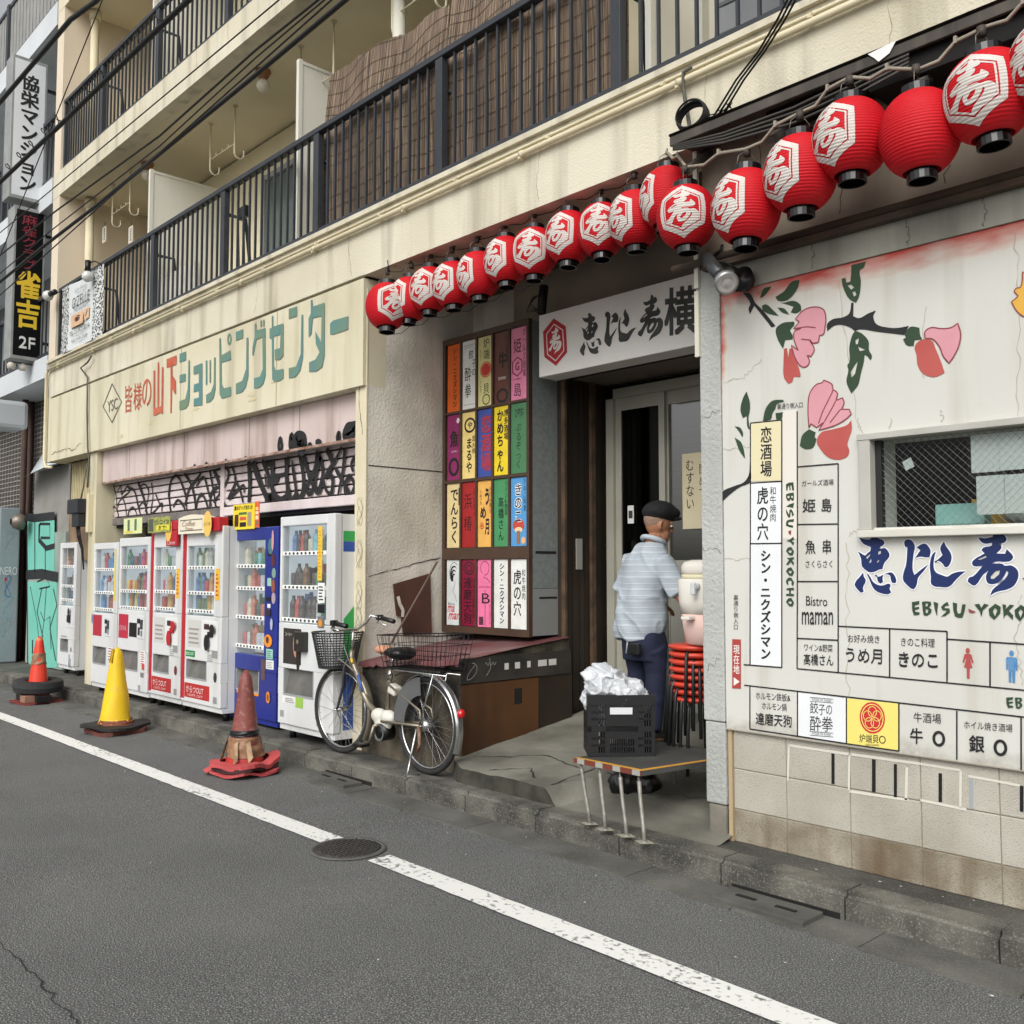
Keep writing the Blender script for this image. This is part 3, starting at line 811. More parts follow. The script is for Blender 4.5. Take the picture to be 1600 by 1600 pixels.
# brushed red and ochre border along the top and the left edge of the painting (object origin = wall's lower left corner)
dtop = mth('SUBTRACT', 2.25, sx.outputs['Z']); dleft = sx.outputs['X']
dd_ = mth('MINIMUM', dtop, mth('ADD', mth('MULTIPLY', dleft, 2.8), mth('MULTIPLY', mth('MAXIMUM', mth('SUBTRACT', dtop, .28), 0), .35)))
rag = mth('MULTIPLY_ADD', nz(16, (.35, 1, 1)), .16, mth('MULTIPLY', nz(2.2), .05))
e1 = mth('MULTIPLY', mth('SUBTRACT', rag, dd_), 9.0, clamp=True)
e2 = mth('MULTIPLY', mth('SUBTRACT', mth('ADD', rag, .05), dd_), 6.0, clamp=True)
base = mixc(mth('MULTIPLY', e2, .3), base, (222, 184, 140))
base = mixc(mth('MULTIPLY', e1, .95), base, (178, 52, 44))
gb = mth('MULTIPLY', mth('SUBTRACT', mth('MULTIPLY_ADD', nz(9), .16, -.015), sx.outputs['Z']), 14, clamp=True)
base = mixc(mth('MULTIPLY', gb, mth('MULTIPLY', nz(30), .9)), base, (128, 118, 100))
l.new(base, b.inputs['Base Color'])
bp = n.new('ShaderNodeBump'); bp.inputs['Strength'].default_value = .2; bp.inputs['Distance'].default_value = .003; l.new(nz(90), bp.inputs['Height']); l.new(bp.outputs[0], b.inputs['Normal'])

XM0, XM1 = -2.872, 3.0
WZ0, WZ1, WX0, WX1 = 1.69, 2.10, -2.07, -.75
ps = thing('painted_shop_wall', 'cream shop wall painted with blossoms and a map of bars over grey blocks', 'building', (XM0, 4.2, .69))
mb = MB()
yb = 4.45
mb.box(XM0, WX0, YW, yb, .69, 2.942, cream); mb.box(WX1, XM1, YW, yb, .69, 2.942, cream)
mb.box(WX0, WX1, YW, yb, .69, WZ0, cream); mb.box(WX0, WX1, YW, yb, WZ1, 2.942, cream)
mb.box(XM0, XM1, YW - .004, YW, .685, .69, mat('grey_edge', (150, 144, 130), .9))
mb.build('mural_panel', ps, origin=(XM0, YW, .69))
strip = mat('grey_strip', (158, 158, 146), .9, (116, 116, 104), 2, .7, bump=.3, streak=(78, 78, 70), sscale=7, samt=.5)
mb = MB()
mb.box(XM0 - .0, XM1, YW - .012, 4.46, 2.943, 3.10, strip)
for xc in (-2.35, -1.88, -1.55, -1.2): crack(mb, [(xc, YW - .0135, 3.1), (xc + .02, YW - .0135, 3.02), (xc + .01, YW - .0135, 2.95)], .006, mat('strip_crack', (90, 90, 80), .9), (0, -1, 0), .008)
mb.build('lintel_strip', ps)
mb = MB()
upw = mat('brown_render', (142, 130, 114), .9, (108, 98, 86), 1.6, .7, bump=.4, bscale=60, streak=(92, 82, 70), sscale=4, samt=.4)
mb.box(-3.0, XM1, 4.225, 4.48, 3.10, 3.794, upw)
mb.box(-3.0, XM1, 4.19, 4.225, 3.10, 3.135, mat('ledge_dark', (52, 48, 42), .9))
for xc in (-2.66, -2.2, -1.7): crack(mb, [(xc, 4.2235, 3.74), (xc + .03, 4.2235, 3.5), (xc - .01, 4.2235, 3.2)], .005, mat('render_crack', (70, 62, 52), .9), (0, -1, 0), .015)
mb.build('upper_wall', ps)
# front pillar of the entrance, pale rough concrete with a broken foot
mb = MB()
pm = mat('pillar_pale', (178, 179, 175), .9, (146, 147, 143), 1.6, .6, bump=1.0, bscale=55, streak=(126, 128, 124), sscale=6, samt=.3, bdist=.008)
mb.box(-3.005, XM0 - .004, YW - .01, 4.6, .72, 3.13, pm, .006)
mb.box(-3.0, XM0 - .006, YW - .004, 4.6, .3, .716, pm, .008)
mb.box(-2.992, XM0 - .012, YW + .004, 4.6, .12, .297, mat('pillar_foot', (128, 124, 112), .9, (84, 80, 70), 6, .8, bump=.9, bscale=50), .012)
for (a, c) in (((-3.0, 1.62), (-2.88, 1.58)), ((-3.0, 2.30), (-2.88, 2.33)), ((-2.98, .98), (-2.9, 1.04))): crack(mb, [(a[0], YW - .0115, a[1]), (c[0], YW - .0115, c[1])], .004, mat('pillar_crack', (104, 106, 104), .9), (0, -1, 0), .02)
mb.build('pillar', ps)
mb = MB(); mb.box(-3.02, -2.994, YW - .03, YW - .012, 3.0, 3.9, mat('thin_duct', (204, 200, 184), .5)); mb.box(-3.02, -2.994, YW - .03, YW - .012, 2.63, 2.985, mat('thin_duct', (204, 200, 184))); mb.build('cable_duct', ps)
mb = MB(); mb.box(XM0 - .0, XM0 + .022, YW + .012, YW + .03, .125, .684, mat('wood_batten', (170, 150, 116), .8)); mb.build('batten', ps)
# block base
blk = mat('concrete_block', (186, 182, 170), .9, (152, 146, 132), 2.0, .7, bump=.8, bscale=190, speck=(110, 104, 92), spscale=130, spamt=.35, streak=(140, 130, 110), sscale=5, samt=.35, bdist=.006)
blkb = mat('muddy_block', (164, 157, 140), .9, (112, 100, 80), 4.0, .9, bump=.9, bscale=170, speck=(84, 72, 54), spscale=120, spamt=.45, streak=(100, 84, 62), sscale=7, samt=.9, bdist=.006)
mb = MB()
xs = [-2.848, -2.548, -2.218, -1.888, -1.56, -1.22, -.88, -.54, -.2, .14, .48, .82, 1.16, 1.5]
rows = [(.125, .286, blkb), (.289, .487, blk), (.490, .682, blk)]
for (z0, z1, m_) in rows:
    for a, c in zip(xs[:-1], xs[1:]): mb.box(a + .0015, c - .0015, YW + .022, 4.4, z0, z1, m_, .004, 1)
mb.box(-2.85, 1.5, YW + .028, 4.39, .13, .68, mat('mortar', (140, 132, 112), .9))
mb.build('block_base', ps)
# slots cut in the top course and the chalky traces round them (c5: 3.333 x from 1120,800)
mb = MB()
def c5(pts, Y=YW): return [P(1120 + x / 3.3333, 800 + y / 3.3333, Y) for x, y in pts]
def c4(pts, Y=YW): return [P(1120 + x / 3.3333, 350 + y / 3.3333, Y) for x, y in pts]
for (x0, y0, x1, y1) in ((597, 1257, 613, 1415), (808, 1287, 827, 1458), (922, 1312, 938, 1485), (1155, 1360, 1173, 1510), (1578, 1425, 1597, 1560), (1700, 1440, 1716, 1590)):
    a = c5([(x0, y1), (x1, y1 + 2), (x1, y0 + 2), (x0, y0)], YW + .019)
    mb.quad(*a, darkm)
ch = mat('chalky_trace', (206, 202, 190), .9)
for (x0, y0, x1, y1, wd) in ((375, 1215, 690, 1262, .012), (375, 1215, 370, 1400, .010), (690, 1262, 688, 1450, .010), (700, 1262, 1050, 1310, .012), (1050, 1310, 1270, 1345, .01), (1270, 1350, 1268, 1540, .01), (690, 1455, 1000, 1500, .012), (1060, 1500, 1300, 1550, .012), (990, 1330, 985, 1500, .012), (1310, 1375, 1580, 1425, .01)):
    a = c5([(x0, y0), (x1, y1)], YW + .0195); mb.ribbon(a, wd, ch, (0, -1, 0))
a = c5([(1314, 1545), (1334, 1548), (1334, 1392), (1314, 1389)], YW + .019); mb.quad(*a, mat('grey_slot', (150, 156, 160), .8))
mb.build('slot_mark', ps)

# ------------------------------------------------------------------ mural paint (traced from the photo onto the wall plane)
YM = YW - .003
def t4(pts): return c4(pts, YM)
def t5(pts): return c5(pts, YM)
grn = mat('mural_green', (38, 60, 38), .7, (50, 74, 48), 6, .5); blk_ = mat('mural_black', (24, 24, 26), .7, (36, 36, 37), 8, .4)
pnk = mat('mural_pink', (206, 148, 156), .7, (196, 130, 140), 5, .5); red_ = mat('mural_red', (168, 72, 66), .7, (184, 92, 84), 5, .5)
outl = mat('mural_outline', (132, 62, 66), .7); yel = mat('mural_ochre', (212, 164, 64), .7)
mb = MB()
GREEN = [[(225,385),(245,335),(285,325),(240,380)], [(425,290),(430,300),(370,395),(320,400),(305,380),(350,350),(390,300)],
 [(275,403),(345,410),(400,400),(435,420),(440,450),(410,465),(385,460),(400,430),(340,412)], [(235,425),(255,418),(290,445),(322,478),(280,470),(240,450)], [(315,435),(350,440),(378,472),(340,460)],
 [(308,545),(345,515),(400,508),(405,520),(382,555),(395,580),(395,600),(355,605),(345,650),(315,595)],
 [(975,570),(1010,535),(1055,540),(1060,580),(1070,600),(1030,605),(1025,635),(990,632),(970,600),(985,590)],
 [(432,1155),(445,1100),(480,1068),(515,1085),(510,1110),(520,1120),(500,1165),(460,1172)],
 [(155,872),(172,930),(170,985),(165,1000),(172,1070),(163,1065),(156,1000),(135,1010),(123,970),(135,910)], [(93,1053),(120,1060),(137,1095),(133,1110),(115,1080)], [(93,1112),(125,1135),(140,1175),(147,1222),(120,1185)],
 [(240,1025),(255,960),(290,920),(345,915),(350,925),(312,938),(305,960),(290,985),(280,1018)], [(305,985),(345,980),(338,1015),(310,1018)]]
for p in GREEN: mb.poly(t4(curvy(p)), grn)
mb.poly(t4(curvy([(700,215),(775,195),(765,225),(745,240),(750,300),(740,380),(725,410),(690,390),(655,320),(650,285),(670,280),(675,305),(695,300),(700,250)])), grn, [t4([(680,320),(700,315),(715,330),(700,342)]), t4([(705,355),(720,350),(727,368),(715,378)])])
mb.poly(t4(curvy([(720,555),(755,570),(790,610),(792,655),(808,690),(800,710),(785,690),(770,680),(765,720),(750,780),(735,840),(700,882),(675,820),(685,760),(680,735),(690,720),(690,640),(705,580)])), grn,
        [t4([(722,605),(740,592),(735,625),(724,627)]), t4([(735,637),(775,655),(745,662)]), t4([(697,770),(715,740),(735,712),(720,780),(702,800)])])
for p in ([(135,358),(170,360),(200,410),(235,445),(305,530),(285,538),(235,475),(195,425),(172,470),(165,440),(175,415)],
 [(575,520),(605,495),(660,485),(690,465),(700,410),(712,410),(710,480),(740,490),(790,465),(828,450),(815,480),(830,520),(900,540),(950,540),(1000,530),(975,578),(930,572),(830,560),(745,548),(715,555),(705,545),(650,525),(610,530),(575,558)],
 [(30,1395),(90,1365),(140,1345),(165,1310),(172,1240),(173,1345),(120,1370),(60,1415),(30,1445)]): mb.poly(t4(curvy(p)), blk_)
mb.build('mural_foliage', ps)
mb = MB()
PINK = [[(410,495),(450,450),(510,432),(555,445),(568,490),(562,545),(555,575),(535,580),(530,615),(500,620),(483,603),(508,655),(490,690),(470,683),(483,715),(470,740),(445,745),(405,690),(388,630),(425,660),(402,600),(405,560),(440,545),(400,545),(430,510)],
 [(1085,595),(1085,560),(1115,540),(1170,545),(1220,540),(1255,517),(1270,570),(1262,630),(1240,680),(1210,725),(1180,690),(1160,640),(1125,600)],
 [(480,1060),(475,960),(485,880),(520,835),(550,825),(557,813),(600,835),(605,860),(628,880),(620,920),(655,905),(663,930),(650,965),(690,965),(700,990),(680,1010),(625,1045),(530,1075),(560,1030),(520,1060),(490,1040)]]
for p in PINK:
    q = t4(curvy(p)); mb.poly(q, pnk); mb.ribbon([v + Vector((0, -.0006, 0)) for v in q], .006, outl, (0, -1, 0), True)
for p in ([(530,1040),(550,980),(600,880),(605,862)], [(560,1030),(600,960),(620,922)], [(590,1035),(640,970),(652,963)], [(400,545),(470,535),(515,540)], [(440,600),(490,605)]):
    mb.ribbon([v + Vector((0, -.0007, 0)) for v in t4(p)], .006, outl, (0, -1, 0))
for p in ([(350,650),(365,645),(372,695),(378,650),(395,645),(410,700),(435,780),(435,797),(400,795),(390,825),(370,830),(350,800),(347,720)],
 [(1030,640),(1060,605),(1120,608),(1140,650),(1165,710),(1187,775),(1130,797),(1070,775),(1045,730),(1040,680)],
 [(520,1130),(545,1085),(600,1070),(680,1045),(700,1020),(703,1070),(690,1110),(680,1150),(690,1180),(680,1210),(630,1228),(580,1215),(545,1180)]): mb.poly(t4(curvy(p)), red_)
p = [(1580,330),(1590,300),(1592,250),(1640,265),(1680,330),(1690,420),(1640,480),(1600,482),(1560,450),(1535,405),(1560,385),(1570,375),(1548,350),(1560,335)]
p = curvy(p); mb.poly(t4(p), yel); mb.ribbon([v + Vector((0, -.0006, 0)) for v in t4(p)], .005, outl, (0, -1, 0), True)
mb.build('mural_blossom', ps)
# the map of bars: coloured fields, black rules, names
YM = YW - .0022
mb = MB()
crm = mat('map_cream', (216, 206, 168), .7); wht = mat('map_white', (224, 226, 228), .6, (212, 214, 214), 3, .5); stp = mat('map_strip', (216, 210, 200), .7); ylw = mat('map_yellow', (226, 210, 112), .6)
mb.quad(*t4([(177, 1340), (338, 1336), (338, 1022), (177, 1038)]), crm)
mb.quad(*t4([(177, 1664), (336, 1662), (336, 1345), (177, 1352)]), wht)
mb.quad(*t5([(177, 795), (336, 808), (336, 168), (177, 170)]), wht)
mb.quad(*t4([(343, 1640), (417, 1640), (417, 965), (343, 975)]), stp)
mb.quad(*t5([(424, 1164), (672, 1202), (672, 970), (424, 940)]), wht)
mb.quad(*t5([(678, 1207), (946, 1243), (946, 998), (678, 970)]), ylw)
YM = YW - .003
L4 = [((175,1038),(175,1664)),((174,1037),(338,1021)),((338,1021),(338,1664)),((418,975),(420,1660)),((420,1265),(632,1248)),((632,1248),(632,1664)),((175,1350),(338,1340))]
L5 = [((175,165),(338,163)),((174,160),(173,795)),((338,160),(338,810)),((140,795),(338,810)),((420,160),(418,816)),((632,160),(632,836)),((420,65),(632,62)),((420,362),(632,362)),((420,658),(632,668)),((418,816),(1199,890)),((1199,890),(1640,932)),
      ((632,595),(1200,622)),((900,610),(900,860)),((1199,622),(1199,888)),((1198,662),(1640,692)),((1423,678),(1423,910)),((143,902),(1640,1073)),((172,905),(172,1130)),((420,935),(420,1165)),((675,968),(675,1205)),((948,995),(948,1245)),((1250,1035),(1250,1290)),((1585,1070),(1585,1345)),((172,1130),(675,1207)),((675,1207),(948,1245))]
for a, c in L4: mb.ribbon(t4([a, c]), .0065, blk_, (0, -1, 0))
for a, c in L5: mb.ribbon(t5([a, c]), .0065, blk_, (0, -1, 0))
mb.build('map_frame', ps)
YM = YW - .0036
mb = MB()
def Q4(x0, y0, x1, y1, sl=0.): return t4([(x0, y1), (x1, y1 + sl), (x1, y0 + sl), (x0, y0)])
def Q5(x0, y0, x1, y1, sl=0.): return t5([(x0, y1), (x1, y1 + sl), (x1, y0 + sl), (x0, y0)])
def vt(Q, s, x0, y0, x1, y1, m_, bold=0., sk=0):
    h = (y1 - y0) / len(s)
    for i, c_ in enumerate(s): text(mb, c_, Q(x0, y0 + i * h, x1, y0 + (i + 1) * h, sk), m_, bold, True)
vt(Q4, '恋酒場', 226, 1055, 288, 1320, blk_, .012, -4)
vt(Q4, '虎の穴', 208, 1368, 270, 1650, blk_, .012, -2)
vt(Q4, '和牛焼肉', 275, 1368, 310, 1552, blk_, .0, -2)
text(mb, '裏通り側入口', Q4(314, 936, 447, 966, -10), blk_)
text(mb, 'ガールズ酒場', Q4(443, 1336, 608, 1368, -8), blk_)
text(mb, '姫', Q4(447, 1434, 513, 1502, -3), blk_, .01); text(mb, '島', Q4(546, 1430, 597, 1500, -2), blk_, .01)
LET = {'E': ([(562,715),(632,705),(628,735),(590,745),(588,765),(625,758),(632,775),(590,790),(595,805),(635,812),(630,832),(580,838),(565,790)], []),
 'B': ([(655,712),(690,708),(735,712),(742,740),(722,765),(745,785),(740,815),(705,842),(672,838),(662,790)], [[(690,725),(712,730),(708,752),(688,755)], [(690,778),(715,790),(706,818),(690,815)]]), 'I': ([(762,712),(805,725),(798,790),(795,845),(775,790)], []),
 'S': ([(890,712),(905,745),(870,752),(862,770),(910,775),(915,810),(870,845),(832,850),(870,815),(885,795),(845,790),(832,760),(855,735)], []),
 'U': ([(940,718),(980,728),(978,790),(990,825),(1015,815),(1028,735),(1060,738),(1050,800),(1030,860),(995,862),(960,845),(945,790)], []), 'Y': ([(1140,738),(1185,730),(1205,770),(1230,730),(1275,742),(1220,790),(1205,855),(1190,800)], []),
 'O': ([(1335,730),(1385,760),(1380,820),(1325,880),(1280,840),(1272,780)], [[(1330,768),(1354,790),(1332,848),(1310,800)]]), 'K': ([(1400,735),(1435,742),(1430,780),(1470,738),(1510,745),(1460,795),(1500,840),(1495,882),(1445,830),(1425,840),(1412,870),(1408,800)], []),
 'C': ([(60,0),(110,20),(85,50),(50,40),(35,75),(50,115),(100,100),(80,140),(40,150),(0,100),(5,50)], []), 'H': ([(0,5),(35,0),(30,60),(75,60),(80,0),(110,8),(100,150),(75,140),(78,90),(32,90),(28,150),(8,130)], [])}
def painted(mb, ch, q, m_):                        # a brush-cut letter fitted to the quad bl, br, tr, tl
    o, hs_ = LET[ch]; x0 = min(p[0] for p in o); x1 = max(p[0] for p in o); y0 = min(p[1] for p in o); y1 = max(p[1] for p in o)
    g = lambda ps_: [bilin(q, (x - x0) / (x1 - x0), 1 - (y - y0) / (y1 - y0)) for x, y in ps_]
    mb.poly(g(o), m_, [g(h_) for h_ in hs_])
def rot_word(s, x0, x1, ya, yb_):
    wts = [.6 if c_ == 'I' else 1 for c_ in s]; y = ya; k_ = (yb_ - ya) / sum(wts)
    for c_, w_ in zip(s, wts):
        painted(mb, c_, t4([(x0, y), (x0, y + k_ * w_ * .86), (x1, y + k_ * w_ * .86), (x1, y)]), grn); y += k_ * w_
rot_word('EBISU', 360, 402, 1345, 1590); rot_word('YOKOCHO', 360, 402, 1628, 2000)
mb.poly(t4([(372, 1600), (388, 1594), (386, 1622), (374, 1612)]), outl)
vt(Q5, 'シン・ニクズシマン', 226, 195, 282, 770, blk_, .03)
text(mb, '魚', Q5(462, 147, 513, 218), blk_, .008); text(mb, '串', Q5(552, 143, 594, 218), blk_, .008); text(mb, 'さくらさく', Q5(462, 252, 602, 290), blk_, .0)
text(mb, 'Bistro', Q5(465, 437, 575, 487, 4), blk_, -.005); text(mb, 'maman', Q5(443, 520, 605, 585, 2), blk_, .01)
text(mb, 'ワイン&野菜', Q5(455, 685, 603, 724, 6), blk_, .0); text(mb, '髙橋さん', Q5(453, 738, 607, 796, 6), blk_, .008)
text(mb, 'お好み焼き', Q5(683, 637, 847, 678, 6), blk_, .0); text(mb, 'うめ月', Q5(672, 708, 860, 782, 10), blk_, .012)
text(mb, 'きのこ料理', Q5(960, 652, 1135, 698, 8), blk_, .0); text(mb, 'きのこ', Q5(948, 730, 1150, 804, 8), blk_, .02)
vt(Q5, '裏通り側入口', 86, 430, 112, 614, blk_, .0)
text(mb, 'ホルモン鉄板&', Q5(203, 935, 383, 975, 14), blk_, .0); text(mb, 'ホルモン鍋', Q5(235, 988, 363, 1028, 10), blk_, .0); text(mb, '達磨天狗', Q5(203, 1044, 390, 1106, 16), blk_, .01)
text(mb, '餃', Q5(485, 990, 528, 1050), blk_, .0); text(mb, '子の', Q5(530, 1003, 600, 1058), blk_, .0); text(mb, '酔拳', Q5(485, 1060, 605, 1140, 6), blk_, .0)
for y0 in (965, 1142):
    q = Q5(485, y0, 605, y0 + 20, 10); mb.ribbon(q, .0025, blk_, (0, -1, 0), True)
    text(mb, 'GYOZA NO SUIKEN', Q5(495, y0 + 4, 595, y0 + 15, 10), blk_, -.01)
text(mb, '炉端貝', Q5(742, 1155, 842, 1200, 6), blk_, .0)
text(mb, 'ROBATA KAIMARU', Q5(775, 1207, 845, 1216, 4), blk_, -.01)
def ring(cx, cy, rx, ry, wd, m_, sk=.08, Q=t5):
    pts = [(cx + rx * math.cos(a), cy + ry * math.sin(a) + sk * rx * math.cos(a)) for a in [i * math.pi / 14 for i in range(28)]]
    mb.ribbon(Q(pts), wd, m_, (0, -1, 0), True)
ring(862, 1186, 15, 18, .004, blk_)
redf = mat('crest_red', (190, 40, 44), .6)
ell = lambda cx, cy, rx, ry, n_=30, sk=.08: [(cx + rx * math.cos(a), cy + ry * math.sin(a) + sk * rx * math.cos(a)) for a in [i * 2 * math.pi / n_ for i in range(n_)]]
mb.poly(t5(ell(810, 1072, 66, 82)), redf); 
YM = YW - .0042
ring(810, 1072, 56, 70, .004, ylw)
for k in range(5):
    a = -math.pi / 2 + k * 2 * math.pi / 5
    ring(810 + 26 * math.cos(a), 1072 + 32 * math.sin(a), 22, 27, .0032, ylw)
YM = YW - .0036
text(mb, '牛酒場', Q5(1025, 1042, 1168, 1094, 10), blk_, .0); text(mb, '牛', Q5(1008, 1125, 1072, 1205, 4), blk_, .02); ring(1156, 1181, 26, 34, .012, blk_)
text(mb, 'ホイル焼き酒場', Q5(1287, 1086, 1540, 1128, 20), blk_, .0); text(mb, '銀', Q5(1315, 1162, 1392, 1248, 6), blk_, .02); ring(1477, 1228, 28, 36, .012, blk_)
painted(mb, 'E', Q5(1507, 962, 1545, 1020, 2), grn); painted(mb, 'B', Q5(1552, 965, 1592, 1024, 2), grn)
mb5 = mb
def wall(pts): return [P(1330 + x / 5.926, 820 + y / 5.926, YM) for x, y in pts]
for c_ in 'EBISUYOK': mb.poly(wall(LET[c_][0]), grn, [wall(h_) for h_ in LET[c_][1]])
for k_, c_ in enumerate('OCHO'):
    x0_ = 1512 + k_ * 125; painted(mb, c_, wall([(x0_, 890 + k_ * 9), (x0_ + 108, 898 + k_ * 9), (x0_ + 108, 742 + k_ * 8), (x0_, 738 + k_ * 8)]), grn)
mb.poly(t5([(1308, 503), (1350, 520), (1335, 527), (1316, 524)]), outl)
# you-are-here flag
redn = mat('flag_red', (164, 60, 56), .7)
mb.quad(*Q5(80, 662, 125, 918, 2), redn)
YM = YW - .0042
whp = mat('white_letter', (226, 222, 216), .7)
vt(Q5, '現在地', 86, 690, 119, 845, whp, .01)
mb.poly(t5([(88, 860), (88, 905), (119, 884)]), whp)
YM = YW - .0036
# lavatory figures
wom = mat('sign_woman', (164, 70, 68), .7); man_ = mat('sign_man', (62, 118, 168), .7, (120, 160, 190), 14, .6)
mb.poly(t5(ell(1307, 722, 11, 14)), wom)
mb.poly(t5([(1297,738),(1318,739),(1327,745),(1337,785),(1330,788),(1321,760),(1320,770),(1332,812),(1318,811),(1316,868),(1303,867),(1301,810),(1287,808),(1299,768),(1297,760),(1287,785),(1280,782),(1289,743)]), wom)
mb.poly(t5(ell(1535, 736, 12, 15)), man_)
mb.poly(t5([(1512,755),(1558,758),(1566,768),(1567,826),(1557,826),(1556,784),(1553,890),(1540,889),(1538,830),(1535,830),(1534,888),(1521,887),(1519,780),(1516,822),(1507,821),(1506,762)]), man_)
mb.build('map_lettering', ps)
# big brush lettering: traced at 5.926 x from 1330,820
def cb(pts, Y=YW - .0036): return [P(1330 + x / 5.926, 820 + y / 5.926, Y) for x, y in pts]
KEI = ([[(70,115),(130,135),(180,135),(185,110),(170,95),(190,78),(230,90),(250,125),(290,140),(308,165),(295,190),(250,210),(275,220),(310,215),(345,250),(355,285),(340,315),(310,350),(295,385),(290,410),(260,415),(215,435),(165,438),(130,415),(100,385),(90,310),(60,245),(110,275),(130,285),(160,255),(175,245),(180,205),(150,195),(105,170)],
        [(110,440),(118,480),(135,515),(110,580),(115,620),(90,630),(60,600),(32,555),(45,520),(80,480)],
        [(140,445),(165,465),(200,525),(235,552),(290,562),(350,545),(365,560),(355,590),(370,625),(350,640),(290,638),(220,605),(190,560),(165,500)],
        [(215,455),(250,480),(300,460),(290,490),(295,530),(270,545),(245,520),(240,490)],
        [(310,455),(370,440),(395,460),(418,520),(410,540),(380,535),(365,500),(360,470)]],
       [[[(137,300),(178,265),(172,290),(147,318)], [(250,247),(275,237),(275,265),(250,278)], [(166,345),(184,312),(189,340),(172,355)], [(236,345),(254,322),(260,332),(246,352)]], [], [], [], []])
HI = [[(495,150),(530,135),(570,155),(590,200),(580,260),(570,340),(570,420),(585,465),(640,420),(715,365),(670,430),(620,490),(605,560),(580,598),(555,590),(510,550),(480,510),(485,440),(505,380),(515,300),(520,200),(500,205),(492,180)],
      [(605,210),(650,180),(685,175),(715,200),(735,240),(725,300),(690,302),(640,295),(590,310),(620,265),(640,235)],
      [(785,245),(770,300),(765,400),(785,440),(840,465),(890,480),(930,455),(990,435),(1060,430),(1010,470),(960,520),(930,555),(890,578),(820,575),(770,570),(740,545),(738,480),(728,400),(735,320),(755,270)],
      [(858,152),(880,200),(915,250),(930,300),(920,350),(895,388),(870,392),(850,365),(810,335),(775,345),(820,305),(845,280),(828,240),(825,210)]]
SU = [(1330,40),(1375,75),(1365,95),(1405,88),(1438,130),(1425,160),(1360,178),(1385,188),(1390,215),(1345,265),(1425,268),(1440,225),(1500,295),(1490,320),(1460,340),(1320,345),(1305,360),(1400,362),(1420,378),(1480,375),(1540,420),(1548,480),(1530,530),(1500,570),(1440,600),(1350,620),(1285,655),(1310,600),(1380,540),(1440,480),(1455,440),(1440,427),(1420,470),(1370,530),(1310,550),(1265,540),(1248,500),(1250,465),(1270,425),(1220,465),(1150,560),(1125,560),(1078,525),(1090,490),(1130,475),(1200,400),(1215,380),(1135,382),(1118,355),(1130,330),(1235,265),(1205,235),(1225,210),(1300,190),(1305,165),(1240,175),(1200,155),(1175,115),(1240,125),(1310,110),(1320,60)]
SU = curvy(SU, 3); KEI = ([curvy(p_, 3) for p_ in KEI[0]], KEI[1]); HI = [curvy(p_, 3) for p_ in HI]
SUH = [[(1290,478),(1335,428),(1378,420),(1368,460),(1320,500),(1295,500)], [(1170,320),(1245,285),(1255,300),(1190,325)]]
def brush(mb, f, m_, glow=None):
    for p, h in zip(*KEI): mb.poly(f(p), m_, [f(q) for q in h])
    for p in HI: mb.poly(f(p), m_)
    mb.poly(f(SU), m_, [f(q) for q in SUH])
mb = MB()
blu = mat('brush_blue', (10, 36, 90), .6, (8, 28, 74), 4, .5)
hal = mat('brush_halo', (226, 226, 232), .7)
for p in KEI[0] + HI + [SU]: mb.ribbon([v + Vector((0, .0008, 0)) for v in cb(p)], .010, hal, (0, -1, 0), True)
brush(mb, cb, blu)
mb.poly(cb([(1580,498),(1650,470),(1720,460),(1720,505),(1640,520)]), blu)
mb.build('brush_lettering', ps)
mb = MB()
ck = mat('mural_crack', (168, 158, 140), .9)
for L_ in ([(620,195),(730,1010),(760,1090)], [(1080,430),(1075,800)], [(1560,30),(1570,500),(1565,1000)], [(30,830),(140,800),(230,700)], [(30,1170),(170,1160)], [(905,1010),(900,1070)], [(1165,970),(1175,1030)]):
    crack(mb, c4(L_, YW - .002), .0035, ck, (0, -1, 0), .012, 10)
for L_ in ([(680,160),(680,560),(685,960)], [(1585,430),(1560,660),(1590,900)], [(30,240),(170,245)], [(685,120),(750,90)]): crack(mb, c5(L_, YW - .002), .0035, ck, (0, -1, 0), .012, 10)
mb.build('mural_crack', ps)
# serving window
wf = mat('window_alu', (178, 176, 168), .5, (150, 148, 140), 4, .4)
mb = MB()
mb.box(WX0 - .045, WX0 + .01, YW - .03, YW + .1, WZ0 - .01, WZ1 + .012, wf, .003); mb.box(WX1 - .01, WX1 + .03, YW - .02, YW + .1, WZ0 - .01, WZ1 + .012, wf)
mb.box(WX0 - .05, WX1 + .03, YW - .034, YW + .1, WZ1 - .008, WZ1 + .022, wf, .003)
mb.box(WX0 - .05, WX1 + .03, YW - .05, YW + .1, WZ0 - .045, WZ0 - .011, mat('window_sill', (208, 206, 196), .6, (180, 176, 160), 3, .4), .004)
mb.box(WX0 + .011, WX0 + .04, YW + .02, YW + .05, WZ0, WZ1 - .009, mat('black_gasket', (24, 24, 24), .6))
win = mb.build('window', ps)
gl = bpy.data.materials.new('wired_glass'); gl.use_nodes = True
n = gl.node_tree.nodes; l = gl.node_tree.links; n.remove(n['Principled BSDF'])
mb = MB()
mb.rect(WX0 + .04, WX1 - .011, WZ0, WZ1 - .009, YW + .03, glass('shop_glass', (226, 230, 228), .02, .02)); MATS['wired_glass'] = gl
mb.build('pane', win)
bpy.data.materials.remove(gl)
mb = MB(); wire = mat('wire_mesh', (96, 98, 96), .5, metal=.5)
hh = WZ1 - .009 - WZ0; sp = .034
k = -12
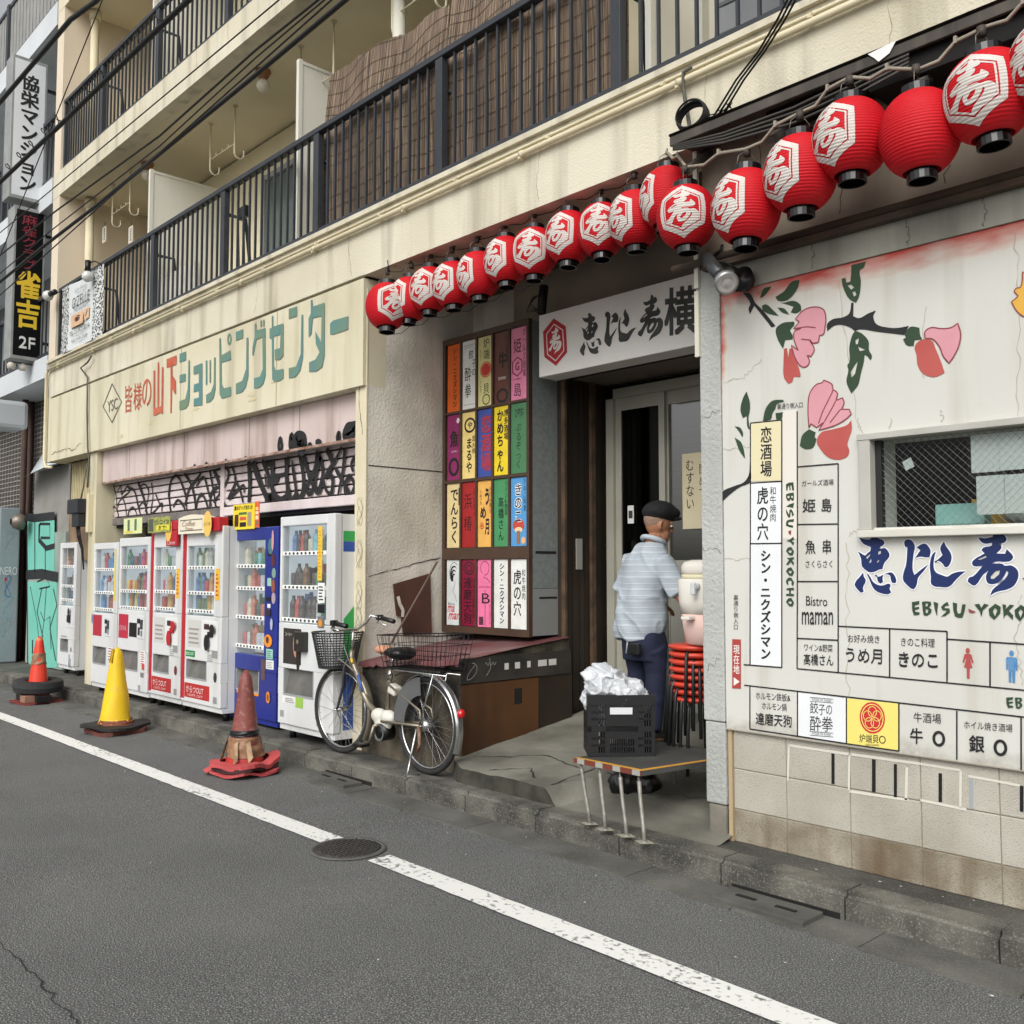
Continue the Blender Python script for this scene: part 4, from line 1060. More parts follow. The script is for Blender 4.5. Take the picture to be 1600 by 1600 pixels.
while WX0 + k * sp < WX1:
    for sgn in (1, -1):
        xa = WX0 + .04 + k * sp; z0, z1 = (WZ0, WZ0 + hh); xb = xa + hh
        if sgn < 0: z0, z1 = z1, z0
        pa, pb = Vector((xa, YW + .0285, z0)), Vector((xb, YW + .0285, z1))
        lo, hi = WX0 + .04, WX1 - .011
        if pb.x <= lo or pa.x >= hi: continue
        if pa.x < lo: pa = pa.lerp(pb, (lo - pa.x) / (pb.x - pa.x))
        if pb.x > hi: pb = pa.lerp(pb, (hi - pa.x) / (pb.x - pa.x))
        mb.tube([pa, pb], .0007, wire, 3, smooth=False, caps=False)
    k += 1
mb.build('wire_mesh', win)
mb = MB()
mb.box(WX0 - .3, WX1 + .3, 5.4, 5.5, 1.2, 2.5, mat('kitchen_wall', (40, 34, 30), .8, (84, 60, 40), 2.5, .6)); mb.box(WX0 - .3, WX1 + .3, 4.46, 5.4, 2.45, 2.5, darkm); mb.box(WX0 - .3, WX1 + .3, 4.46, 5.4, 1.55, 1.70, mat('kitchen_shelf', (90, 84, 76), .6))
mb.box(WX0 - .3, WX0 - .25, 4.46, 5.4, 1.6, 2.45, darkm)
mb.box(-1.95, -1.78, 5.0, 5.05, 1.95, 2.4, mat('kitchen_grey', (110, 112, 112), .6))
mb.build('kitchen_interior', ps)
def wpt(x, y, Y): return P(1120 + x / 3.3333, 350 + y / 3.3333, Y)
pap = mat('notice_white', (206, 212, 210), .7, (190, 198, 198), 4, .4)
for i, (x0, y0, x1, y1) in enumerate(((1328, 1088, 1468, 1298), (1473, 1072, 1640, 1285), (1357, 1305, 1498, 1515), (1502, 1296, 1650, 1508))):
    a = wpt(x0, y1, YW + .042); c_ = wpt(x1, y0, YW + .042)
    m = MB(); m.box(a.x, c_.x, YW + .040, YW + .042, a.z, c_.z, pap)
    o = m.build('paper_sheet', origin=((a.x + c_.x) / 2, YW + .042, a.z), label=['upper left plain white paper taped inside the wired window', 'upper right plain white paper taped inside the wired window', 'lower left plain white paper taped inside the wired window', 'lower right plain white paper taped inside the wired window'][i], cat='paper', group='white papers taped inside the serving window')
m = MB(); a = wpt(965, 1275, YW + .05); m.poly([wpt(965, 1240, YW + .042), wpt(985, 1285, YW + .042), wpt(1030, 1262, YW + .042), wpt(1010, 1215, YW + .042)], pap)
m.build('paper_slip', origin=tuple(a), label='small tilted paper slip stuck inside the dark part of the serving window', cat='paper')
# goods on the window ledge
m = MB(); m.obox((-1.60, 4.62, 1.762), (.34, .12, .12), mat('box_yellow', (226, 176, 44), .5), Matrix.Rotation(.12, 4, 'Z'), .004)
m.obox((-1.585, 4.553, 1.785), (.16, .004, .05), mat('box_orange', (214, 104, 40), .5), Matrix.Rotation(.12, 4, 'Z'))
m.build('carton', origin=(-1.6, 4.62, 1.70), label='yellow and orange carton lying on the ledge inside the serving window', cat='carton')
m = MB(); m.obox((-1.79, 4.52, 1.751), (.22, .10, .10), mat('tissue_teal', (150, 206, 200), .6, (180, 220, 216), 9, .5), None, .01)
m.build('tissue_pack', origin=(-1.79, 4.52, 1.70), label='pale turquoise pack in front of the yellow carton inside the serving window', cat='pack')
m = MB(); m.sphere((-1.52, 4.52, 1.738), .06, mat('clear_bag', (190, 194, 190), .4), 12, (1.6, .8, .65)); m.build('plastic_pouch', origin=(-1.52, 4.52, 1.70), label='crumpled clear plastic pouch beside the turquoise pack in the window', cat='pouch')

# eave over the lanterns: board, soffit, brackets, old planks
ev = thing('wooden_eave', 'dark weathered timber eave with brackets above the large red lanterns', 'eave', (-2, 4.2, 3.75))
ew = mat('eave_wood', (84, 79, 72), .9, (44, 41, 38), 3, .7, streak=(126, 118, 106), sscale=9, samt=.4)
MB().box(-3.03, 3.0, 3.98, 4.0, 3.725, 3.775, ew, .004).add([(-3.03, 3.975, 3.776), (3, 3.975, 3.776), (3, 4.198, 3.80), (-3.03, 4.198, 3.80), (-3.03, 3.975, 3.788), (3, 3.975, 3.788), (3, 4.198, 3.812), (-3.03, 4.198, 3.812)], [(0, 3, 2, 1), (4, 5, 6, 7), (0, 4, 7, 3), (1, 2, 6, 5)], ew).build('fascia_board', ev)
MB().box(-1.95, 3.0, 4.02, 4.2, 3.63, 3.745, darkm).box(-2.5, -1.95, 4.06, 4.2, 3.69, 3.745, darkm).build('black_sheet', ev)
MB().quad((-3.02, 4.0, 3.75), (3.0, 4.0, 3.75), (3.0, 4.22, 3.75), (-3.02, 4.22, 3.75), ew).build('soffit', ev)
for xc in (-2.95, -2.45, -1.72, -1.0, -.3):
    m = MB(); m.obox((xc, 4.12, 3.66), (.045, .035, .26), ew, Matrix.Rotation(math.radians(-52), 4, 'X')); m.build('bracket', ev)
m = MB(); m.obox((-2.35, 4.20, 3.56), (.62, .02, .05), ew, Matrix.Rotation(math.radians(-14), 4, 'Y')); m.build('old_plank', ev)
m = MB(); m.poly([(-1.93, 3.973, 3.78), (-1.80, 3.972, 3.79), (-1.83, 3.971, 3.745), (-1.88, 3.97, 3.725), (-1.90, 3.973, 3.75)], plain((226, 226, 224))); m.build('tape_scrap', ev)
m = MB(); m.box(-2.95, 3.0, 4.14, 4.21, 3.075, 3.105, mat('pipe_brown', (58, 48, 40), .8, (92, 76, 58), 5, .6)); m.tube([(-3.15, 4.16, 3.13), (3.0, 4.16, 3.12)], .022, mat('pipe_brown', (58, 48, 40)), 8); m.build('gutter_pipe', ev)
# ================================================================== RED LANTERNS
lred = bpy.data.materials.new('lantern_paper'); lred.use_nodes = True
def ribmat(m, col, col2):
    n = m.node_tree.nodes; l = m.node_tree.links; b = n['Principled BSDF']
    b.inputs['Roughness'].default_value = .62; b.inputs['Specular IOR Level'].default_value = .25
    tc = n.new('ShaderNodeTexCoord'); q = n.new('ShaderNodeTexNoise'); q.inputs['Scale'].default_value = 9; l.new(tc.outputs['Object'], q.inputs['Vector'])
    mx = n.new('ShaderNodeMix'); mx.data_type = 'RGBA'; mx.inputs['A'].default_value = srgb(col) + [1]; mx.inputs['B'].default_value = srgb(col2) + [1]; l.new(q.outputs['Fac'], mx.inputs['Factor']); l.new(mx.outputs['Result'], b.inputs['Base Color'])
    mp = n.new('ShaderNodeMapping'); mp.inputs['Scale'].default_value = (30, 30, 60); l.new(tc.outputs['Object'], mp.inputs[0])
    q2 = n.new('ShaderNodeTexNoise'); q2.inputs['Scale'].default_value = 1.5; l.new(mp.outputs[0], q2.inputs['Vector'])
    bp = n.new('ShaderNodeBump'); bp.inputs['Strength'].default_value = .35; bp.inputs['Distance'].default_value = .004; l.new(q2.outputs['Fac'], bp.inputs['Height']); l.new(bp.outputs[0], b.inputs['Normal'])
ribmat(lred, (196, 20, 32), (176, 13, 25))
lwht = bpy.data.materials.new('lantern_white'); lwht.use_nodes = True; ribmat(lwht, (214, 208, 202), (186, 178, 170))
capm = mat('lantern_cap', (12, 12, 13), .25, spec=.6)
LR, LHH, LT, NRIB = .16, .178, .160, 25
def lr(z, ribs=True):
    r = LR * math.sqrt(max(0.0, 1 - (z / LHH) ** 2)) ** .92
    if ribs: r += .0022 * (abs(math.sin(math.pi * (z + LT) / (2 * LT) * NRIB)) - .5)
    return r
mb = MB()
NZ = NRIB * 6
mb.lathe([(lr(-LT + 2 * LT * i / NZ), -LT + 2 * LT * i / NZ) for i in range(NZ + 1)], (0, 0, 0), lred, 56)
body_mb = mb
def hexa(s, sx_=.84): return [(sx_ * s * x, s * y) for x, y in ((0, 1), (1, .56), (1, -.56), (0, -1), (-1, -.56), (-1, .56))]
def emblem_polys():
    su = [((x - 1312) / 240 * .60, -(y - 348) / 308 * .76 + .02) for x, y in SU]
    sh = [[((x - 1312) / 240 * .60, -(y - 348) / 308 * .76 + .02) for x, y in h] for h in SUH]
    return [(hexa(1.0), [hexa(.80)]), (hexa(.755), [hexa(.70)]), (su, sh)]
def emblem_mesh():
    bm = bmesh.new()
    for outer, holes in emblem_polys():
        loops = [[Vector((x, y, 0)) for x, y in outer]] + [[Vector((x, y, 0)) for x, y in h] for h in holes]
        flat = [bm.verts.new(p) for lp in loops for p in lp]
        for t in tessellate_polygon(loops):
            a, b_, c_ = (flat[i] for i in t)
            if (b_.co - a.co).cross(c_.co - a.co).z < 0: b_, c_ = c_, b_
            try: bm.faces.new((a, b_, c_))
            except ValueError: pass
    for it in range(6):
        es = [e for e in bm.edges if e.calc_length() > .055]
        if not es: break
        bmesh.ops.subdivide_edges(bm, edges=es, cuts=1)
        bmesh.ops.triangulate(bm, faces=bm.faces[:])
    bm.verts.index_update()
    vs = [(v.co.x, v.co.y) for v in bm.verts]; fs = [tuple(v.index for v in f.verts) for f in bm.faces]
    bm.free(); return vs, fs
EV, EF = emblem_mesh()
emb = MB()
pts = []
for u, v in EV:
    z = v * .143; th = u * .98; r = lr(z) + .0016
    pts.append((r * math.cos(th), r * math.sin(th), z))
emb.add(pts, EF, lwht)
caps = []
for sgn in (1, -1):
    z0 = sgn * (LT - .004); cap = MB(); caps.append(cap)
    cap.lathe([(.066, z0), (.0665, z0 + sgn * .036), (.060, z0 + sgn * .036), (.056, z0 + sgn * .01)] if sgn > 0 else [(.060, z0), (.0605, z0 - .042), (.052, z0 - .042), (.05, z0 - .008), (0, z0 - .008)], (0, 0, 0), capm, 20, False)
hook = MB()
hook.tube([(-.06, 0, LT + .03), (-.05, 0, LT + .075), (-.018, 0, LT + .10)], .0022, mat('hook_wire', (120, 116, 108), .5, metal=.6), 5); hook.tube([(.06, 0, LT + .03), (.05, 0, LT + .075), (.018, 0, LT + .10)], .0022, MATS['hook_wire'], 5)
hook.cyl((0, 0, LT + .085), (0, 0, LT + .125), .017, mat('socket_brown', (58, 50, 44), .7, (84, 74, 64), 20, .5), 10)
LANT = [(605,479,21,4.12,.325),(640,468,-59,4.25,.31),(672,453,-37,4.28,.302),(708,445,-47,4.28,.302),(748,430,-62,4.28,.305),(791,408,-47,4.28,.300),(835,395,-18,4.28,.298),(889,372,-35,4.28,.30),(940,360,-12,4.28,.30),(993,343,-55,4.25,.315),(1042,310,-76,4.2,.31),(1073,340,-10,3.98,.31),(1166,324,-49,3.90,.332),(1251,272,-50,3.88,.332),(1330,218,-41,3.88,.326),(1437,209,170,3.88,.318),(1545,152,-25,3.88,.334),(1650,100,-40,3.88,.33)]
LLAB = ['leftmost red lantern hanging in the corner beside the cream pillar', 'red lantern second in the row after the corner one, white crest half turned away', 'third red lantern of the row counted from the cream pillar', 'fourth red lantern of the row counted from the cream pillar', 'fifth red lantern of the row counted from the cream pillar, crest turned far aside',
 'sixth red lantern from the cream pillar, above the coloured sign grid', 'seventh red lantern from the cream pillar, above the left end of the white sign box', 'eighth red lantern from the cream pillar, over the white sign box', 'ninth red lantern from the cream pillar, crest facing the street', 'tenth red lantern from the cream pillar, in front of the tucked-away higher one',
 'red lantern hanging higher and half hidden behind its two neighbours above the entrance pillar', 'red lantern with its white crest facing the street, directly above the entrance pillar', 'red lantern just right of the entrance pillar, hanging lowest over the spotlight', 'red lantern second right of the spotlight, over the painted wall', 'large red lantern left of the plain one without a crest', 'plain red lantern showing no crest at all', 'large red lantern right of the plain one, crest clear to see', 'red lantern cut off by the right edge of the photo']
proto = None
for i, (cx, cy, off, Y, D) in enumerate(LANT):
    p = P(cx, cy, Y); s = D / (2 * LR)
    tc_ = Vector((-p.x, -p.y, 0)).normalized(); v_ = -tc_; rp = Vector((v_.y, -v_.x, 0)); o = math.radians(off)
    d = tc_ * math.cos(o) + rp * math.sin(o); rz = math.atan2(d.y, d.x)
    if proto is None:
        proto = thing('paper_lantern', LLAB[i], 'lantern', (0, 0, 0), 'red paper lanterns strung along the front')
        body_mb.build('lantern_body', proto); emb.build('crest', proto); [q.build('cap', proto) for q in caps]; hook.build('hanger', proto)
        ln = proto
    else:
        ln = copy_tree(proto)
    ln.location = p; ln.rotation_euler = (rnd.uniform(-.06, .06), rnd.uniform(-.06, .06), rz); ln.scale = (s * rnd.uniform(.97, 1.02), s * rnd.uniform(.97, 1.02), s * rnd.uniform(.97, 1.03)); ln['label'] = LLAB[i]
# lamp conduit with sockets from which the right-hand lanterns hang, and the thin cord of the left ones
mb = MB(); cm = mat('lamp_conduit', (150, 142, 126), .6, (120, 112, 98), 9, .5)
pts = []
for i in range(10, 18):
    cx, cy, off, Y, D = LANT[i]; p = P(cx, cy, Y); s = D / (2 * LR)
    pts.append(p + Vector((0, 0, (LT + .115) * s)))
full = []
for a, b_ in zip(pts[:-1], pts[1:]):
    full += [a, a.lerp(b_, .3) + Vector((0, .01, -.012)), a.lerp(b_, .55) + Vector((0, .01, .025))]
full.append(pts[-1])
mb.tube(full, .0085, cm, 8)
for a, b_ in zip(pts[:-1], pts[1:]):
    q = a.lerp(b_, .55); mb.box(q.x - .006, q.x + .006, q.y, q.y + .02, q.z + .015, q.z + .045, cm)
mb.build('lantern_conduit', origin=tuple(pts[0]), label='grey bent conduit with lamp sockets carrying the large lanterns on the right', cat='conduit')
mb = MB(); bw = mat('black_wire', (10, 10, 10), .6)
pts = [P(c[0], c[1], c[3]) + Vector((0, .0, (LT + .10) * c[4] / (2 * LR))) for c in LANT[:10]]
full = []
for a, b_ in zip(pts[:-1], pts[1:]): full += [a, a.lerp(b_, .5) + Vector((0, .02, -.018))]
full.append(pts[-1]); mb.tube(full, .003, bw, 5)
for p in pts:
    mb.tube([p, p + Vector((.01, .0, .03)), Vector((p.x, p.y, 3.794))], .004, bw, 5)
    mb.tube([p + Vector((-.02, 0, .02)), p + Vector((0, .02, .045)), p + Vector((.025, .0, .03)), p + Vector((.01, 0, .0))], .003, bw, 5)
pts = [P(c[0], c[1], c[3]) + Vector((0, .0, -(LT + .05) * c[4] / (2 * LR))) for c in LANT[:7]]
full = []
for a, b_ in zip(pts[:-1], pts[1:]): full += [a, a.lerp(b_, .5) + Vector((0, .03, -.015))]
mb.tube(full + [pts[-1]], .0025, bw, 5)
mb.build('festoon_wire', origin=tuple(pts[0]), label='thin black looping cord tying the row of lanterns under the beam', cat='cord')

# ================================================================== SIGN CABINET WITH TWENTY NAME PANELS
SX0, SX1, SY = -6.16, -5.135, 5.0
sc = thing('signboard_cabinet', 'tall brown framed cabinet of twenty coloured bar name panels', 'signboard', ((SX0 + SX1) / 2, SY, 1.0), None)
fw = mat('cabinet_frame', (74, 54, 40), .5, (54, 38, 28), 5, .6)
gran = mat('cabinet_granite', (124, 130, 128), .6, (98, 104, 103), 30, .6, speck=(130, 132, 130), spscale=220, spamt=.5)
zt = lambda y: P(699, y, SY).z
ROWS = [(zt(541), zt(645)), (zt(650), zt(751)), (zt(757), zt(856)), (zt(875), zt(976))]
mb = MB()
mb.box(SX0 + .02, SX1 - .001, SY + .03, SY + .30, 1.36, ROWS[0][0] + .04, gran); mb.box(SX0 + .02, SX1 - .0, SY + .03, SY + .30, 1.005, 1.357, mat('cabinet_side_grey', (128, 130, 128), .6))
mb.box(SX1 - .0, SX1 + .0015, SY + .10, SY + .29, 1.28, 1.295, darkm); mb.box(SX1, SX1 + .0015, SY + .06, SY + .28, 1.62, 1.64, darkm)
mb.build('case', sc)
mb = MB()
PW = (SX1 - SX0 - .06) / 5
ztop, zbot = ROWS[0][0] + .05, ROWS[3][1] - .055
mb.box(SX0, SX0 + .032, SY - .012, SY + .03, zbot, ztop, fw, .003); mb.box(SX1 - .024, SX1 + .001, SY - .012, SY + .03, zbot, ztop, fw, .003)
mb.box(SX0 + .032, SX1 - .024, SY - .0115, SY + .029, ROWS[0][0] + .004, ztop, fw); mb.box(SX0 + .032, SX1 - .024, SY - .0115, SY + .029, zbot, ROWS[3][1] - .004, fw)
for a, c in zip(ROWS[:-1], ROWS[1:]): mb.box(SX0 + .032, SX1 - .024, SY - .010, SY + .028, c[0] + .003, a[1] - .003, fw, .002)
xs_ = [SX0 + .036 + i * (SX1 - SX0 - .064) / 5 for i in range(6)]
for x in xs_[1:-1]: mb.box(x - .010, x + .010, SY - .0095, SY + .027, zbot + .01, ztop - .01, fw)
mb.build('frame', sc)
K = (26, 24, 24)
PANELS = [
 [((206, 92, 30), [('v', 'シン・ニクズシマン', .38, .72, .06, .95, K, .02)]),
  ((222, 222, 216), [('v', '餃', .45, .8, .72, .86, K, 0), ('v', '子の', .68, .97, .46, .72, K, 0), ('v', '酔', .15, .65, .40, .62, K, .0), ('v', '拳', .15, .65, .16, .38, K, .0), ('bar', .1, .9, .93, .935, K), ('bar', .1, .7, .90, .904, K), ('bar', .1, .9, .06, .064, K)]),
  ((214, 206, 142), [('v', '炉端', .36, .82, .66, .98, K, -.01), ('disc', .55, .52, .40, .115, (186, 44, 36)), ('ring', .55, .52, .33, .095, (226, 214, 150), .02), ('v', '貝', .36, .8, .17, .33, K, -.01), ('ring', .58, .09, .24, .07, K, .05), ('v', 'ROBATA', .16, .28, .66, .82, K, -.01), ('v', 'KAIMARU', .16, .28, .2, .38, K, -.01)]),
  ((98, 50, 40), [('v', '牛', .3, .85, .48, .72, K, .03), ('ring', .55, .10, .34, .085, K, .13), ('h', 'GYUMARU', .28, .8, .325, .365, (226, 220, 210), .02), ('v', '牛酒場', .78, .97, .55, .95, (44, 22, 18), 0)]),
  ((226, 130, 164), [('v', '姫', .15, .7, .64, .86, (52, 28, 40), -.01), ('v', '島', .15, .7, .04, .24, (52, 28, 40), -.01), ('hex', .42, .46, .36, .13, (110, 24, 50), .06), ('h', 'G', .3, .54, .41, .52, (110, 24, 50), .02), ('v', 'ガールズ酒場', .78, .98, .30, .98, (90, 40, 60), -.01), ('h', 'HIMEJIMA', .15, .7, .27, .30, (150, 50, 90), 0)])],
 [((134, 42, 92), [('v', '魚', .2, .85, .50, .76, K, .03), ('ring', .5, .20, .32, .12, K, .15), ('h', 'UOMARU', .3, .75, .42, .45, (210, 170, 190), 0), ('v', 'さくらさく', .78, .95, .56, .88, (70, 20, 46), 0), ('disc', .82, .90, .12, .04, (214, 190, 206))]),
  ((232, 206, 130), [('ring', .55, .80, .36, .10, K, .10), ('v', 'や', .38, .74, .74, .86, K, .02), ('v', 'まるや', .28, .72, .08, .62, K, .02), ('v', '直火焼', .7, .95, .36, .64, K, -.01)]),
  ((58, 78, 152), [('v', '恋酒場', .2, .95, .08, .92, (160, 52, 70), .03), ('v', '恋酒場', .2, .95, .08, .92, (160, 52, 70), .03)]),
  ((236, 208, 40), [('v', 'かめちゃん', .18, .65, .04, .96, K, .03), ('v', '博多酒場', .66, .95, .50, .95, K, .01)]),
  ((70, 124, 82), [('v', '串あげ', .2, .9, .80, .92, (26, 44, 30), 0), ('v', 'ぶるぞっく', .3, .7, .06, .72, (26, 44, 30), .0)])],
 [((216, 196, 144), [('v', 'でんらく', .25, .85, .06, .94, K, .02), ('bar', .86, .97, .66, .93, K)]),
  ((158, 34, 36), [('v', '浜', .12, .72, .58, .84, (44, 18, 18), 0), ('v', '椿', .12, .72, .24, .50, (44, 18, 18), 0), ('v', 'もつなべ', .8, .95, .45, .9, (90, 20, 24), 0)]),
  ((226, 172, 88), [('v', 'う', .45, .85, .62, .9, K, .04), ('v', 'め', .15, .6, .42, .62, K, .03), ('v', '月', .5, .85, .18, .44, K, .03), ('v', 'お好み焼き', .8, .96, .5, .92, (90, 50, 20), 0), ('v', 'うめづき', .12, .3, .64, .86, (90, 50, 20), 0), ('disc', .28, .32, .14, .05, (176, 60, 30)), ('ring', .28, .32, .09, .032, (226, 172, 88), .03)]),
  ((70, 142, 92), [('v', '高橋さん', .28, .66, .08, .74, (22, 40, 28), .01), ('v', 'ワイン&野菜', .72, .92, .46, .97, (22, 40, 28), 0)]),
  ((84, 152, 206), [('v', 'きのこ', .22, .74, .34, .92, (240, 240, 236), .07), ('v', 'きのこ', .22, .74, .34, .92, K, .02), ('disc', .5, .30, .38, .09, (186, 70, 56)), ('disc', .5, .235, .26, .04, (220, 196, 160)), ('bar', .38, .6, .03, .22, (140, 104, 80)), ('v', 'きのこ料理', .82, .98, .5, .98, (30, 60, 90), 0), ('disc', .82, .08, .14, .05, (226, 170, 120))])],
 [((206, 210, 208), [('curl',), ('h', 'Bistro', .12, .62, .30, .345, (90, 90, 90), -.01), ('h', 'ma', .1, .6, .20, .29, (196, 36, 48), .02), ('h', 'man', .18, .98, .09, .18, (196, 36, 48), .02)]),
  ((124, 22, 52), [('v', '達磨天狗', .12, .72, .03, .74, (38, 12, 20), .01), ('ring', .5, .87, .36, .09, (60, 12, 26), .06), ('ring', .5, .87, .2, .05, (60, 12, 26), .05), ('v', 'ホルモン鉄板&鍋', .76, .95, .12, .72, (64, 14, 30), 0)]),
  ((228, 118, 158), [('loop',), ('h', 'JOKUSHU', .08, .95, .575, .605, (130, 40, 80), -.01), ('h', 'B', .3, .85, .35, .5, K, .0), ('bar', .51, .535, .01, .55, K), ('bar', .1, .4, .03, .15, (90, 40, 60)), ('v', 'さくらさくら', .78, .92, .05, .34, (150, 50, 90), 0)]),
  ((218, 220, 214), [('v', 'シン・ニクズシマン', .36, .70, .06, .95, K, .02)]),
  ((222, 224, 218), [('v', '虎の穴', .15, .68, .18, .86, K, .01), ('v', '和牛焼肉', .7, .95, .42, .86, K, 0)])]]
for r_, row in enumerate(PANELS):
    z1, z0 = ROWS[r_][0], ROWS[r_][1]
    for c_, (colr, items) in enumerate(row):
        xa, xb = xs_[c_] + .012, xs_[c_ + 1] - .012
        W_, H_ = xb - xa, z0 - z1 if z0 > z1 else z1 - z0
        zb = min(z0, z1)
        m = MB(); bgm = mat('panel_%d_%d' % (r_, c_), colr, .35, tuple(int(v * .88) for v in colr), 9, .5)
        m.box(xa, xb, SY + .004, SY + .012, zb, zb + H_, bgm)
        Yp = SY + .0028
        for k, it in enumerate(items):
            Yk = Yp - k * .0002; U = lambda u: xa + u * W_; V = lambda v: zb + v * H_
            if it[0] in 'vh':
                kind_, s_, u0, u1, v0, v1, col_, bo = it
                if it[0] == 'v': vtext(m, s_, U(u0), U(u1), V(v0), V(v1), Yk, plain(col_), bo)
                else: text(m, s_, fr(U(u0), U(u1), V(v0), V(v1), Yk), plain(col_), bo, lean=.1 if s_ in ('ma', 'man') else 0)
            elif it[0] == 'bar': m.rect(U(it[1]), U(it[2]), V(it[3]), V(it[4]), Yk, plain(it[5]))
            elif it[0] == 'disc': m.poly([(U(it[1] + it[3] * math.cos(a)), Yk, V(it[2] + it[4] * math.sin(a))) for a in [i * math.pi / 12 for i in range(24)]], plain(it[5]))
            elif it[0] == 'ring': m.ribbon([(U(it[1] + it[3] * math.cos(a)), Yk, V(it[2] + it[4] * math.sin(a))) for a in [i * math.pi / 12 for i in range(24)]], max(.003, it[6] * W_), plain(it[5]), (0, -1, 0), True)
            elif it[0] == 'hex': m.ribbon([(U(it[1] + it[3] * x), Yk, V(it[2] + it[4] * y)) for x, y in hexa(1.0, .86)], it[6] * W_, plain(it[5]), (0, -1, 0), True)
            elif it[0] == 'curl':
                for q in range(4): m.ribbon([(U(.55 + (.34 - q * .08) * math.cos(t)), Yk - q * .0002, V(.80 - q * .025 + (.16 - q * .035) * math.sin(t))) for t in [i * .2 for i in range(4, 22)]], [.004 + .012 * math.sin(i / 17 * math.pi) * (q != 0) for i in range(18)], plain(K), (0, -1, 0))
                m.ribbon([(U(.62), Yk, V(.68)), (U(.6), Yk, V(.6)), (U(.45), Yk, V(.52)), (U(.62), Yk, V(.45)), (U(.75), Yk, V(.36))], .003, plain(K), (0, -1, 0))
            elif it[0] == 'loop': m.ribbon([(U(.5 + .3 * math.sin(t)), Yk, V(.86 + .11 * math.cos(t * .9))) for t in [i * .25 for i in range(-10, 12)]] + [(U(.55), Yk, V(.78)), (U(.4), Yk, V(.72)), (U(.6), Yk, V(.73)), (U(.85), Yk, V(.66))], .0045, plain(K), (0, -1, 0))
        m.build('name_panel', sc)

# ================================================================== WHITE SIGN BOX OVER THE DOOR
bx0, bx1, by, bz0, bz1 = -5.035, -2.90, 5.0, 2.93, 3.40
sb = thing('sign_box', 'long white sign box with red crest and black brush lettering above the door', 'sign', ((bx0 + bx1) / 2, by, bz0))
sw = mat('sign_white', (228, 226, 220), .35, (212, 208, 200), 2, .5, spec=.5)
mb = MB(); mb.box(bx0, bx1, by, by + .19, bz0, bz1, sw, .006); mb.build('box', sb)
mb = MB()
def sp(pts, Y=by - .002): return [P(830 + x / 5, 400 + y / 5, Y) for x, y in pts]
hxr = [(175, 487), (270, 550), (281, 752), (193, 858), (103, 790), (92, 592)]
cr = mat('sign_crest_red', (172, 28, 44), .5)
mb.poly(sp(hxr), cr)
hx2 = [(178, 533), (246, 578), (255, 738), (190, 818), (127, 768), (119, 612)]
mb.ribbon(sp(hx2, by - .0024), .009, sw, (0, -1, 0), True)
def su_in(x0, y0, x1, y1, sh=0):
    f = lambda q: [(x0 + (x1 - x0) * (x - 1078) / 470, y0 + (y1 - y0) * (y - 40) / 615 + sh * (x - 1078) / 470) for x, y in q]
    return f
f = su_in(136, 572, 236, 780, -30); mb.poly(sp(f(SU), by - .0026), sw, [sp(f(q), by - .0026) for q in SUH])
bk = mat('sign_ink', (40, 42, 40), .5, (84, 88, 84), 6, .6)
def place(src, x0, y0, x1, y1, sh, bb):
    return [(x0 + (x1 - x0) * (x - bb[0]) / (bb[2] - bb[0]), y0 + (y1 - y0) * (y - bb[1]) / (bb[3] - bb[1]) + sh * (x - bb[0]) / (bb[2] - bb[0])) for x, y in src]
for p, h in zip(*KEI):
    g = lambda q: sp(place(q, 380, 462, 548, 792, -38, (32, 78, 418, 640))); mb.poly(g(p), bk, [g(q) for q in h])
for p in HI: mb.poly(sp(place(p, 572, 440, 822, 720, -62, (480, 135, 1060, 598))), bk)
g = lambda q: sp(place(q, 832, 325, 1030, 690, -50, (1078, 40, 1548, 655)))
mb.poly(g(SU), bk, [g(q) for q in SUH])
text(mb, '横', sp([(1045, 620), (1290, 590), (1290, 232), (1045, 262)]), bk, .03)
mb.build('lettering', sb)
m = MB(); m.tube([(-5.0, 5.02, 3.62), (-5.0, 4.99, 3.41)], .035, bw, 8); 
for k in range(4): m.tube([(-5.02 - .02 * k, 4.98, 3.55), (-5.1 - .012 * k, 4.97, 3.5 - .02 * k), (-5.02, 4.98, 3.43)], .004, bw, 5)
m.build('cable_bundle', origin=(-5.0, 5, 3.41), label='bundle of black cables hanging above the left end of the white sign box', cat='cables')

# ================================================================== COUNTER BELOW THE CABINET
ct = thing('concrete_counter', 'grimy concrete counter with torn red sheet top and brown plywood side', 'counter', (-5.6, 4.7, .12))
grime = mat('grimy_concrete', (104, 96, 80), .95, (34, 30, 25), 3.4, 1.0, bump=.9, bscale=40, streak=(28, 25, 22), sscale=6, samt=.8, bdist=.01)
mb = MB()
f0 = 4.215
mb.add([(-6.16, f0, .12), (-5.0, f0, .12), (-5.0, 5.28, .12), (-6.16, 5.28, .12), (-6.16, f0, .79), (-5.0, f0, .875), (-5.0, 5.28, .985), (-6.16, 5.28, .94)], [(0, 1, 5, 4), (1, 2, 6, 5), (2, 3, 7, 6), (3, 0, 4, 7), (4, 5, 6, 7)], grime)
mb.build('base', ct)
mb = MB(); rs = mat('red_sheet', (92, 38, 42), .6, (118, 92, 90), 2.5, .8, bump=.2, bscale=30, streak=(152, 128, 124), sscale=3, samt=.4)
N = 30; vs = []; fs = []
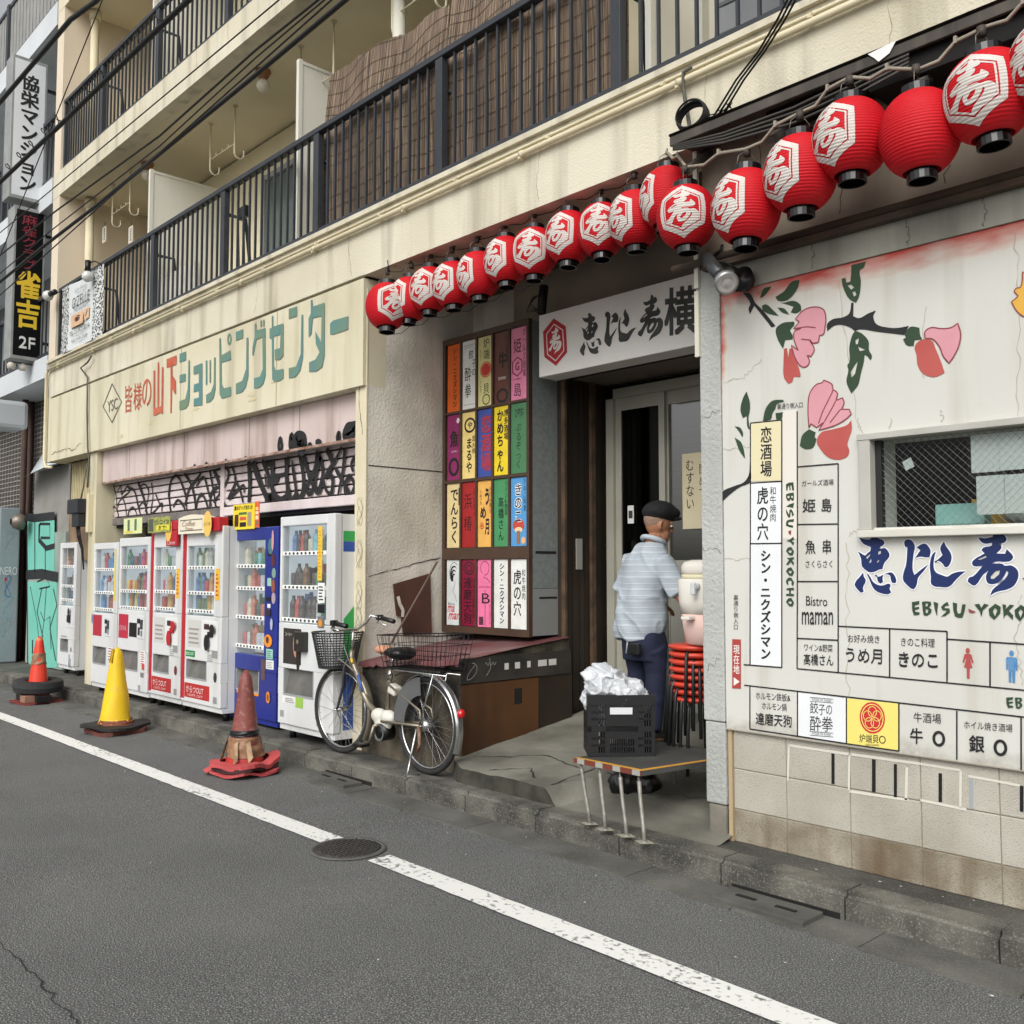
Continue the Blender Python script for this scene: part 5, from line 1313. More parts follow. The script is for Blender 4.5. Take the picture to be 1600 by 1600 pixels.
for i in range(N + 1):
    t = i / N; x = -6.165 + 1.19 * t
    zf = .80 + .085 * t; zb = .95 + .045 * t
    rag = .02 * noise.noise((x * 9, 0, 0)) + (.03 if t < .25 else 0) * noise.noise((x * 22, 3, 0))
    vs += [(x, 4.18, zf - .035 + rag), (x, 4.185, zf), (x, 4.7, (zf + zb) / 2 + .012 * noise.noise((x * 4, 2, 0))), (x, 5.28, zb)]
for i in range(N):
    for k in range(3): fs.append((i * 4 + k, (i + 1) * 4 + k, (i + 1) * 4 + k + 1, i * 4 + k + 1))
mb.add(vs, fs, rs, True); mb.build('red_sheet', ct)
mb = MB(); ply = mat('brown_plywood', (90, 57, 28), .6, (62, 38, 19), 2, .8, streak=(40, 26, 16), sscale=4, samt=.6)
mb.box(-4.998, -4.985, 4.22, 4.94, .13, .72, ply); mb.box(-4.9855, -4.984, 4.70, 4.775, .55, .66, darkm)
mb.build('plywood_side', ct)
mb = MB(); bbm = mat('side_board_dark', (40, 38, 36), .7, (70, 62, 54), 6, .6); wm_ = plain((206, 206, 200))
mb.box(-4.998, -4.980, 4.20, 5.28, .73, .90, bbm); mb.box(-4.998, -4.99, 4.945, 5.3, .3, .73, wood)
for k, (y0, y1, z0, z1) in enumerate(((4.60, 4.64, .80, .845), (4.70, 4.75, .80, .845), (4.82, 4.855, .80, .845), (4.93, 5.02, .80, .845), (5.04, 5.12, .80, .845))):
    mb.quad((-4.9785, y0, z0), (-4.9785, y1, z0), (-4.9785, y1, z1), (-4.9785, y0, z1), wm_)
sc_ = plain((150, 150, 146))
mb.ribbon([(-4.9785, 4.30 + .045 * math.sin(t), .81 + .055 * math.cos(t * .8)) for t in [i * .3 for i in range(24)]], .005, sc_, (1, 0, 0))
mb.ribbon([(-4.9785, 4.42 + .1 * t, .85 + .012 * math.sin(t * 20)) for t in [i / 12 for i in range(13)]], .005, sc_, (1, 0, 0)); mb.ribbon([(-4.9785, 4.46, .89), (-4.9785, 4.47, .82), (-4.9785, 4.43, .77)], .005, sc_, (1, 0, 0))
mb.build('scrawled_board', ct)
# warped brown board and a leaning stick beside the cabinet
mb = MB(); wb = mat('warped_board', (78, 50, 36), .7, (52, 32, 24), 3, .7)
brd = lambda x, y: PX(560 + x / 6.4, 860 + y / 6.4, -6.15)
pts = [brd(352, 338), (brd(720, 230)), brd(735, 830), brd(455, 850), brd(430, 660), brd(385, 655)]
mb.prism(pts, (-.012, 0, 0), wb)
mb.ribbon([brd(395, 460) + Vector((.002, 0, 0)), brd(410, 530) + Vector((.002, 0, 0)), brd(445, 600) + Vector((.002, 0, 0)), brd(440, 665) + Vector((.002, 0, 0))], .03, greyw, (1, 0, 0))
mb.build('warped_board', origin=(-6.15, 4.8, 1.0), label='torn brown board leaning on the concrete wall left of the sign cabinet', cat='board')
mb = MB(); mb.cyl(PX(772, 865, -6.05) * 0 + PX(683, 878, -6.06), PX(612, 1004, -6.06), .009, mat('stick', (92, 76, 66), .7), 8)
mb.build('stick', origin=(-6.06, 4.6, .9), label='thin brown stick leaning across the torn board beside the cabinet', cat='stick')
# ================================================================== VENDING MACHINES
vwhite = mat('machine_white', (214, 215, 214), .32, (198, 200, 200), 2, .6, streak=(160, 156, 146), sscale=5, samt=.4, spec=.5)
vblue = mat('machine_blue', (34, 48, 132), .28, (28, 40, 114), 2, .6, spec=.6)
vred = mat('machine_red', (178, 34, 46), .35, (160, 28, 40), 3, .5)
vgrey = mat('machine_grey', (150, 152, 152), .5); vback = mat('display_back', (176, 184, 188), .5, (150, 158, 164), 6, .5)
blackp = mat('black_plastic', (14, 14, 15), .4); slotm = mat('slot_flap', (84, 82, 78), .2, (120, 118, 112), 5, .6, spec=.7)
for _m, _k in ((vback, .45),):
    _b = _m.node_tree.nodes['Principled BSDF']; _b.inputs['Emission Color'].default_value = srgb((214, 222, 226)) + [1]; _b.inputs['Emission Strength'].default_value = _k   # glow added to the display back to brighten the dark shelves
vgl = glass('machine_glass', (226, 230, 232), .12, .02, .07)
BOT = {}
def bottle(kind):
    if kind in BOT: return BOT[kind]
    m = MB()
    if kind == 'can': m.lathe([(0, 0), (.027, 0), (.03, .006), (.03, .108), (.025, .12), (0, .12)], (0, 0, 0), plain((200, 200, 200)), 12)
    else: m.lathe([(0, 0), (.029, 0), (.031, .008), (.031, .05), (.0295, .055), (.0295, .10), (.031, .105), (.031, .13), (.014, .168), (.012, .175), (.0135, .177), (.0135, .195), (0, .195)], (0, 0, 0), plain((200, 200, 200)), 12)
    me = bpy.data.meshes.new('drink_bottle' if kind == 'pet' else 'drink_can'); me.from_pydata(m.V, [], m.F); me.materials.append(None)
    me.polygons.foreach_set('use_smooth', m.S)
    BOT[kind] = me; return me
DR = [(196, 60, 50), (226, 190, 70), (60, 120, 70), (110, 70, 40), (70, 110, 170), (220, 220, 214), (150, 40, 44), (200, 120, 50), (40, 70, 120), (90, 150, 90), (222, 206, 170), (60, 40, 32), (120, 190, 200), (190, 60, 90)]
def drink(parent, x, z, y, pal, r_):
    k = r_.choice(['pet', 'pet', 'can'])
    o = bpy.data.objects.new('drink_bottle' if k == 'pet' else 'drink_can', bottle(k)); COL.objects.link(o)
    o.parent = parent; pw = parent_world(parent); o.location = (x - pw.x, y - pw.y, z - pw.z); o['_w'] = [x, y, z]
    o.material_slots[0].link = 'OBJECT'
    c = r_.choice(pal) if pal and r_.random() < .7 else r_.choice(DR); c = tuple(int(v + (225 - v) * .22) for v in c)
    o.material_slots[0].material = mat('drink_%d_%d_%d' % c, c, .3, tuple(min(255, v + 50) for v in c), 40, .5)
def vending(label, x0, x1, yf, zb, zt, bodym, win, strips, slot, extra, seed, depth=.68, frontm=None, pal=None, feet=True):
    frontm = frontm or bodym
    r_ = random.Random(seed)
    t = thing('vending_machine', label, 'vending machine', ((x0 + x1) / 2, yf, zb), 'drink vending machines along the pavement')
    W_, H_ = x1 - x0, zt - zb
    U = lambda u: x0 + u * W_
    V = lambda v: zb + v * H_
    wx0, wx1, wz0, wz1 = U(win[0]), U(win[1]), V(win[2]), V(win[3])
    yb = yf + depth
    m = MB()                                            # cabinet (hollow behind the display)
    m.box(x0 + .003, x1 - .003, yf + .30, yb, zb + .02, zt - .004, bodym, .012)
    m.box(x0 + .003, x0 + .02, yf + .072, yf + .31, zb + .02, zt - .004, bodym); m.box(x1 - .02, x1 - .003, yf + .072, yf + .31, zb + .02, zt - .004, bodym)
    m.box(x0 + .02, x1 - .02, yf + .072, yf + .31, zt - .03, zt - .004, bodym); m.box(x0 + .02, x1 - .02, yf + .072, yf + .31, zb + .02, wz0 - .02, bodym)
    m.build('cabinet', t)
    m = MB()                                            # door: frame round the display and the lower front
    s0, s1, s2, s3 = U(slot[0]), U(slot[1]), V(slot[2]), V(slot[3])
    D0, D1 = yf, yf + .07
    m.box(x0, wx0, D0, D1, wz0, zt, frontm, .010); m.box(wx1, x1, D0, D1, wz0, zt, frontm, .010)
    m.box(wx0 - .005, wx1 + .005, D0 + .0006, D1, wz1, zt - .0006, frontm, .008)
    m.box(x0, x1, D0 + .0003, D1, s3, wz0 - .0005, frontm, .006)
    m.box(x0, s0, D0 + .0003, D1, s2, s3, frontm); m.box(s1, x1, D0 + .0003, D1, s2, s3, frontm)
    m.box(x0, x1, D0 + .0003, D1, zb + .05, s2, frontm, .006)
    dr = m.build('door', t)
    m = MB(); m.box(x0 + .004, x1 - .004, yf + .02, yf + .3, zb, zb + .047, bodym, .004); m.box(U(.25), U(.75), yf + .012, yf + .03, zb + .052, zb + .085, blackp); m.build('base_tray', t)
    m = MB(); m.box(wx0, wx1, yf + .20, yf + .215, wz0 - .005, wz1 + .005, vback); m.box(wx0, wx0 + .01, yf + .07, yf + .20, wz0, wz1, vback); m.box(wx1 - .01, wx1, yf + .07, yf + .20, wz0, wz1, vback); m.box(wx0, wx1, yf + .07, yf + .20, wz1, wz1 + .01, vback)
    for zs, zn in zip(strips, [win[3]] + strips[:-1]):   # a row of printed cards right across each shelf
        x = wx0 + .012
        while x < wx1 - .02:
            w_ = min(r_.uniform(.025, .075), wx1 - .012 - x); h_ = (V(zn) - V(zs)) * r_.uniform(.45, .8); c_ = r_.choice((pal or DR) + DR[::2]); c_ = tuple(int(v + (205 - v) * .3) for v in c_)
            m.box(x, x + w_, yf + .1985, yf + .1995, V(zs) + .01, V(zs) + .01 + h_, plain(c_, .5)); x += w_ + r_.choice((0.001, .001, .012))
    for zs, zn in zip(strips, [win[3]] + strips[:-1]):   # printed cards behind each shelf
        x = wx0 + .03
        while x < wx1 - .08:
            w_ = r_.uniform(.07, .2); h_ = r_.uniform(.06, .14)
            if r_.random() < .25:
                zc = V(zs) + .03 + r_.uniform(.0, .05); m.box(x, min(x + w_, wx1 - .02), yf + .190, yf + .198, zc, min(zc + h_, V(zn) - .02), plain(r_.choice(pal or DR), .5))
            x += w_ + .02
    m.build('display_back', t)
    m = MB(); m.rect(wx0, wx1, wz0, wz1, yf + .022, vgl); m.build('display_glass', t)
    for zs in strips:
        m = MB(); z = V(zs); h = .034
        m.box(wx0 + .01, wx1 - .01, yf + .004, yf + .018, z - h / 2, z + h / 2, plain((232, 232, 228), .4), .004)
        m.box(wx0 + .01, wx1 - .01, yf + .03, yf + .19, z - .01, z - .002, vback)
        nb = max(6, int((wx1 - wx0) / .066))
        for q in range(nb):
            xx = wx0 + .03 + (wx1 - wx0 - .06) * (q + .5) / nb
            m.poly([(xx + .016 * math.cos(a), yf + .0032, z + .011 * math.sin(a)) for a in [i * math.pi / 6 for i in range(12)]], plain((36, 38, 44), .3))
        m.build('button_strip', t)
        nd = max(4, int((wx1 - wx0) / .066))
        for q in range(nd):
            if r_.random() < .08: continue
            drink(t, wx0 + .045 + (wx1 - wx0 - .09) * q / (nd - 1), z - .002, yf + .10 + r_.uniform(-.01, .01), pal, r_)
    m = MB()                                            # delivery slot
    m.box(s0, s1, D1 - .005, D1 + .0, s2, s3, blackp); m.box(s0 - .004, s0 + .008, D0 - .002, D1, s2, s3, vgrey); m.box(s1 - .008, s1 + .004, D0 - .002, D1, s2, s3, vgrey); m.box(s0 + .008, s1 - .008, D0 - .002, D1, s2 - .004, s2 + .012, vgrey)
    m.add([(s0 + .01, yf + .012, s2 + .014), (s1 - .01, yf + .012, s2 + .014), (s1 - .01, yf + .055, s3 - .01), (s0 + .01, yf + .055, s3 - .01)], [(0, 1, 2, 3)], slotm)
    m.build('delivery_slot', t)
    if feet:
        for x in (x0 + .08, x1 - .08):
            MB().cyl((x, yf + .1, .122), (x, yf + .1, zb + .01), .028, blackp, 10).build('levelling_foot', t)
            MB().cyl((x, yb - .1, .122), (x, yb - .1, zb + .03), .028, blackp, 10).build('levelling_foot', t)
    groups = {}
    for e_ in extra:                                    # (part, kind, u0, u1, v0, v1, colour, [text, colour])
        mm = groups.setdefault(e_[0] + ('#%d' % len(groups) if e_[0] in ('sticker', 'vent') else ''), MB()); d_ = .0018 + .0003 * len(mm.F) % .0012
        if e_[1] == 'box': mm.box(U(e_[2]), U(e_[3]), yf - e_[7], yf + .001, V(e_[4]), V(e_[5]), plain(e_[6], .35), min(.006, e_[7] * .4))
        elif e_[1] == 'rect': mm.rect(U(e_[2]), U(e_[3]), V(e_[4]), V(e_[5]), yf - .0015 - .0003 * (len(mm.V) % 5), plain(e_[6], .4))
        elif e_[1] == 'text': text(mm, e_[7], fr(U(e_[2]), U(e_[3]), V(e_[4]), V(e_[5]), yf - (e_[8] if len(e_) > 8 else .0042)), plain(e_[6], .5), .01)
        elif e_[1] == 'disc': mm.poly([(U(e_[2]) + e_[3] * math.cos(a), yf - (e_[7] if len(e_) > 7 else .003), V(e_[4]) + e_[5] * math.sin(a)) for a in [i * math.pi / 10 for i in range(20)]], plain(e_[6], .4))
        elif e_[1] == 'lines':
            for q in range(e_[7]): mm.rect(U(e_[2]), U(e_[3]) - (q % 3) * .01, V(e_[4] + (e_[5] - e_[4]) * (q + .2) / e_[7]), V(e_[4] + (e_[5] - e_[4]) * (q + .6) / e_[7]), yf - .0042, plain(e_[6], .6))
    for nm, mm in groups.items(): mm.build(nm.split('#')[0], t)
    return t
BL = (24, 24, 25); WH = (226, 226, 222); RD = (176, 34, 44)
def coin(u0, v0, v1):      # the coin and bill panel common to the white machines
    return [('coin_panel', 'box', u0, u0 + .22, v0, v1, (204, 206, 206), .006), ('bill_slot', 'box', u0 + .02, u0 + .10, v1 - .045, v1 - .015, BL, .014), ('coin_slot', 'box', u0 + .13, u0 + .19, v1 - .08, v1 - .02, (60, 62, 64), .02),
            ('keypad', 'box', u0 + .03, u0 + .10, v0 + .02, v0 + .07, (46, 48, 50), .008), ('coin_return', 'box', u0 + .13, u0 + .18, v0 + .015, v0 + .05, (120, 122, 122), .012)]
x_ = lambda px, Y: RX(px, Y)
# 1: slim machine at the far end
vending('slim white vending machine standing alone beside the green graffiti panel', x_(93, 4.4), x_(118.5, 4.4), 4.4, .20, 1.855, vwhite, (.12, .86, .50, .955), [.81, .655, .545], (.18, .66, .135, .235),
        [('coin_panel', 'box', .62, .9, .33, .49, (208, 210, 210), .006), ('coin_lock', 'disc', .76, .035, .455, .05, BL, .03), ('coin_lock', 'box', .66, .8, .37, .43, BL, .03), ('sticker', 'rect', .7, .86, .33, .37, (150, 152, 152)),
         ('coin_return', 'disc', .85, .016, .16, .03, (60, 50, 46), .004), ('brand_text', 'text', .25, .6, .25, .262, (120, 120, 120), 'DRINK'), ('stripe_graphic', 'rect', .72, .76, .02, .12, (60, 70, 110)), ('stripe_graphic', 'rect', .80, .83, .02, .09, (60, 70, 110))], 1, .55, pal=[(110, 130, 110), (150, 150, 140), (90, 80, 70), (60, 60, 64)])
# 2
vending('narrow white vending machine with blue and yellow drink cards right of the cream pillar', x_(145.5, 4.05), x_(184, 4.05), 4.05, .18, 1.80, vwhite, (.06, .84, .515, .955), [.815, .655, .54], (.08, .62, .16, .28),
        [('poster', 'rect', .06, .42, .355, .50, (172, 40, 58))] + coin(.55, .36, .49) + [('yellow_edge', 'rect', .87, .93, .60, .955, (214, 196, 70)), ('label', 'rect', .70, .88, .20, .29, WH), ('label', 'lines', .72, .86, .20, .29, (150, 90, 90), 5), ('emblem', 'disc', .02, .02, .47, .06, (80, 120, 170), .003)], 2, pal=[(70, 130, 190), (214, 160, 60), (180, 60, 50), (210, 214, 216)])
# 3
vending('wide white vending machine with a red poster and a green leaflet on top', x_(186, 4.05), x_(233.5, 4.05), 4.05, .19, 1.84, vwhite, (.04, .92, .535, .945), [.81, .655, .548], (.04, .70, .15, .275),
        [('poster', 'rect', .04, .36, .35, .505, (178, 40, 62)), ('poster', 'text', .08, .32, .40, .43, (220, 150, 160), 'DRINK')] + coin(.66, .36, .50) + [('black_tape', 'box', .40, .66, .365, .455, (16, 16, 17), .004), ('label', 'rect', .78, .93, .20, .285, WH), ('label', 'lines', .80, .91, .20, .285, (170, 90, 90), 6), ('coin_return', 'box', .84, .91, .17, .21, (190, 70, 50), .006), ('vent', 'rect', .79, .9, .12, .15, (120, 120, 120)), ('vent', 'rect', .72, .8, .03, .07, (150, 150, 150))], 3)
# 4, 5: white with a red edge and a header
def redm(label, pxa, pxb, seed, coinc, header, dy=4.05, zt=1.90):
    x0, x1 = x_(pxa, dy), x_(pxb, dy)
    t = vending(label, x0, x1, dy, .20, zt, vwhite, (.11, .80, .51, .895), [.775, .635, .535], (.14, .66, .16, .265),
        [('red_edge', 'rect', 0.0, .095, .045, .98, RD), ('poster', 'rect', .16, .50, .335, .485, (196, 196, 190)), ('poster', 'lines', .2, .46, .35, .45, (150, 140, 136), 4), ('coin_panel', 'box', .54, .92, .33, .485, (218, 218, 216), .005),
         ('bill_slot', 'box', .60, .72, .44, .47, (60, 40, 40), .012), ('coin_slot', 'disc', .84, .05, .445, .045, coinc, .03), ('coin_slot', 'disc', .70, .05, .37, .075, coinc, .026), ('coin_slot', 'box', .70, .82, .40, .43, coinc, .02),
         ('price_card', 'rect', .84, .94, .60, .77, (226, 176, 50)), ('price_card', 'lines', .86, .92, .62, .75, (186, 60, 40), 6), ('qr_label', 'rect', .78, .92, .29, .335, (140, 142, 142)), ('coin_return', 'disc', .88, .028, .19, .045, (110, 40, 40) if seed == 4 else (50, 50, 50), .006),
         ('label', 'lines', .68, .82, .27, .31, (150, 150, 150), 4), ('vent', 'rect', .83, .92, .05, .085, (140, 140, 140)), ('red_banner', 'rect', .105, .74, .055, .135, (176, 44, 44)), ('red_banner', 'text', .16, .6, .085, .12, (226, 200, 196), 'から\u3064OUT', .0042), ('red_banner', 'text', .2, .58, .063, .078, (226, 180, 176), '150円 OFF', .0042)]
        + ([('green_card', 'rect', .12, .36, .28, .315, (40, 130, 70)), ('green_card', 'text', .15, .33, .29, .305, (210, 226, 214), 'ECO', .0042)] if seed == 5 else []), seed, .64, pal=[(176, 50, 46), (206, 150, 70), (90, 110, 70), (190, 190, 184), (70, 110, 160)])
    return t, x0, x1, dy, zt
t4_, a0, a1, yy, zz = redm('white vending machine with red left edge and red header beside a green fish banner', 236, 284, 4, (178, 30, 40), 'red')
m = MB(); W_ = a1 - a0
m.box(a0 + .02, a1 - .02, yy - .05, yy + .05, zz - .02, zz + .08, vred, .015); m.box(a1 - .36 * W_, a1 - .02, yy - .052, yy - .02, zz - .17, zz - .02, vred, .008)
m.build('header', t4_)
m = MB(); m.poly([(a1 - .27 * W_ + .075 * math.cos(t), yy - .056, zz - .0 + .125 * math.sin(t)) for t in [i * math.pi / 12 for i in range(24)]], plain((224, 180, 84), .5)); text(m, '当り', fr(a1 - .36 * W_, a1 - .18 * W_, zz - .03, zz + .04, yy - .0575), plain((150, 90, 40))); text(m, 'しあわせ', fr(a1 - .30 * W_, a1 - .06 * W_, zz - .155, zz - .125, yy - .0535), plain((230, 220, 220))); m.build('header_badge', t4_)
t5_, c0, c1, yy, zz = redm('white vending machine with red left edge under a cream coffee header', 286, 347.5, 5, (26, 26, 27), 'cream')
m = MB(); W_ = c1 - c0
pts = [(c0 + .01, yy - .06, zz - .06), (c1 - .30 * W_, yy - .06, zz - .06), (c1 - .30 * W_, yy - .06, zz + .09)] + [(c0 + .01 + (.69 * W_) * u, yy - .06, zz + .09 + .03 * math.sin(math.pi * u)) for u in (.8, .6, .4, .2, 0)]
m.prism(pts, (0, .12, 0), mat('header_cream', (222, 214, 192), .5)); m.box(c1 - .30 * W_, c1 - .01, yy - .04, yy + .06, zz - .05, zz + .08, vred, .01); m.build('header', t5_)
m = MB(); m.ribbon([(c0 + .05, yy - .062, zz - .03), (c0 + .05, yy - .062, zz + .07), (c1 - .36 * W_, yy - .062, zz + .07), (c1 - .36 * W_, yy - .062, zz - .03)], .008, plain((70, 64, 54)), (0, -1, 0), True)
text(m, 'Coffee', fr(c0 + .10, c0 + .46 * W_, zz + .01, zz + .06, yy - .0625), plain((150, 120, 100)), -.01, lean=.1); text(m, 'Time', fr(c0 + .16, c0 + .4 * W_, zz - .025, zz + .0, yy - .0625), plain((150, 60, 50)), -.01)
m.poly([(c1 - .22 * W_ + .085 * math.cos(t), yy - .066, zz + .02 + .12 * math.sin(t)) for t in [i * math.pi / 12 for i in range(24)]], plain((224, 186, 96), .5)); text(m, 'もう1本', fr(c1 - .30 * W_, c1 - .14 * W_, zz - .0, zz + .04, yy - .0675), plain((150, 100, 40))); m.build('header_badge', t5_)
# 6: blue
b0, b1 = x_(359, 4.19), x_(434, 4.19)
OR = (226, 140, 40)
t6_ = vending('blue vending machine with stickers down its right edge and a yellow poster above', b0, b1, 4.19, .15, 1.875, vblue, (.06, .74, .345, .935), [.80, .685, .535, .385], (.18, .66, .155, .265),
   [('sticker', 'disc', .91, .032, .83, .06, (90, 40, 44)), ('sticker', 'disc', .93, .036, .765, .045, (120, 150, 140)), ('sticker', 'disc', .92, .034, .70, .06, (140, 80, 60)), ('sticker', 'rect', .80, .88, .70, .74, (150, 190, 170)), ('sticker', 'disc', .93, .034, .64, .05, (170, 150, 160)),
    ('bill_slot', 'box', .79, .88, .625, .645, BL, .01), ('coin_slot', 'box', .80, .88, .55, .585, (50, 40, 40), .012), ('coin_slot', 'rect', .81, .87, .59, .61, WH), ('lock', 'disc', .91, .022, .51, .05, (170, 176, 190), .01), ('orange_badge', 'disc', .84, .07, .425, .055, OR, .006), ('orange_badge', 'disc', .83, .025, .43, .03, (70, 50, 36), .0075),
    ('label', 'rect', .80, .93, .335, .385, (150, 200, 180)), ('label', 'lines', .82, .91, .34, .38, (90, 130, 120), 4), ('label', 'rect', .80, .95, .285, .33, WH), ('label', 'lines', .82, .93, .29, .325, (150, 150, 150), 4), ('sticker', 'rect', .70, .78, .225, .33, (90, 70, 70)), ('coin_return', 'disc', .86, .032, .145, .05, OR, .008), ('coin_return', 'disc', .86, .018, .145, .03, (120, 80, 40), .010), ('orange_edge', 'rect', .2, .66, .14, .155, OR), ('label', 'rect', .04, .12, .06, .11, (180, 190, 200)),
    ('cat_sticker', 'disc', .86, .05, .90, .07, (70, 110, 120)), ('cat_sticker', 'disc', .90, .02, .93, .09, (200, 150, 150), .004), ('cat_sticker', 'rect', .80, .87, .85, .90, (24, 24, 28))], 6, .66, pal=[(196, 90, 60), (206, 190, 150), (120, 170, 200), (200, 206, 210), (60, 70, 60), (180, 60, 56)])
# 7: white, nearest
n0, n1 = x_(437, 4.05), x_(522.5, 4.05)
t7_ = vending('nearest white vending machine beside the bicycle, with green and blue graphics on its side', n0, n1, 4.05, .20, 1.935, vwhite, (.035, .855, .50, .955), [.825, .667, .515], (.11, .66, .165, .288),
   [('yellow_edge', 'box', .715, .79, .70, .945, (226, 186, 60), .004), ('yellow_edge', 'lines', .73, .775, .71, .93, (200, 140, 40), 14), ('side_print', 'rect', .72, .84, .60, .69, WH), ('side_print', 'lines', .74, .82, .61, .68, (60, 60, 60), 5), ('coin_slot', 'box', .735, .84, .555, .595, BL, .012), ('coin_slot', 'box', .735, .84, .49, .54, (110, 112, 112), .01), ('coin_slot', 'disc', .79, .03, .51, .03, (210, 140, 50), .013),
    ('poster', 'rect', .095, .43, .31, .475, (52, 46, 44)), ('poster', 'disc', .34, .045, .40, .10, (176, 130, 110), .0035), ('poster', 'disc', .38, .03, .36, .14, (40, 32, 30), .0042), ('poster', 'text', .14, .26, .44, .455, (200, 196, 190), 'コーヒー', .0046), ('coin_unit', 'box', .39, .56, .375, .465, (40, 38, 34), .05), ('coin_unit', 'disc', .46, .018, .42, .018, (120, 110, 90), .0505),
    ('label', 'rect', .09, .34, .125, .16, WH), ('label', 'lines', .15, .32, .13, .155, (130, 130, 130), 3), ('label', 'rect', .34, .48, .115, .165, (150, 190, 80)), ('vent', 'rect', .05, .12, .06, .09, (150, 150, 150)), ('blue_strip', 'rect', .70, .74, .08, .17, (90, 140, 190)), ('vent', 'rect', .72, .80, .05, .09, (160, 160, 160))], 7, .70, pal=[(196, 60, 50), (70, 110, 170), (200, 200, 196), (90, 130, 70), (60, 50, 44), (220, 206, 170)])
m = MB(); gx = n1 - .0015
green = plain((44, 150, 76), .4); bluep = plain((36, 74, 150), .4)
sd_ = lambda y, z: (gx, y, z)
m.poly([sd_(4.13, 1.72), sd_(4.74, 1.72), sd_(4.74, 1.80), sd_(4.13, 1.80)], green, nrm=(1, 0, 0)); m.poly([sd_(4.13, 1.64), sd_(4.74, 1.64), sd_(4.74, 1.718), sd_(4.13, 1.718)], bluep, nrm=(1, 0, 0))
m.poly([sd_(4.14, .80), sd_(4.74, .80), sd_(4.74, 1.6), sd_(4.60, 1.6), sd_(4.14, 1.12)], green, nrm=(1, 0, 0)); m.poly([sd_(4.14, .27), sd_(4.74, .27), sd_(4.74, .797), sd_(4.14, .797)], bluep, nrm=(1, 0, 0))
m.build('side_graphic', t7_)
# paper leaflets and posters on the machines
def leaflet(name, label, cat_, pxs, Y, cols, texts):
    a = P(pxs[0], pxs[3], Y); b_ = P(pxs[2], pxs[1], Y); m = MB()
    m.box(a.x, b_.x, Y, Y + .004, a.z, b_.z, mat(name + '_paper', cols[0], .5, cols[1], 16, .8))
    for s_, u0, u1, v0, v1, c_ in texts:
        q = fr(a.x + (b_.x - a.x) * u0, a.x + (b_.x - a.x) * u1, a.z + (b_.z - a.z) * v0, a.z + (b_.z - a.z) * v1, Y - .0015)
        if s_ == '#': m.quad(*q, plain(c_))
        else: text(m, s_, [p + Vector((0, -.0008, 0)) for p in q], plain(c_), .015)
    return m.build(name, origin=((a.x + b_.x) / 2, Y, a.z), label=label, cat=cat_)
leaflet('leaflet', 'pale green leaflet with long shapes stuck on top of the wide white machine', 'leaflet', (193, 808, 222, 835), 4.03, ((196, 214, 180), (226, 220, 130)), [('#', .22, .34, .2, .9, (90, 110, 80)), ('#', .60, .72, .2, .92, (90, 110, 80)), ('#', .1, .5, .05, .18, (214, 190, 60))])
leaflet('fish_banner', 'green and yellow banner with slanted lettering on the red headed machine', 'banner', (231, 806, 266, 833), 3.985, ((176, 178, 90), (90, 100, 70)), [('ワンコイン', .3, .95, .52, .8, (30, 36, 24)), ('#', .4, .98, .12, .46, (216, 206, 60)), ('まで!', .5, .85, .15, .42, (40, 50, 30)), ('#', .02, .25, .1, .9, (80, 84, 70))])
leaflet('yellow_poster', 'yellow drinks poster with black headline standing above the blue machine', 'poster', (364, 786, 398, 828), 4.17, ((232, 208, 50), (226, 200, 44)), [('夏のグッズ当たる!', .06, .92, .78, .95, (24, 22, 20)), ('#', .08, .26, .12, .6, (70, 40, 30)), ('#', .68, .86, .12, .66, (150, 140, 120)), ('#', .32, .62, .36, .5, (200, 90, 60)), ('#', .32, .62, .1, .28, (30, 30, 30)), ('#', .28, .64, .58, .68, (60, 110, 60)), ('#', .0, .1, .0, .1, (190, 50, 40))])
leaflet('red_leaflet', 'narrow red and orange leaflet right beside the yellow poster', 'leaflet', (398, 783, 405.5, 824), 4.175, ((206, 80, 50), (220, 110, 50)), [('#', .15, .85, .3, .45, (226, 200, 170)), ('#', .15, .85, .5, .62, (226, 200, 170)), ('#', .15, .8, .66, .78, (226, 190, 120)), ('#', .2, .8, .1, .25, (120, 110, 110))])

# electricity meter box on the pillar
m = MB(); mc = P(128, 790, 4.2)
m.box(mc.x - .17, mc.x + .17, 4.08, 4.2, 2.18, 2.36, mat('meter_black', (38, 40, 44), .5), .012); m.box(mc.x - .06, mc.x + .15, 4.10, 4.2, 2.02, 2.185, MATS['meter_black'], .012)
for q in (-.02, .03, .08): m.tube([(mc.x + q, 4.15, 2.02), (mc.x + q + .01, 4.16, 1.9), (mc.x + q * .5 + .03, 4.2, 1.75), (mc.x + .06, 4.22, 1.5)], .008, bw, 6)
m.tube([(mc.x + .1, 4.15, 2.36), (mc.x + .12, 4.17, 2.5), (mc.x + .14, 4.2, 2.8)], .009, cv, 6)
m.box(mc.x + .17, mc.x + .24, 4.19, 4.25, 1.95, 2.42, pipem, .006)
m.build('meter_box', origin=(mc.x, 4.2, 2.02), label='black electric meter box on the cream pillar above the slim vending machine', cat='meter')

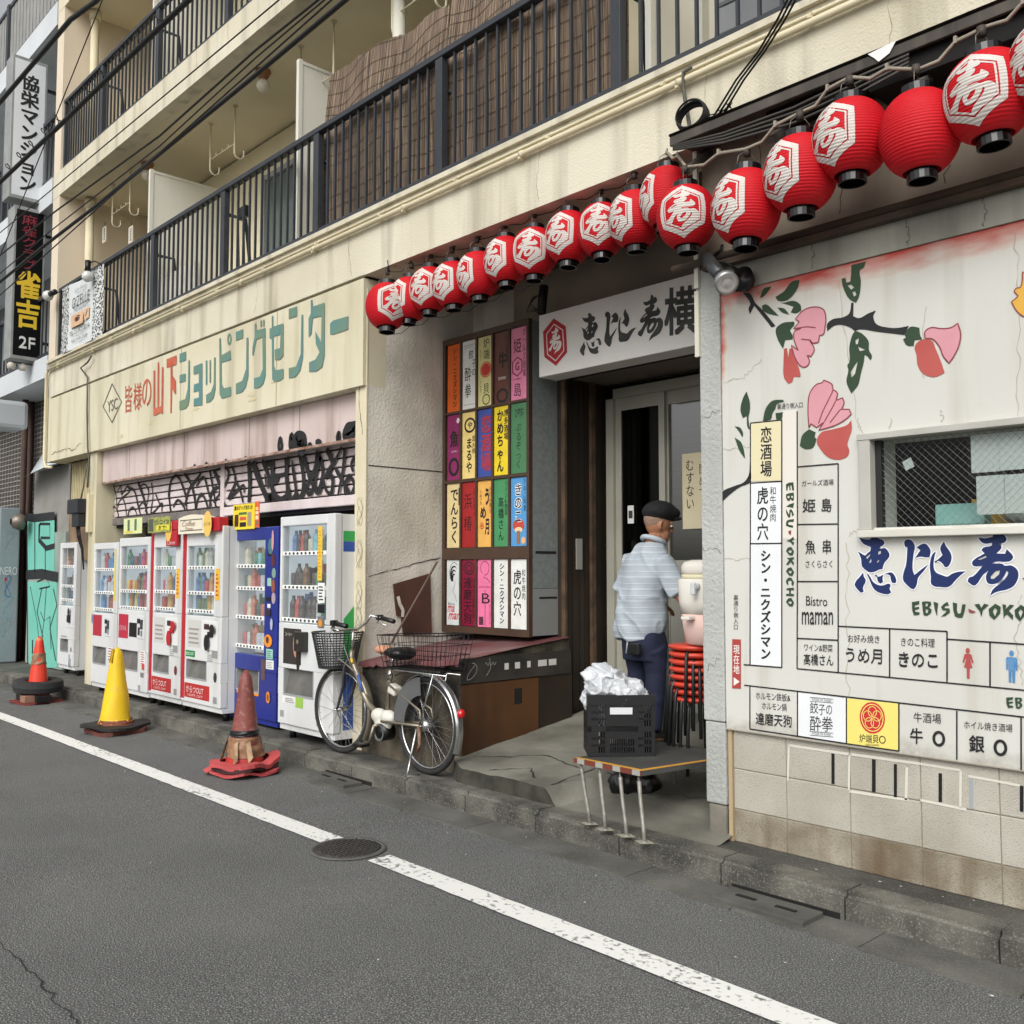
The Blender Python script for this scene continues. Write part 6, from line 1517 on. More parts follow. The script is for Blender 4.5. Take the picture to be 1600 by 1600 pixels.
# ================================================================== BALCONY THINGS
def hanger(x, y, ztop, drop, label):
    t = thing('laundry_bracket', label, 'laundry bracket', (x, y, ztop), 'cream laundry brackets hanging from the balcony ceilings')
    hm = mat('bracket_cream', (206, 196, 168), .5)
    w_ = .58
    for s_ in (-1, 1):
        m = MB(); xx = x + s_ * w_ / 2
        m.tube([(xx, y, ztop), (xx, y, ztop - drop)] + [(xx, y + .055 - .055 * math.cos(a), ztop - drop - .055 * math.sin(a)) for a in [i * math.pi / 8 for i in range(1, 9)]] + [(xx, y + .11, ztop - drop + .05)], .010, hm, 8)
        m.cyl((xx, y, ztop - .008), (xx, y, ztop), .03, hm, 10)
        m.build('hook_arm', t)
    m = MB(); m.cyl((x - w_ / 2, y, ztop - drop + .10), (x + w_ / 2, y, ztop - drop + .10), .006, hm, 6)
    for k in range(1, 4): m.cyl((x - w_ / 2 + w_ * k / 4, y, ztop - drop + .10), (x - w_ / 2 + w_ * k / 4, y, ztop - drop + .14), .005, hm, 6)
    m.build('cross_bar', t); return t
hx = lambda px, y: RX(px, y)
hanger(hx(175, 4.6), 4.6, 6.53, .50, 'cream laundry bracket at the far end of the lower balcony, beside the drainpipe')
hanger(hx(335, 4.75), 4.75, 6.53, .52, 'cream laundry bracket right of the white partition of the lower balcony')
hanger(hx(485, 4.65), 4.65, 6.53, .60, 'cream laundry bracket in front of the globe lamp, left of the reed screen')
hanger(hx(640, 4.6), 4.6, 6.53, .50, 'cream laundry bracket partly hidden above the reed screen')
for k, (px, lab) in enumerate(((150, 'left'), (192, 'right'))):
    m = MB(); xc = hx(px, 4.7); z0 = P(px, 388, 4.7).z
    m.box(xc - .06, xc + .06, 4.69, 4.71, z0, z0 + .22, mat('clip_tag', (214, 208, 190), .6), .004); 
    for q in range(5): m.rect(xc - .01, xc + .045, z0 + .03 + q * .035, z0 + .05 + q * .035, 4.6885, plain((90, 92, 92)))
    m.tube([(xc, 4.7, z0 + .22), (xc, 4.7, z0 + .29)], .004, bw, 5)
    m.build('hanging_tag', origin=(xc, 4.7, z0), label='small slotted tag hanging from the %s hook of the far laundry bracket' % lab, cat='tag')
def globe(px, py, label, zc=6.53):
    p = PZ(px, py, zc - .17)
    t = thing('ceiling_lamp', label, 'lamp', (p.x, p.y, zc), 'globe lamps on the balcony ceiling')
    m = MB(); m.lathe([(.075, 0), (.078, -.02), (.05, -.07), (.035, -.10)], (p.x, p.y, zc), mat('lamp_base_brown', (150, 104, 66), .5), 18); m.build('base', t)
    m = MB(); m.sphere((p.x, p.y, zc - .155), .068, mat('lamp_globe', (214, 208, 192), .3), 16); m.build('globe', t)
globe(230, 276, 'white globe lamp on a brown base at the far end of the balcony ceiling'); globe(411, 136, 'white globe lamp on a brown base nearer to the reed screen')
# reed screens
reed = bpy.data.materials.new('reed'); reed.use_nodes = True
n = reed.node_tree.nodes; l = reed.node_tree.links; b = n['Principled BSDF']; b.inputs['Roughness'].default_value = .85
tc = n.new('ShaderNodeTexCoord'); mp = n.new('ShaderNodeMapping'); mp.inputs['Scale'].default_value = (230, 20, 1.3); l.new(tc.outputs['Object'], mp.inputs[0])
q1 = n.new('ShaderNodeTexNoise'); q1.inputs['Scale'].default_value = 1; q1.inputs['Detail'].default_value = 3; l.new(mp.outputs[0], q1.inputs['Vector'])
q2 = n.new('ShaderNodeTexNoise'); q2.inputs['Scale'].default_value = 1.6; q2.inputs['Detail'].default_value = 6; l.new(tc.outputs['Object'], q2.inputs['Vector'])
rp = n.new('ShaderNodeValToRGB'); e_ = rp.color_ramp.elements
e_[0].position = .34; e_[0].color = srgb((30, 25, 21)) + [1]; e_[1].position = .68; e_[1].color = srgb((170, 148, 124)) + [1]
x__ = rp.color_ramp.elements.new(.5); x__.color = srgb((104, 86, 70)) + [1]
l.new(q1.outputs['Fac'], rp.inputs[0])
mx = n.new('ShaderNodeMix'); mx.data_type = 'RGBA'; mx.blend_type = 'MULTIPLY'; mx.inputs['Factor'].default_value = .6
r2 = n.new('ShaderNodeMapRange'); r2.inputs['From Min'].default_value = .35; r2.inputs['From Max'].default_value = .65; r2.inputs['To Min'].default_value = .62; r2.inputs['To Max'].default_value = 1.2; l.new(q2.outputs['Fac'], r2.inputs['Value'])
cmb = n.new('ShaderNodeCombineColor'); [l.new(r2.outputs[0], cmb.inputs[i]) for i in range(3)]
l.new(rp.outputs[0], mx.inputs['A']); l.new(cmb.outputs[0], mx.inputs['B']); l.new(mx.outputs['Result'], b.inputs['Base Color'])
bp = n.new('ShaderNodeBump'); bp.inputs['Strength'].default_value = .8; bp.inputs['Distance'].default_value = .006; l.new(q1.outputs['Fac'], bp.inputs['Height']); l.new(bp.outputs[0], b.inputs['Normal'])
thread = mat('reed_thread', (58, 50, 43), .9)
def screen(xa, xb, zt0, zt1, label, base=0.0):
    t = thing('reed_screen', label, 'reed screen', ((xa + xb) / 2, 4.33, 4.37), 'weathered reed screens tied behind the lower railing')
    n_ = int((xb - xa) / .03); m = MB(); vs = []; fs = []; nz_ = 14
    yy = lambda x, z: 4.335 + .028 * math.sin((x - xa) * 7.5) * (0.4 + .6 * (z - 4.3) / 1.4) + .012 * noise.noise((x * 3, z * 2, 7)) + max(0, z - 5.2) * .10
    tops = []
    for i in range(n_ + 1):
        x = xa + (xb - xa) * i / n_
        zt = zt0 + (zt1 - zt0) * i / n_ + .035 * abs(math.sin((x - xa) * 5.2)) + .02 * noise.noise((x * 6, 0, 1)) + rnd.uniform(-.008, .008)
        tops.append(zt)
        for k in range(nz_ + 1):
            z = 4.375 + (zt - 4.375) * k / nz_; vs.append((x, yy(x, z), z))
    for i in range(n_):
        for k in range(nz_):
            a = i * (nz_ + 1) + k; fs.append((a, a + nz_ + 1, a + nz_ + 2, a + 1))
    m.add(vs, fs, reed, True); m.build('reed_mat', t)
    m = MB()
    for k in range(1, 13):
        zz_ = 4.42 + k * .118 + rnd.uniform(-.02, .02)
        pts = []
        for i in range(n_ + 1):
            x = xa + (xb - xa) * i / n_; z = zz_ + .028 * math.sin((x - xa) * 7 + k * .25) + .022 * noise.noise((x * 3, k * .6, 0))
            if z < tops[i] - .01: pts.append((x, yy(x, z) - .005, z))
        if len(pts) > 3: m.tube(pts, .0018, thread, 4, smooth=False, caps=False)
    m.build('thread', t)
screen(-7.0, -5.34, 5.80, 5.66, 'pale ragged reed screen rising above the lower railing, left of the steel post')
screen(-5.33, -3.60, 5.78, 5.74, 'darker reed screen behind the railing bars, right of the first one')
# sheets and doors on the balcony right of the screens
m = MB(); N = 60; vs = []; fs = []
for i in range(N + 1):
    for k in range(9):
        x = -3.02 + 3.5 * i / N; z = 4.36 + .9 * k / 8
        vs.append((x, 4.40 + .03 * math.sin(x * 6 + z * 1.2) + .02 * noise.noise((x * 4, z * 3, 0)), z))
for i in range(N):
    for k in range(8): a = i * 9 + k; fs.append((a, a + 9, a + 10, a + 1))
tp = mat('grey_tarp', (128, 130, 130), .35, (104, 106, 108), 2, .6); m.add(vs, fs, tp, True)
for k in range(5):
    pts = [(-3.02 + 3.5 * i / N, 4.392 + .03 * math.sin((-3.02 + 3.5 * i / N) * 6 + (4.5 + .18 * k) * 1.2), 4.47 + .18 * k + .012 * math.sin(i * .55)) for i in range(N + 1)]
    m.ribbon(pts, .022, mat('tarp_band', (84, 86, 88), .5), (0, -1, 0))
m.build('privacy_sheet', origin=(-1.3, 4.4, 4.36), label='rippled grey plastic sheet behind the railing right of the pale shutter doors', cat='plastic sheet')
m = MB()
for k in range(3): m.box(-4.04 + .36 * k, -3.70 + .36 * k, 5.2, 5.23, 4.35, 6.2, mat('pale_shutter', (190, 188, 176), .5, (170, 168, 158), 3, .4), .004)
m.build('storm_shutter', origin=(-3.5, 5.2, 4.35), label='pale ribbed storm shutter doors behind the railing beside the reed screen', cat='shutter')
m = MB(); m.box(-3.13, -3.09, 4.37, 4.44, 4.35, 4.95, plain((196, 194, 180)), .003); m.build('sheet_post', origin=(-3.11, 4.4, 4.35), label='pale slotted post with white cords at the edge of the grey sheet', cat='post')
# white board / AC cover and poles behind the lower railing
m = MB()
pa = [P(238, 442, 4.33), P(303, 408, 4.33), P(308, 482, 4.33), P(243, 516, 4.33)]
m.prism([pa[0], pa[1], pa[2], pa[3]], (0, .06, 0), mat('white_board', (206, 202, 190), .6, (170, 164, 150), 4, .6, streak=(150, 142, 124), sscale=6, samt=.5))
m.build('white_box', origin=tuple(pa[3]), label='stained white boxed panel standing behind the lower railing bars', cat='box')
m = MB()
for px in (375, 383, 392): m.tube([P(px, 480, 4.6), P(px + 4 * rnd.uniform(-1, 1), 300, 4.7)], .008, mat('pole_grey', (90, 88, 84), .6), 6)
m.box(P(378, 335, 4.6).x, P(390, 335, 4.6).x, 4.55, 4.6, P(384, 342, 4.6).z, P(384, 325, 4.6).z, blackp)
m.build('pole_bundle', origin=tuple(P(383, 480, 4.6)), label='thin grey poles clipped together behind the lower railing', cat='poles')
# shop banner on the railing with two clip-on lamps
bn = thing('shop_banner', 'white eyelash salon banner with speckled borders tied to the lower railing', 'banner', (-12.35, 4.17, 4.25))
Bq = [P(93.5, 553, 4.17), P(159, 523, 4.17), P(159, 420, 4.17), P(93.5, 457, 4.17)]
xa, xb, za, zb_ = -13.07, -11.62, 4.28, 5.17
spk = bpy.data.materials.new('speckled_border'); spk.use_nodes = True
n = spk.node_tree.nodes; l = spk.node_tree.links; tc = n.new('ShaderNodeTexCoord'); q = n.new('ShaderNodeTexNoise'); q.inputs['Scale'].default_value = 42; q.inputs['Detail'].default_value = 1; l.new(tc.outputs['Object'], q.inputs['Vector'])
rp = n.new('ShaderNodeValToRGB'); rp.color_ramp.interpolation = 'CONSTANT'; rp.color_ramp.elements[0].color = srgb((36, 36, 36)) + [1]; rp.color_ramp.elements[1].color = srgb((218, 220, 216)) + [1]; rp.color_ramp.elements[1].position = .485; l.new(q.outputs['Fac'], rp.inputs[0]); l.new(rp.outputs[0], n['Principled BSDF'].inputs['Base Color'])
m = MB(); bwht = mat('banner_white', (214, 218, 216), .5, (200, 206, 206), 2, .5)
for u0, u1, mm in ((0, .22, spk), (.22, .80, bwht), (.80, 1, spk)):
    vs = []; fs = []; N = 10
    for i in range(N + 1):
        x = xa + (xb - xa) * (u0 + (u1 - u0) * i / N); yv = 4.17 + .012 * math.sin(x * 8)
        sag = .03 * math.sin(math.pi * (x - xa) / (xb - xa))
        vs += [(x, yv, za + sag * .3), (x, yv + .008, (za + zb_) / 2), (x, yv, zb_ - sag)]
    for i in range(N): fs += [(i * 3, i * 3 + 3, i * 3 + 4, i * 3 + 1), (i * 3 + 1, i * 3 + 4, i * 3 + 5, i * 3 + 2)]
    m.add(vs, fs, mm, True)
m.build('cloth', bn)
m = MB(); yB = 4.152
bu = lambda u: xa + (xb - xa) * u
gk = plain((60, 60, 60))
text(m, 'Salon Beauté', fr(bu(.38), bu(.66), 5.0, 5.05, yB), plain((130, 130, 130)), -.02, lean=.1)
text(m, 'GIZELLE', fr(bu(.32), bu(.74), 4.80, 4.94, yB), gk, -.012)
text(m, 'まつげ & アイブロウ', fr(bu(.28), bu(.72), 4.735, 4.765, yB), plain((90, 100, 120)), 0)
m.quad(*fr(bu(.30), bu(.60), 4.56, 4.72, yB), mat('skin_print', (222, 186, 150), .6, (196, 150, 116), 9, .6)); m.quad(*fr(bu(.63), bu(.74), 4.58, 4.72, yB), mat('skin_print', (222, 186, 150)))
m.poly([(bu(.46) + .09 * math.cos(a), yB - .001, 4.64 + .028 * math.sin(a)) for a in [i * math.pi / 8 for i in range(16)]], plain((110, 70, 50))); m.poly([(bu(.46) + .03 * math.cos(a), yB - .002, 4.64 + .026 * math.sin(a)) for a in [i * math.pi / 8 for i in range(16)]], plain((40, 26, 20)))
m.ribbon([(bu(.40), yB - .0015, 4.655), (bu(.46), yB - .0015, 4.685), (bu(.53), yB - .0015, 4.665)], .014, plain((60, 40, 30)), (0, -1, 0)); m.ribbon([(bu(.66), yB - .0015, 4.62), (bu(.70), yB - .0015, 4.69)], .02, plain((80, 56, 40)), (0, -1, 0))
text(m, 'TEL 03-5422-8714', fr(bu(.27), bu(.75), 4.46, 4.52, yB), gk, -.01); text(m, '平日 10:00~20:00', fr(bu(.32), bu(.70), 4.36, 4.41, yB), gk, -.01)
m.build('print', bn)
for px, py, lab, d in ((137, 425, 'clear bulb lamp in a black holder above the right end of the salon banner', 1), (78, 460, 'clear bulb lamp at the left end of the salon banner', 0)):
    p = P(px, py, 4.08); t = thing('clip_lamp', lab, 'lamp', tuple(p), 'clip lamps lighting the salon banner')
    m = MB(); m.tube([(p.x + .22, 4.22, p.z + .05), (p.x + .1, 4.12, p.z + .12), (p.x, 4.08, p.z + .10)] if d else [(p.x + .3, 4.22, p.z + .02), (p.x + .1, 4.1, p.z)], .008, bw, 6)
    if d: m.cyl((p.x, 4.08, p.z), (p.x, 4.08, p.z + .14), .035, blackp, 12)
    else: m.cyl((p.x + .02, 4.08, p.z), (p.x + .14, 4.1, p.z + .01), .035, blackp, 12)
    m.build('holder', t)
    m = MB(); m.sphere((p.x, 4.08, p.z - .055) if d else (p.x - .05, 4.07, p.z - .01), .07, mat('bulb_glass', (206, 206, 200), .1, spec=.9), 14); m.build('bulb', t)

# ================================================================== OVERHEAD CABLES
def cable(name, label, pxs, Y, r, spiral=False, m_=None):
    pts = [P(x, y, Y) for x, y in pxs]; d = (pts[-1] - pts[0]).normalized()
    a, b_ = pts[0] - d * 6, pts[-1] + d * 14
    m = MB(); N = 24; full = [a] + pts + [b_]
    m.tube(full, r, m_ or bw, 7)
    if spiral:
        tot = (b_ - a).length; q = []; k = 0
        sp_ = []; s0 = 4.0
        while s0 < tot - 8:
            c_ = a + d * s0; sp_.append(c_ + Vector((.0, -.05 * math.sin(s0 * 16), .06 + .06 * math.cos(s0 * 16)))); s0 += .05
        m.tube(sp_, .006, bw, 4, smooth=False)
    return m.build(name, origin=tuple(pts[0]), label=label, cat='cable')
cable('overhead_cable', 'thick black overhead cable wrapped in loose spiral wire crossing the upper balcony', [(0, 285), (100, 190), (237, 55), (295, 0)], 3.0, .023, True)
cable('overhead_cable', 'thick black cable crossing the top of the tall grey apartment sign', [(0, 160), (72, 76), (110, 31), (150, 2)], 3.2, .026)
cable('overhead_cable', 'plain thick black cable running just above the lower balcony railing', [(67, 386), (150, 322), (400, 117), (540, 0)], 3.0, .016)
for k, (pp, yy_) in enumerate((([(80, 297), (400, 30)], 3.4), ([(80, 335), (250, 212), (400, 78)], 3.3), ([(80, 360), (250, 228), (400, 90)], 3.2), ([(60, 250), (160, 0)], 3.4), ([(80, 390), (400, 105)], 2.9))):
    cable('thin_cable', ['thin wire along the upper slab edge, highest of the thin ones', 'thin twisted wire under the upper slab', 'thin wire hugging the twisted one under the upper slab', 'thin steep wire at the far left crossing the peach end wall', 'thin wire just above the plain thick cable'][k], pp, yy_, .006 if k != 1 else .009)
cp = thing('coiled_cable', 'coil of black cable hanging on the beam by a bent grey pipe', 'cable', tuple(P(1087, 190, 4.12)))
m = MB()
cc = P(1085, 188, 4.12)
for k in range(5):
    rr = .085 + .006 * rnd.random(); ax = rnd.uniform(-.2, .2)
    m.tube([(cc.x + rr * 1.05 * math.cos(t), cc.y + ax * .05 * math.sin(t) - .01 * k, cc.z + .78 * rr * math.sin(t) + .006 * k) for t in [i * math.pi / 14 for i in range(28)]], .0065, bw, 5, closed=True)
for k in range(10):
    a = cc + Vector((.1 + rnd.uniform(-.02, .1), -.02, -.03 + rnd.uniform(-.05, .04))); pts = [a + Vector((rnd.uniform(-.06, .06), rnd.uniform(-.02, .02), rnd.uniform(-.05, .05))) for q in range(5)]
    m.tube(pts, .004, bw, 4)
m.build('coil', cp)
m = MB(); m.tube([P(1080, 105, 4.15), P(1068, 113, 4.15), P(1068, 140, 4.15), P(1078, 200, 4.14), P(1082, 225, 4.14)], .011, cv, 8); m.build('bent_pipe', cp)
m = MB()
for k in range(3): m.tube([P(1110 + 10 * k, 190 - 6 * k, 4.1), P(1150 + 6 * k, 125, 4.05), P(1185 + 5 * k, 80, 3.95), P(1215 + 6 * k, 30, 3.85), P(1245 + 7 * k, -30, 3.7), P(1330, -300, 3.3)], .0055, bw, 5)
m.build('drop_wire', cp)
m = MB()
for k in range(4): m.tube([P(1052, 228 + 2 * k, 3.968), P(1130, 208 + 5 * k, 3.966), P(1240, 168 + 8 * k, 3.965), P(1330, 125 + 9 * k, 3.965), P(1420, 85 + 6 * k, 3.965)], .007, mat('grey_cable', (64, 62, 58), .7), 5)
m.build('strung_cable', origin=tuple(P(1130, 210, 3.86)), label='grey cables strung along the timber eave edge', cat='cables')
# ================================================================== NEIGHBOUR ON THE LEFT
nb = thing('neighbour_building', 'white and dark tiled building with balconies beyond the cream apartment block', 'building', (-16, 4.6, .12))
nw = mat('neighbour_white', (206, 210, 212), .7, (186, 190, 192), 1.5, .5); ng = mat('neighbour_grey', (128, 130, 130), .8, (104, 106, 106), 1.5, .5)
til = mat('dark_tile', (62, 56, 52), .6, (46, 42, 40), 8, .6)
mb = MB(); mb.box(-40, X0 - .06, 4.75, 12, .12, 4.2, til)
z = .3
while z < 4.2: mb.box(-22, X0 - .06, 4.746, 4.7495, z, z + .012, mat('tile_joint', (150, 146, 136), .9)); z += .075
x = -19.0
while x < X0 - .1: mb.box(x, x + .01, 4.7455, 4.749, .2, 4.2, MATS['tile_joint']); x += .16
mb.build('tiled_wall', nb)
mb = MB(); mb.box(-40, X0 - .05, 5.3, 12, 4.2, 9.4, ng); mb.build('upper_wall', nb)
for z0, z1 in ((9.02, 9.36), (6.5, 6.86), (4.1, 4.4)):
    mb = MB(); mb.box(-40, X0 - .05, 4.2, 5.3, z0, z1, nw); mb.build('balcony_slab', nb)
mb = MB()
for z0, z1 in ((9.36, 10.35), (6.86, 7.8), (4.4, 5.3)):
    x = -20.0
    while x < X0 - .1: mb.box(x, x + (.125 if z0 > 9 else .022), 4.24, 4.26, z0 + .06, z1 - .05, mat('slat_grey', (150, 150, 146), .6, (120, 120, 116), 5, .5) if z0 > 9 else steel); x += .16
    mb.box(-40, X0 - .08, 4.22, 4.28, z1 - .06, z1, steel); mb.box(-40, X0 - .08, 4.23, 4.27, z0 + .02, z0 + .07, steel)
    for x in (-18.6, -16.1): mb.box(x, x + .1, 4.20, 4.26, z0, z1, steel)
mb.build('balcony_rail', nb)
mb = MB(); 
for yy in (4.55, 4.68): mb.cyl((-15.75 - (yy - 4.55), yy, .12), (-15.75 - (yy - 4.55), yy, 4.1), .045, mat('rust_pipe', (74, 52, 42), .7, (56, 40, 34), 4, .5), 12)
mb.build('drainpipe', nb)
mb = MB(); mb.box(-14.05, X0 - .07, 4.42, 4.7, 4.1, 10, mat('end_column', (96, 96, 94), .8, (70, 70, 68), 3, .6)); mb.build('end_column', nb)
# projecting signs, facing along the street
def vsign(label, X, y0, y1, z0, z1, face, chars, rim, cat_='sign'):
    t = thing('projecting_sign', label, cat_, (X, (y0 + y1) / 2, z0), 'tall projecting signs on the far building')
    m = MB(); m.box(X - .30, X - .002, y0, y1, z0, z1, rim, .01); m.build('box', t)
    m = MB(); m.box(X - .003, X, y0 + .035, y1 - .035, z0 + .05, z1 - .05, face); m.build('face', t)
    m = MB()
    for s_, ya, yb2, za, zb2, col_, bo in chars:
        n_ = len(s_) if za is not None else 1
        h = (zb2 - za) / len(s_)
        for i, ch in enumerate(s_):
            zt_ = zb2 - i * h
            text(m, ch, [Vector((X + .003, ya, zt_ - h)), Vector((X + .003, yb2, zt_ - h)), Vector((X + .003, yb2, zt_)), Vector((X + .003, ya, zt_))], plain(col_, .5), bo, True)
    m.build('lettering', t)
    m = MB()
    for z in (z0 + .3, z1 - .3): m.box(X - .2, X - .16, y1, y1 + .28, z - .02, z + .02, steel)
    m.build('bracket', t); return t
vsign('tall white projecting apartment sign with black vertical lettering', -14.2, 3.80, 4.27, 6.64, 8.68, mat('sign_face_white', (220, 224, 226), .4, (208, 212, 216), 1.5, .5), [('協栄マンション', 3.91, 4.16, 6.76, 8.45, (24, 24, 26), .03)], mat('sign_rim', (150, 152, 150), .5, (110, 112, 112), 6, .5))
t = vsign('tall black projecting mahjong club sign with yellow brush characters', -14.2, 3.88, 4.30, 4.40, 6.55, mat('sign_face_black', (9, 9, 12), .5, spec=.2), [('麻雀クラブ', 3.98, 4.19, 5.66, 6.45, (128, 34, 48), .01), ('雀吉', 3.93, 4.26, 4.84, 5.66, (226, 190, 50), .03)], MATS['sign_rim'])
m = MB(); text(m, '2F', [Vector((-14.197, 3.99, 4.56)), Vector((-14.197, 4.20, 4.56)), Vector((-14.197, 4.20, 4.72)), Vector((-14.197, 3.99, 4.72))], plain((216, 216, 212)), .02); m.build('floor_number', t)
m = MB()
for y_ in (3.93, 4.08, 4.26): m.lathe([(.0, -.10), (.05, -.09), (.055, -.03), (.03, 0)], (-14.3, y_, 4.36), plain((190, 184, 172)), 12)
m.box(-14.32, -14.28, 3.9, 4.4, 4.355, 4.375, steel); m.build('lamp_row', origin=(-14.3, 4.1, 4.26), label='three small pale lamps on a rod under the black mahjong sign', cat='lamps')
m = MB(); m.box(-15.2, -14.72, 3.50, 3.54, 3.52, 3.86, mat('box_sign_face', (96, 88, 88), .5, (80, 74, 74), 2, .5)); m.box(-15.2, -14.70, 3.54, 4.3, 3.50, 3.90, mat('box_sign_rim', (176, 180, 182), .5), .06)
bp_ = [P(0, 590, 3.5), P(46, 592, 3.5)]
m.build('box_sign', origin=(-15, 3.9, 3.5), label='blank brown fronted box sign with pale rounded rim below the black mahjong sign', cat='sign')
m = MB(); m.add([(-15.1, 4.72, 3.42), (-13.75, 4.72, 3.42), (-13.75, 4.45, 2.96), (-15.1, 4.45, 2.90), (-15.3, 4.22, 2.76), (-13.78, 4.3, 2.92)], [(0, 1, 2, 3), (3, 2, 5, 4)], mat('sheet_white', (196, 202, 204), .5, (176, 182, 184), 2, .5))
m.build('sheet_awning', origin=(-14.4, 4.5, 2.8), label='bent pale sheet metal awning above the green graffiti panel', cat='awning')
m = MB(); m.box(-15.25, -13.72, 4.56, 4.6, 2.02, 2.95, mat('grey_panel', (150, 148, 142), .6, (116, 112, 106), 1.6, .7))
m.build('grey_panel', origin=(-14.5, 4.58, 2.0), label='plain grey panel between the awning and the green graffiti', cat='panel')
m = MB(); tq = mat('graffiti_green', (112, 188, 170), .6, (98, 170, 152), 2, .5)
m.box(-15.3, -13.72, 4.52, 4.56, .14, 2.02, mat('graffiti_back', (150, 160, 150), .7, (110, 120, 112), 2, .6))
gp = lambda x, y, d=0: P(x * 130 / 359, 500 + y * 130 / 359, 4.517 - d)
for q in ([(118, 860), (235, 850), (235, 1090), (120, 1095)], [(120, 1130), (245, 1130), (245, 1500), (125, 1500)]): m.poly([gp(*p) for p in q], tq)
bgk = mat('graffiti_black', (30, 32, 34), .6)
for q, wd in (([(112, 850), (150, 855), (235, 845)], .12), ([(112, 1100), (180, 1095), (250, 1110)], .14), ([(150, 870), (150, 1090)], .035), ([(195, 980), (195, 1090)], .03), ([(170, 880), (168, 950), (200, 985), (235, 975)], .08), ([(170, 880), (215, 880), (215, 940), (175, 940)], .04),
              ([(130, 1150), (160, 1300), (170, 1420)], .02), ([(160, 1130), (200, 1110), (215, 1150), (170, 1160)], .025), ([(180, 1160), (160, 1260), (185, 1370)], .03), ([(200, 1150), (190, 1300), (215, 1280), (220, 1420)], .025), ([(230, 1160), (245, 1230), (215, 1330), (240, 1470)], .03), ([(175, 1260), (190, 1300), (178, 1380)], .02), ([(140, 1380), (140, 1440)], .05), ([(115, 900), (118, 1480)], .03)):
    m.ribbon([gp(x, y, .002) for x, y in q], wd, bgk, (0, -1, 0))
m.build('graffiti_panel', origin=(-14.5, 4.55, .14), label='turquoise graffiti painted panel with black outlines left of the slim machine', cat='graffiti panel')
sc2 = thing('steel_cabinet', 'scratched grey steel cabinet with white scribbles at the far left', 'cabinet', (-16, 4.3, .13))
m = MB(); stl = mat('grey_steel', (142, 152, 156), .4, (120, 130, 134), 2, .6, streak=(140, 148, 150), sscale=5, samt=.4); m.box(-17.2, -15.5, 4.17, 4.46, .13, 2.42, stl, .02); m.build('body', sc2)
m = MB()
wq = plain((206, 210, 210))
cx_ = -15.497
text(m, 'NERO', [Vector((cx_, 4.20, 1.42)), Vector((cx_, 4.43, 1.42)), Vector((cx_, 4.43, 1.54)), Vector((cx_, 4.20, 1.54))], wq, -.01)
m.build('lettering', sc2)
for zc, a, c_ in ((1.9, .05, (150, 160, 162)), (.95, .06, (130, 170, 190)), (.6, .05, (150, 166, 172)), (1.25, .04, (80, 120, 170))):
    m = MB(); m.ribbon([(cx_, 4.31 + a * math.sin(t * 2.3), zc + .16 * math.cos(t * 1.1)) for t in [i * .3 for i in range(28)]], .008, plain(c_), (1, 0, 0)); m.build('scribble', sc2)
m = MB(); m.poly([(cx_, 4.28 + .02 * math.cos(a), 1.36 + .025 * math.sin(a)) for a in [i * math.pi / 5 for i in range(10)]], plain((190, 60, 80)), nrm=(1, 0, 0)); m.build('sticker', sc2)
m = MB(); m.lathe([(.0, .0), (.11, .01), (.13, .06), (.10, .14), (.05, .18)], (-15.2, 4.42, 2.2), mat('vent_metal', (120, 112, 102), .4, metal=.4), 16, mtx=Matrix.Rotation(math.radians(90), 3, 'X')); m.build('vent_hood', origin=(-15.2, 4.42, 2.2), label='round metal vent hood between the steel cabinet and the grey panel', cat='vent')

# ================================================================== SPOTLIGHT
sl = thing('spotlight', 'grey metal spotlight clamped at the top of the entrance pillar', 'spotlight', tuple(P(1115, 405, 4.0)))
a = P(1104, 404, 4.06); c_ = P(1136, 443, 3.86); d = (c_ - a).normalized()
m = MB(); m.tube([a, a.lerp(c_, .3), a.lerp(c_, .75)], .034, mat('spot_dark', (50, 52, 54), .4), 14); m.tube([a.lerp(c_, .72), a.lerp(c_, .93)], [.036, .05], MATS['spot_dark'], 16); m.tube([a, a + Vector((.02, .1, .06)), a + Vector((.0, .14, .1))], .01, blackp, 6); m.build('housing', sl)
mt = d.to_track_quat('Z', 'Y').to_matrix()
m = MB(); m.lathe([(.056, -.03), (.058, .0), (.05, .004)], c_, mat('spot_rim', (150, 150, 148), .35, metal=.6), 24, mtx=mt); m.lathe([(.05, .001), (.035, .004), (.033, .001), (.018, .006), (0, .008)], c_, mat('spot_lens', (164, 160, 156), .15, spec=.8), 24, mtx=mt); m.build('lens', sl)
a = P(1158, 436, 4.12); m = MB(); m.lathe([(0, -.06), (.05, -.05), (.068, .0), (.0, .01)], a, blackp, 20, mtx=Matrix.Rotation(math.radians(80), 3, 'X'))
for k in range(4): m.tube([P(1118 + 4 * k, 412, 4.08), P(1132 + 5 * k, 408 + 3 * k, 4.05), P(1146 + 2 * k, 420, 4.08), P(1154, 430, 4.1)], .004, bw, 5)
m.build('lamp_shade_back', sl)

